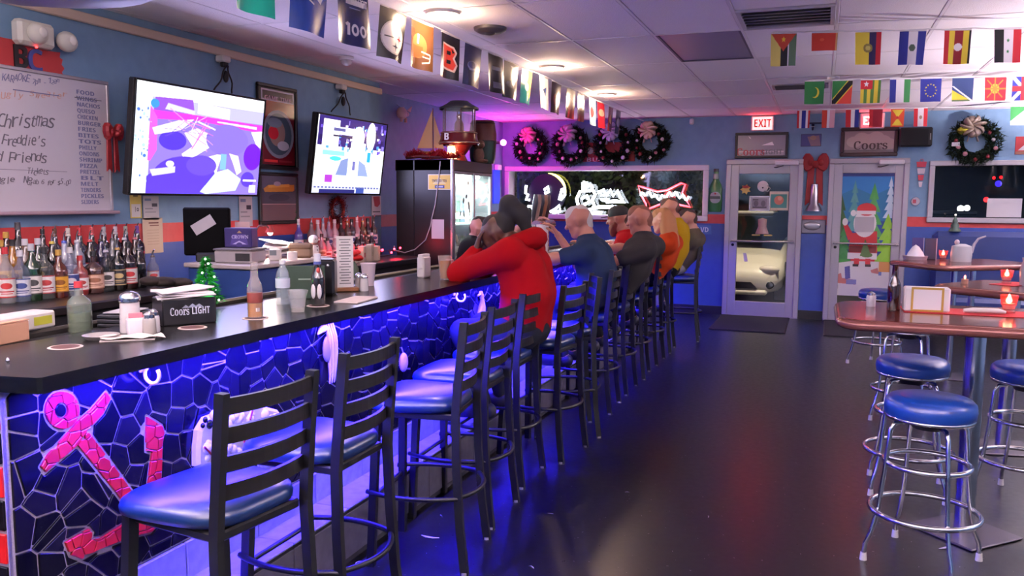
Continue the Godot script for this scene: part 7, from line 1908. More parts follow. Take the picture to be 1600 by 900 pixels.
	t = thing("black_dispenser", "black condiment dispenser between the menu folder and the price list", "dispenser", V(-2.33, y, -3.58), 0.4)
	put(t, "body", B.new().box(V(0, 0.09, 0), V(0.1, 0.18, 0.1), 0.012), H("0f0e12", 0.3))
	put(t, "knob", B.new().ell(V(0.02, 0.15, 0.055), V(0.008, 0.008, 0.006), 8, 6), H("c8c8cc", 0.2, 0.8))
	t = thing("paper_napkin", "folded white napkin on the bar in front of the price list", "napkin", V(-2.06, y, -3.42), 0.12)
	put(t, "sheet", B.new().box(V(0, 0.004, 0), V(0.12, 0.008, 0.24), 0.002), H("d8c8c4", 0.9))
	for k in 2:
		t = thing("shaker", ["glass salt shaker with steel cap right of the price list", "second shaker, behind the salt shaker"][k], "shaker", V(-2.24 - 0.05 * k, y, -3.8 - 0.03 * k))
		put(t, "jar", B.new().lathe([Vector2(0, 0), Vector2(0.022, 0.0), Vector2(0.024, 0.006), Vector2(0.02, 0.06), Vector2(0.018, 0.07)], 8), H(["d0cccc", "8c8480"][k], 0.15))
		put(t, "cap", B.new().lathe([Vector2(0.02, 0.068), Vector2(0.02, 0.08), Vector2(0.012, 0.09), Vector2(0, 0.092)], 14), H("c9c9cc", 0.2, 0.9))
	t = thing("foam_cup", "white foam cup behind the shakers", "cup", V(-2.36, y, -4.05))
	put(t, "cup", B.new().lathe([Vector2(0, 0), Vector2(0.03, 0.0), Vector2(0.042, 0.12), Vector2(0.044, 0.125), Vector2(0.039, 0.122), Vector2(0.0, 0.1)], 18), H("dcc8cc", 0.7))
	put(t, "rim", B.new().torus(V(0, 0.123, 0), 0.042, 0.003, 20, 6), H("e4d4d6", 0.6))
	# black napkin box with sugar and shakers
	t = thing("napkin_caddy", "black napkin box lettered COORS LIGHT heaped with white napkins", "napkin box", V(-2.3, y, -2.55), 1.02)
	put(t, "box", B.new().box(V(0, 0.05, 0), V(0.2, 0.1, 0.14), 0.004), H("0d0c10", 0.35))
	letters(t, "lettering", "Coors", 0.03, H("d4d8e2"), at_xf(-0.038, 0.052, 0.072), 0.001, true, 0.07)
	letters(t, "lettering", "LIGHT", 0.028, H("d4d8e2"), at_xf(0.04, 0.052, 0.072), 0.001, false, 0.066)
	put(t, "mountain_mark", B.new().prism(PackedVector2Array([Vector2(-0.03, 0.064), Vector2(-0.015, 0.076), Vector2(-0.005, 0.068), Vector2(0.01, 0.08), Vector2(0.022, 0.07), Vector2(0.035, 0.078), Vector2(0.05, 0.066)]), 0.0705, 0.0715), H("8a90a0"))
	for i in 4:
		var n := put(t, "napkin", B.new().box(V(0, 0, 0), V(0.2, 0.006, 0.12), 0.002), H("e4dcdc", 0.9), V(0.006 * sin(i * 2.0), 0.105 + 0.008 * i, 0.006 * cos(i)))
		n.rotation = V(0.05 * sin(i), 0.15 * i - 0.2, 0.06 * cos(i * 2.0))
	t = thing("sugar_pourer", "tall glass sugar pourer with a steel cap", "sugar pourer", V(-2.31, y, -2.29))
	put(t, "jar", B.new().lathe([Vector2(0, 0), Vector2(0.034, 0.0), Vector2(0.036, 0.006), Vector2(0.033, 0.11), Vector2(0, 0.112)], 20), H("e2dcd8", 0.15))
	put(t, "cap", B.new().lathe([Vector2(0.036, 0.108), Vector2(0.038, 0.124), Vector2(0.03, 0.138), Vector2(0.012, 0.146), Vector2(0, 0.147)], 20), H("b4b4b8", 0.15, 1.0))
	for k in 2:
		t = thing("shaker", ["short glass pepper shaker in front of the sugar pourer", "short glass salt shaker beside the black napkin box"][k], "shaker", V(-2.2 - 0.035 * k, y, -2.265 - 0.055 * k))
		put(t, "jar", B.new().lathe([Vector2(0, 0), Vector2(0.022, 0.0), Vector2(0.024, 0.006), Vector2(0.022, 0.055), Vector2(0.018, 0.064)], 10), H(["8f8a84", "dcd8d6"][k], 0.12))
		put(t, "cap", B.new().lathe([Vector2(0.0195, 0.06), Vector2(0.0195, 0.072), Vector2(0.01, 0.082), Vector2(0, 0.083)], 14), H("b8b8bc", 0.18, 1.0))
	t = thing("sweetener_caddy", "white caddy with a pink packet among the shakers", "caddy", V(-2.245, y, -2.25), 0.9)
	put(t, "caddy", B.new().box(V(0, 0.03, 0), V(0.06, 0.06, 0.05), 0.006), H("e0d8da", 0.5))
	put(t, "pink_packet", B.new().box(V(0.0, 0.062, 0.0), V(0.045, 0.03, 0.012), 0.002), H("d0707c", 0.7))
	t = thing("paper_napkin", "creased white napkin lying near the sugar pourer", "napkin", V(-2.2, y, -2.17), 0.7)
	b = B.new()
	b.sm()
	for i in 8:
		for j in 2:
			var f := func(a: int, c: int) -> Vector3: return V(-0.1 + 0.2 * a / 8.0 + 0.01 * c, 0.004 + 0.009 * absf(sin(a * 0.9 + c)), -0.045 + 0.045 * c)
			b.q(f.call(i, j + 1), f.call(i + 1, j + 1), f.call(i + 1, j), f.call(i, j))
	put(t, "sheet", b, H("e2d8d2", 0.9))
	put(t, "under_fold", B.new().box(V(0, 0.0015, 0), V(0.17, 0.003, 0.08)), H("d6ccc6", 0.9))
	t = thing("ashtray", "shallow grey dish behind the creased napkin", "dish", V(-2.29, y, -2.14))
	put(t, "dish", B.new().lathe([Vector2(0, 0), Vector2(0.045, 0.0), Vector2(0.06, 0.014), Vector2(0.056, 0.014), Vector2(0.04, 0.004), Vector2(0, 0.004)], 20), H("8f8a88", 0.3))
	t = thing("chrome_bolt", "two tiny chrome knobs at the near end of the bar", "knob", V(-2.2, y, -1.72))
	put(t, "knob", B.new().ell(V(0, 0.006, 0), V(0.006, 0.006, 0.006), 10, 7), H("c8c4d0", 0.1, 1.0))
	put(t, "knob", B.new().ell(V(-0.025, 0.005, -0.02), V(0.005, 0.005, 0.005), 10, 7), H("c8c4d0", 0.1, 1.0))
	# behind the bar's inner edge, on the drink rail
	t = thing("carton", "plain brown carton at the inner edge of the bar, far left", "box", oy(16, 536, 1.101) + V(-0.05, 0, 0), 0.1)
	put(t, "box", B.new().box(V(0, 0.035, 0), V(0.12, 0.07, 0.14), 0.004), H("b08468", 0.8))
	put(t, "flap", B.new().box(V(0, 0.072, 0), V(0.12, 0.003, 0.14)), H("bc9074", 0.8))
	t = thing("paper_tray", "long white tray of slips behind the brown carton", "tray", V(-2.66, 1.127, -2.1), 0.1)
	put(t, "tray", B.new().box(V(0, 0.03, 0), V(0.1, 0.06, 0.3), 0.006), H("cfc8c4", 0.6))
	put(t, "yellow_sticker", B.new().box(V(0.051, 0.03, -0.09), V(0.002, 0.03, 0.08)), H("a8a830"))
	spirit("liquor_bottle", "round clear bottle with a green label and red stopper at the bar's inner edge", V(-2.56, 1.101, -2.3), 0.19, 0.042, Color("9aa890"), true, -1, Color("b03038"), 0)
	t = thing("menu_pile", "pile of black folders with a white sheet behind the sugar pourer", "folders", V(-2.56, 1.101, -2.52), 0.3)
	for i in 3: put(t, "folder", B.new().box(V(0, 0.008 + 0.017 * i, 0), V(0.13, 0.014, 0.2), 0.003), H("16151a", 0.5))
	put(t, "sheet", B.new().box(V(0.0, 0.055, 0.0), V(0.1, 0.003, 0.16)), H("a8a4a8"))
	t = thing("cloth_heap", "dark brown heap of cloth on the back cabinet right of the liquor bottles", "cloth", V(-3.72, 1.055, ox(262, 445, -3.72).z))
	for i in 6: put(t, "fold", B.new().ell(V(0.03 * sin(i * 2.0), 0.02 + 0.006 * i, -0.12 + 0.048 * i), V(0.07, 0.03, 0.06), 12, 7), H("2a201c", 0.95))
	# little green lit tree
	t = thing("tinsel_tree", "small green tinsel tree with lights behind the napkin box", "ornament", V(-2.56, 1.101, -2.98))
	put(t, "trunk", B.new().cyl(V(0, 0, 0), V(0, 0.05, 0), 0.012), H("3a2a1c"))
	var r := RandomNumberGenerator.new()
	r.seed = 3
	b = B.new()
	b.fl()
	for i in 1400:
		var h := r.randf()
		var a := r.randf() * TAU
		var c := V(cos(a), 0, sin(a)) * 0.075 * (1.0 - h) * sqrt(r.randf()) + V(0, 0.03 + 0.21 * h, 0)
		var dd := V(cos(a), r.randf_range(-0.6, 0.3), sin(a)) * 0.02
		var w := dd.cross(V(r.randfn(), r.randfn(), r.randfn())).normalized() * 0.003
		b.t(c - w, c + w, c + dd)
		b.t(c + w, c - w, c + dd)
	tag(put(t, "tinsel", b, H("2c9a3c", 0.25, 0.3)), "", "", "", "stuff")
	for i in 10: put(t, "light_bulb", B.new().ell(V(cos(i * 2.4) * 0.06 * (1 - i / 10.0), 0.05 + 0.02 * i, sin(i * 2.4) * 0.06 * (1 - i / 10.0)) + V(0.01, 0, 0.005), V(0.005, 0.005, 0.005), 8, 6), glow(Color(0.85, 1, 0.85), 3.0))
	light(OmniLight3D.new(), "tinsel_tree_lamp", V(-2.5, 1.25, -2.92), Color(0.3, 1.0, 0.4), 0.012, 0.02)
	# beer in front of the drinker in red
	t = thing("beer_glass", "pint glass of amber beer in front of the drinker in the red hoodie", "glass", V(-2.125, y, -4.55))
	put(t, "glass", B.new().lathe([Vector2(0, 0.0), Vector2(0.03, 0.0), Vector2(0.042, 0.145), Vector2(0.04, 0.145), Vector2(0.029, 0.01)], 20), M(Color(0.9, 0.85, 0.8, 0.2), 0.03, 0.0, {"transparency": 1}))
	put(t, "beer", B.new().lathe([Vector2(0, 0.008), Vector2(0.0285, 0.008), Vector2(0.0375, 0.115), Vector2(0, 0.115)], 18), H("a86a30", 0.12))
	t = thing("white_pot", "small white pot of pink packets behind the pint glass", "pot", V(-2.2, y, -4.78))
	put(t, "pot", B.new().lathe([Vector2(0, 0), Vector2(0.035, 0), Vector2(0.04, 0.07), Vector2(0, 0.068)], 14), H("d9cccc", 0.5))
	put(t, "pink_packets", B.new().box(V(0, 0.085, 0), V(0.05, 0.04, 0.03), 0.004), H("c88088", 0.7))
	t = thing("napkin_stand", "white napkin stand left of the pint glass", "napkin holder", V(-2.3, y, -4.62))
	put(t, "holder", B.new().box(V(0, 0.065, 0), V(0.05, 0.13, 0.1), 0.008), H("d6cfcc", 0.5))
	put(t, "napkins", B.new().box(V(0, 0.1, 0), V(0.03, 0.09, 0.11), 0.004), H("e4dede", 0.9))
	# litter on the floor
	var sp := [[673, 839], [1475, 855], [1106, 808], [830, 887], [980, 770], [560, 880], [690, 806], [860, 803]]
	var lb := ["curled white scrap of paper on the floor beside the third stool", "white scrap on the floor by the nearest round stool", "tiny white crumb in the middle of the floor", "pale crumb at the bottom of the picture left of centre", "tiny speck on the floor between bar and tables", "pale crumb under the second stool", "small pale crumb near the curled scrap", "pale speck on the blue lit floor"]
	for i in sp.size():
		var p := oy(sp[i][0], sp[i][1], 0.0)
		t = thing("paper_scrap", lb[i], "litter", p, i * 0.9)
		var s: float = [0.03, 0.025, 0.008, 0.01, 0.008, 0.012, 0.01, 0.01][i]
		put(t, "scrap", B.new().tube([V(-s * 1.6, 0.002, 0), V(-s * 0.6, 0.004, s * 0.4), V(s * 0.6, 0.005, s * 0.5), V(s * 1.5, 0.003, 0)], [s * 0.12, s * 0.3, s * 0.3, s * 0.12], 6, false, Vector2(1.0, 0.3)), H("c9c4cc", 0.8))
	var fb := B.new()
	r.seed = 30
	fb.fl()
	for i in 500:
		var p := V(r.randf_range(-1.8, 0.9), 0.0008, r.randf_range(-6.5, -1.8))
		var a := V(r.randfn(), 0, r.randfn()).normalized() * r.randf_range(0.0015, 0.005)
		var c := V(-a.z, 0, a.x) * 0.35
		fb.q(p - a - c, p - a + c, p + a + c, p + a - c)
	tag(put(self, "floor_specks", fb, H("a8a2aa", 0.8)), "scatter of tiny pale specks across the black floor", "litter", "", "stuff")

# ---------- people ----------
# Surface of tapered capsules [a, b, ra, rb] joined by a smooth minimum, meshed as surface nets
func nets(b: B, bones: Array, cs: float, k: float) -> void:
	var lo := V(1e9, 1e9, 1e9)
	var hi := -lo
	for n in bones:
		var rm: float = maxf(n[2], n[3])
		for e in 2:
			lo = lo.min(n[e] - V(rm, rm, rm)); hi = hi.max(n[e] + V(rm, rm, rm))
	var pad := 2.0 * cs
	lo -= V(pad, pad, pad); hi += V(pad, pad, pad)
	var nx := ceili((hi.x - lo.x) / cs) + 1
	var ny := ceili((hi.y - lo.y) / cs) + 1
	var nz := ceili((hi.z - lo.z) / cs) + 1
	var F := PackedFloat32Array()
	F.resize(nx * ny * nz)
	F.fill(1.0)
	for n in bones:
		var a: Vector3 = n[0]
		var ba: Vector3 = n[1] - a
		var ra: float = n[2]
		var dr: float = n[3] - ra
		var l2 := maxf(ba.length_squared(), 1e-9)
		var rm: float = maxf(n[2], n[3]) + k + cs * 1.5
		var p0: Vector3 = (a.min(n[1]) - V(rm, rm, rm) - lo) / cs
		var p1: Vector3 = (a.max(n[1]) + V(rm, rm, rm) - lo) / cs
		for iz in range(maxi(0, floori(p0.z)), mini(nz, ceili(p1.z) + 1)):
			for iy in range(maxi(0, floori(p0.y)), mini(ny, ceili(p1.y) + 1)):
				var row := (iz * ny + iy) * nx
				for ix in range(maxi(0, floori(p0.x)), mini(nx, ceili(p1.x) + 1)):
					var pa := lo + V(ix, iy, iz) * cs - a
					var t := clampf(pa.dot(ba) / l2, 0.0, 1.0)
					var d := (pa - ba * t).length() - ra - dr * t
					var o := F[row + ix]
					if d < o + k:
						var h := maxf(k - absf(d - o), 0.0) / k
						F[row + ix] = minf(d, o) - h * h * k * 0.25
	var sy := nx
	var sz := nx * ny
	var off := [0, 1, sy, sy + 1, sz, sz + 1, sz + sy, sz + sy + 1]
	var pos := [V(0, 0, 0), V(1, 0, 0), V(0, 1, 0), V(1, 1, 0), V(0, 0, 1), V(1, 0, 1), V(0, 1, 1), V(1, 1, 1)]
	var edges := [[0, 1], [2, 3], [4, 5], [6, 7], [0, 2], [1, 3], [4, 6], [5, 7], [0, 4], [1, 5], [2, 6], [3, 7]]
	var at := {}
	var lim := cs * 1.8
	for iz in nz - 1:
		for iy in ny - 1:
			var row := iz * sz + iy * sy
			for ix in nx - 1:
				var i := row + ix
				if absf(F[i]) > lim: continue
				var m := 0
				for c in 8:
					if F[i + off[c]] < 0.0: m |= 1 << c
				if m == 0 or m == 255: continue
				var s := Vector3.ZERO
				var n := 0
				for e in edges:
					var f0 := F[i + off[e[0]]]
					var f1 := F[i + off[e[1]]]
					if (f0 < 0.0) != (f1 < 0.0):
						s += pos[e[0]].lerp(pos[e[1]], f0 / (f0 - f1)); n += 1
				at[i] = lo + (V(ix, iy, iz) + s / n) * cs
	b.sm()
	for i in at:
		var f0 := F[i]
		for ax in 3:
			var st: int = [1, sy, sz][ax]
			var u: int = [sy, sz, 1][ax]
			var w: int = [sz, 1, sy][ax]
			var f1 := F[i + st]
			if (f0 < 0.0) == (f1 < 0.0): continue
			if not (at.has(i - u) and at.has(i - w) and at.has(i - u - w)): continue
			if f0 < 0.0: b.q(at[i - u - w], at[i - w], at[i], at[i - u])
			else: b.q(at[i - u - w], at[i - u], at[i], at[i - w])
# five fingers on a palm: wrist, direction of the fingers, the palm's normal, which side the thumb lies on, curl in radians a joint
func hand(w: Vector3, d: Vector3, n: Vector3, side: float, curl: float) -> Array:
	d = d.normalized()
	n = (n - d * n.dot(d)).normalized()
	var s := d.cross(n) * side
	var out := []
	var ln := [0.072, 0.08, 0.074, 0.058]
	for i in 4:
		var k := w + d * (0.09 - 0.004 * absf(i - 1.3)) + s * (0.031 - 0.021 * i)
		out.append([w + s * (0.014 - 0.009 * i), k, 0.019, 0.0125])
		var dir := d + s * (0.08 - 0.06 * i)
		var p := k
		for j in 3:
			dir = (dir.normalized() * cos(curl) + n * sin(curl) * 1.0).normalized()
			var e: Vector3 = p + dir * ln[i] * [0.45, 0.32, 0.25][j]
			out.append([p, e, 0.0095 - j * 0.0008, 0.0088 - j * 0.0008])
			p = e
	var t0 := w + d * 0.02 + s * 0.026
	var t1 := t0 + (d * 0.5 + s * 0.75 + n * 0.35).normalized() * 0.042
	var t2 := t1 + (d * 0.85 + s * 0.25 + n * 0.4).normalized() * 0.034
	var t3 := t2 + (d * 0.95 + n * 0.5).normalized() * 0.026
	out.append([t0, t1, 0.017, 0.013]); out.append([t1, t2, 0.0115, 0.0105]); out.append([t2, t3, 0.0105, 0.0085])
	return out
func grow(bones: Array, by: float, add := 0.0) -> Array:
	var o := []
	for n in bones: o.append([n[0], n[1], n[2] * by + add, n[3] * by + add])
	return o
func person(label: String, base: Vector3, P: Dictionary) -> Node3D:
	var t := thing("person", label, "person", base)
	var j := {}
	for k in P:
		if P[k] is Vector3 and not k in ["look", "up", "palm_l", "palm_r", "dir_l", "dir_r"]: j[k] = P[k] - base
	var cs: float = P.get("cell", 0.02)
	var z := V(0, 0, 1)
	var hip: Vector3 = j.hip
	var neck: Vector3 = j.neck
	var sp: float = P.get("bulk", 1.0)
	var ax: Vector3 = (j.sh_l - j.sh_r).normalized()
	var mid := hip.lerp(neck, 0.42) + V(0.045, 0, 0)
	var chest := hip.lerp(neck, 0.74) + V(0.03, 0, 0)
	var torso := []
	for s in [-1.0, 1.0]:
		torso.append([hip + z * s * 0.075, mid + ax * s * 0.06, 0.125 * sp, 0.122 * sp])
		torso.append([mid + ax * s * 0.06, chest + ax * s * 0.085, 0.122 * sp, 0.118 * sp])
		torso.append([chest + ax * s * 0.085, (j.sh_l if s > 0 else j.sh_r).lerp(neck, 0.25), 0.112 * sp, 0.07])
	torso.append([j.sh_l, neck + V(0, 0.0, 0), 0.066, 0.072])
	torso.append([j.sh_r, neck + V(0, 0.0, 0), 0.066, 0.072])
	var upper := [[j.sh_l, j.el_l, 0.062 * sp, 0.046], [j.sh_r, j.el_r, 0.062 * sp, 0.046]]
	var fore := [[j.el_l, j.ha_l, 0.044, 0.029], [j.el_r, j.ha_r, 0.044, 0.029]]
	var legs := []
	for s in ["l", "r"]:
		var side := 1.0 if s == "l" else -1.0
		legs.append([hip + z * side * 0.09 - V(0, 0.02, 0), j["kn_" + s], 0.1 * sp, 0.066])
		legs.append([j["kn_" + s], j["an_" + s], 0.064, 0.04])
	legs.append([hip + z * 0.08, hip - z * 0.08, 0.125 * sp, 0.125 * sp])
	var feet := []
	for s in ["l", "r"]:
		var fo: Vector3 = P.get("foot_dir", V(-1, 0, 0)) * 0.16
		feet.append([j["an_" + s] + V(0.03, -0.045, 0), j["an_" + s] + fo + V(0, -0.055, 0), 0.042, 0.036])
	# head frame
	var hc: Vector3 = j.head
	var f: Vector3 = P.look.normalized()
	var u: Vector3 = P.get("up", Vector3.UP)
	u = (u - f * u.dot(f)).normalized()
	var sd := f.cross(u)
	var H3 := func(a: float, bb: float, c: float) -> Vector3: return hc + f * a + u * bb + sd * c
	var skull := [[H3.call(-0.02, 0.035, 0), H3.call(0.012, 0.03, 0), 0.083, 0.078], [H3.call(-0.02, 0.035, 0.012), H3.call(-0.02, 0.035, -0.012), 0.08, 0.08], [H3.call(0.022, -0.02, 0), H3.call(0.036, -0.07, 0), 0.062, 0.04],
		[H3.call(0.02, -0.055, 0.03), H3.call(0.058, -0.088, 0.006), 0.033, 0.024], [H3.call(0.02, -0.055, -0.03), H3.call(0.058, -0.088, -0.006), 0.033, 0.024], [H3.call(0.08, 0.018, 0), H3.call(0.105, -0.018, 0), 0.009, 0.0155],
		[H3.call(0.07, 0.03, 0.028), H3.call(0.07, 0.03, -0.028), 0.017, 0.017], [H3.call(0.06, -0.01, 0.04), H3.call(0.062, -0.02, 0.036), 0.02, 0.018], [H3.call(0.06, -0.01, -0.04), H3.call(0.062, -0.02, -0.036), 0.02, 0.018],
		[H3.call(0.078, -0.05, 0.018), H3.call(0.078, -0.05, -0.018), 0.011, 0.011], [H3.call(-0.004, 0.02, 0.086), H3.call(-0.006, -0.025, 0.08), 0.016, 0.009], [H3.call(-0.004, 0.02, -0.086), H3.call(-0.006, -0.025, -0.08), 0.016, 0.009]]
	var nape: Array = [[H3.call(-0.03, -0.03, 0), neck + V(0, 0.02, 0), 0.058, 0.064]]
	# the body: one skin under the clothes, with its head and hands
	var b := B.new()
	nets(b, grow(torso, 0.86) + grow(upper, 0.86) + fore + grow(legs, 0.86) + feet + nape, cs, 0.04)
	nets(b, skull + nape, P.get("head_cell", 0.0075), 0.022)
	for s in ["l", "r"]:
		var e: Vector3 = (j["ha_" + s] - j["el_" + s]).normalized()
		nets(b, hand(j["ha_" + s] - e * 0.01, P.get("dir_" + s, e), P.get("palm_" + s, V(0, -1, 0)), 1.0 if s == "l" else -1.0, P.get("curl", 0.45)), P.get("hand_cell", 0.006), 0.008)
	var skin := M(P.skin, 0.5)
	put(t, "body", b, skin)
	# clothes follow the body
	b = B.new()
	var sleeves := []
	for s in ["l", "r"]:
		if P.get("long", false): sleeves += [[j["sh_" + s], j["el_" + s], 0.074 * sp, 0.062], [j["el_" + s], j["el_" + s].lerp(j["ha_" + s], 0.9), 0.06, 0.045]]
		else: sleeves.append([j["sh_" + s], j["sh_" + s].lerp(j["el_" + s], 0.62), 0.076 * sp, 0.068])
	nets(b, grow(torso, 1.04, 0.004) + sleeves, cs, 0.045)
	put(t, "shirt", b, P.shirt)
	b = B.new()
	nets(b, grow(legs, 1.03, 0.004), cs, 0.04)
	put(t, "trousers", b, P.pants)
	b = B.new()
	nets(b, grow(feet, 1.1, 0.004), cs * 0.7, 0.02)
	put(t, "shoes", b, M(P.get("shoe", Color("1a1a1c")), 0.6))
	# hair and face
	var hr: Array = []
	match P.get("style", "short"):
		"short": hr = [[H3.call(-0.022, 0.048, 0), H3.call(0.022, 0.062, 0), 0.083, 0.07], [H3.call(-0.05, 0.0, 0), H3.call(-0.05, -0.03, 0), 0.064, 0.05]]
		"thin": hr = [[H3.call(-0.02, 0.048, 0), H3.call(0.02, 0.06, 0), 0.084, 0.071], [H3.call(-0.05, -0.0, 0), H3.call(-0.052, -0.04, 0), 0.064, 0.05]]
		"long": hr = [[H3.call(-0.02, 0.048, 0), H3.call(0.02, 0.06, 0), 0.09, 0.074], [H3.call(-0.04, 0.0, 0.05), H3.call(-0.04, -0.2, 0.07), 0.06, 0.05], [H3.call(-0.04, 0.0, -0.05), H3.call(-0.04, -0.2, -0.07), 0.06, 0.05], [H3.call(-0.07, 0.0, 0), H3.call(-0.1, -0.24, 0), 0.07, 0.05]]
		"bundle": hr = [[H3.call(-0.04, 0.04, 0), H3.call(-0.01, 0.06, 0), 0.088, 0.074], [H3.call(-0.09, 0.06, 0), H3.call(-0.16, 0.13, 0), 0.05, 0.052], [H3.call(-0.15, 0.13, 0), H3.call(-0.2, 0.03, 0.0), 0.05, 0.045], [H3.call(-0.19, 0.05, 0), H3.call(-0.17, -0.08, 0.01), 0.046, 0.03]]
	if hr.size():
		b = B.new()
		nets(b, hr, P.get("head_cell", 0.0075), 0.03)
		put(t, "hair", b, M(P.hair, 0.75))
	for s in [-1.0, 1.0]:
		var eye := put(t, "eye", B.new().ell(H3.call(0.07, 0.005, s * 0.031), V(0.012, 0.01, 0.012), 10, 7), H("e6e0da", 0.2))
		put(eye, "iris", B.new().ell(H3.call(0.079, 0.005, s * 0.031), V(0.005, 0.006, 0.006), 8, 6), H("2a1c14", 0.2))
	put(t, "lips", B.new().ell(H3.call(0.082, -0.052, 0), V(0.012, 0.008, 0.02), 10, 6), M(Color(P.skin).lerp(Color("8c3a3a"), 0.5), 0.5))
	if P.has("beard"):
		b = B.new()
		nets(b, [[H3.call(0.05, -0.075, 0), H3.call(0.06, -0.12, 0), 0.05, 0.034], [H3.call(0.03, -0.05, 0.05), H3.call(0.055, -0.09, 0.02), 0.03, 0.034], [H3.call(0.03, -0.05, -0.05), H3.call(0.055, -0.09, -0.02), 0.03, 0.034], [H3.call(0.0, -0.01, 0.07), H3.call(0.03, -0.05, 0.05), 0.014, 0.024], [H3.call(0.0, -0.01, -0.07), H3.call(0.03, -0.05, -0.05), 0.014, 0.024]], 0.0075, 0.02)
		put(t, "beard", b, M(P.beard, 0.85))
	if P.has("cap"):
		b = B.new()
		b.X = Transform3D(Basis(f, u, f.cross(u)), hc + u * 0.045 - f * 0.012)
		b.lathe([Vector2(0.1, -0.01), Vector2(0.101, 0.01), Vector2(0.09, 0.05), Vector2(0.06, 0.076), Vector2(0.0, 0.085)], 24)
		put(t, "cap", b, M(P.cap, 0.8))
		b = B.new()
		var br := PackedVector2Array()
		for i in 13: br.append(Vector2(0.085 + 0.075 * sin(PI * i / 12.0), -0.08 + 0.16 * i / 12.0))
		b.X = Transform3D(Basis(f, sd, f.cross(sd)), hc + u * 0.04)
		b.prism(br, -0.004, 0.004)
		put(t, "cap_brim", b, M(P.cap, 0.8))
	return t
# someone on a stool facing the bar (-x): where the hips, head and hands are
func sitter(label: String, hip: Vector3, head: Vector3, ha_l: Vector3, ha_r: Vector3, o: Dictionary) -> Node3D:
	var neck := head + V(0.075, -0.155, 0)
	var d := {"hip": hip, "head": head, "neck": neck, "sh_l": neck + V(0.03, -0.07, 0.19), "sh_r": neck + V(0.03, -0.07, -0.19), "ha_l": ha_l, "ha_r": ha_r,
		"kn_l": hip + V(-0.33, -0.04, 0.15), "kn_r": hip + V(-0.33, -0.04, -0.15), "an_l": hip + V(-0.2, -0.46, 0.14), "an_r": hip + V(-0.2, -0.46, -0.14), "look": V(-1, -0.15, 0)}
	for s in ["l", "r"]:
		var sh: Vector3 = d["sh_" + s]
		var h: Vector3 = d["ha_" + s]
		var m := (sh + h) / 2.0
		var reach := sh.distance_to(h)
		d["el_" + s] = m + V(0.06, -1, 0.25 if s == "l" else -0.25).normalized() * sqrt(maxf(0.0, 0.28 * 0.28 - reach * reach / 4.0))
	for k in o: d[k] = o[k]
	return person(label, V(hip.x, 0, hip.z), d)
func fabric(c: Color, rough := 0.85) -> StandardMaterial3D: return M(c, rough, 0.0, {"metallic_specular": 0.2})
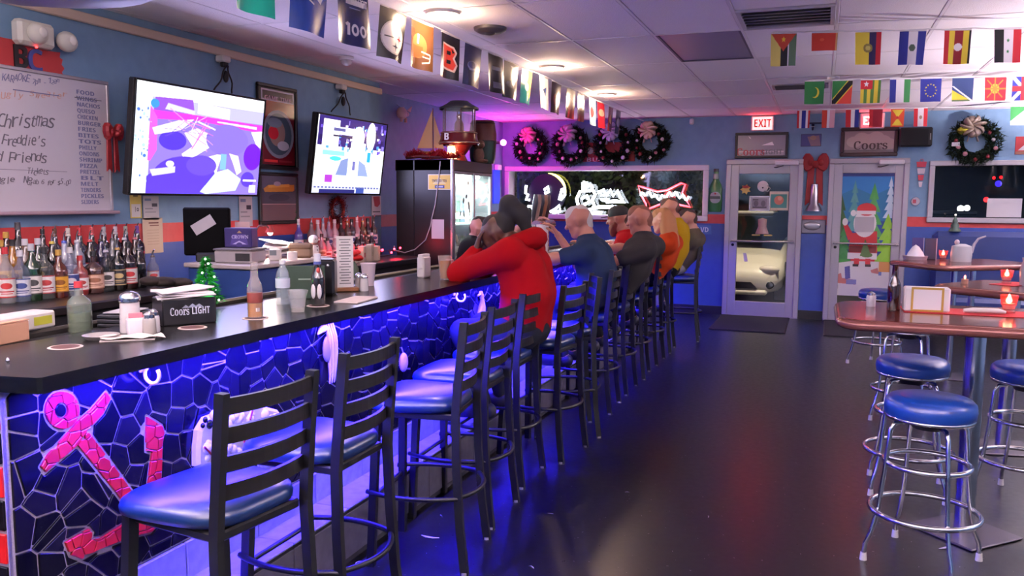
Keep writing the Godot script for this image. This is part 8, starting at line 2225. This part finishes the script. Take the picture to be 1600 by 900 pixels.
func people() -> void:
	var jeans := fabric(Color("23252e"))
	# man in the red hoodie, face in his hands
	var p := sitter("person in a red hoodie slumped over the bar with face in both hands", V(-1.64, 0.86, -4.62), V(-1.82, 1.385, -4.64), V(-1.93, 1.3, -4.58), V(-1.93, 1.31, -4.74),
		{"el_l": V(-2.02, 1.165, -4.52), "el_r": V(-2.02, 1.165, -4.86), "sh_l": V(-1.66, 1.3, -4.41), "sh_r": V(-1.68, 1.3, -4.86), "neck": V(-1.68, 1.32, -4.63), "look": V(-0.86, -0.5, 0.12), "long": true, "bulk": 1.06, "cell": 0.015, "head_cell": 0.005, "hand_cell": 0.005,
		"skin": Color("4a2c22"), "shirt": fabric(Color("8e0810")), "pants": jeans, "hair": Color("0e0c0e"), "style": "bundle", "curl": 0.2, "dir_l": V(0.25, 1, -0.15), "dir_r": V(0.25, 1, 0.15), "palm_l": V(0.9, -0.2, -0.3), "palm_r": V(0.9, -0.2, 0.3)})
	var b := B.new()
	var base := p.position
	var hood := []
	for i in 11:
		var a := -0.5 + (PI + 1.0) * i / 10.0
		hood.append(V(-1.68 + 0.105 * sin(a), 1.345 + 0.035 * sin(a), -4.63 + 0.13 * cos(a)) - base)
	b.tube(hood, [0.025, 0.04, 0.05, 0.058, 0.064, 0.068, 0.064, 0.058, 0.05, 0.04, 0.025], 10)
	put(p, "hood", b, fabric(Color("88070f")))
	sitter("white haired man in a denim blue shirt leaning on the bar", V(-1.63, 0.88, -6.2), V(-1.76, 1.435, -6.2), V(-2.12, 1.165, -6.02), V(-1.98, 1.33, -6.36), {"el_l": V(-1.87, 1.165, -5.93), "look": V(-0.95, -0.3, 0.1), "cell": 0.018, "skin": Color("ad735f"), "shirt": fabric(Color("25324a")), "pants": fabric(Color("282c38")), "hair": Color("b9b2ac"), "style": "thin", "bulk": 1.0})
	sitter("man with cropped reddish hair in a dark grey tee shirt, seen in profile", V(-1.6, 0.88, -6.9), V(-1.44, 1.435, -6.93), V(-1.88, 1.165, -6.72), V(-1.95, 1.165, -7.0), {"el_l": V(-1.62, 1.09, -6.63), "neck": V(-1.4, 1.285, -6.92), "cell": 0.018, "skin": Color("a86a55"), "shirt": fabric(Color("322f30")), "pants": fabric(Color("1a1a1e")), "hair": Color("7a4a38"), "style": "short", "bulk": 1.0})
	sitter("man in a black cap with a red beard and a bright red shirt", V(-1.64, 0.88, -7.58), V(-1.78, 1.425, -7.6), V(-2.05, 1.165, -7.42), V(-2.08, 1.165, -7.75), {"cell": 0.02, "skin": Color("a86a55"), "shirt": fabric(Color("98121a")), "pants": jeans, "hair": Color("4a2a1c"), "style": "thin", "beard": Color("6a2c1a"), "cap": Color("18161a"), "bulk": 1.0})
	sitter("person with long sandy hair in an orange top", V(-1.6, 0.88, -8.28), V(-1.5, 1.4, -8.3), V(-1.9, 1.165, -8.1), V(-1.95, 1.165, -8.45), {"cell": 0.02, "skin": Color("cc9078"), "shirt": fabric(Color("a83818")), "pants": fabric(Color("121216")), "hair": Color("a87048"), "style": "long", "bulk": 0.92})
	sitter("tall person with brown hair in a mustard yellow top leaning in", V(-1.56, 0.9, -9.0), V(-1.55, 1.51, -9.0), V(-1.92, 1.165, -8.8), V(-1.95, 1.165, -9.15), {"cell": 0.02, "skin": Color("c08068"), "shirt": fabric(Color("a88418")), "pants": fabric(Color("101014")), "hair": Color("5c4036"), "style": "short", "bulk": 1.02})
	sitter("person in an olive brown shirt and pale shorts, last along the bar", V(-1.56, 0.88, -9.7), V(-1.46, 1.38, -9.72), V(-1.9, 1.165, -9.55), V(-1.9, 1.165, -9.9), {"cell": 0.022, "skin": Color("b8806c"), "shirt": fabric(Color("544c40")), "pants": fabric(Color("8a8684")), "hair": Color("3c2c26"), "style": "short", "bulk": 0.92})
	# someone behind the bar reaching to the taps, mostly hidden by the hoodie
	sitter("bartender bent behind the bar with a bare arm up at the beer taps", V(-3.05, 0.95, -7.05), V(-2.93, 1.32, -7.05), V(-2.62, 1.0, -7.3), V(-2.42, 1.41, -7.02), {"neck": V(-3.0, 1.2, -7.05), "sh_l": V(-2.98, 1.13, -7.24), "sh_r": V(-2.96, 1.15, -6.87), "el_l": V(-2.8, 0.93, -7.3), "el_r": V(-2.68, 1.27, -6.9), "look": V(1, -0.2, 0), "kn_l": V(-2.95, 0.5, -7.16), "kn_r": V(-2.95, 0.5, -6.94), "an_l": V(-3.1, 0.1, -7.16), "an_r": V(-3.1, 0.1, -6.94), "foot_dir": V(1, 0, 0), "cell": 0.022, "skin": Color("b88078"), "shirt": fabric(Color("1a181c")), "pants": fabric(Color("141418")), "hair": Color("2c2018"), "style": "short"})
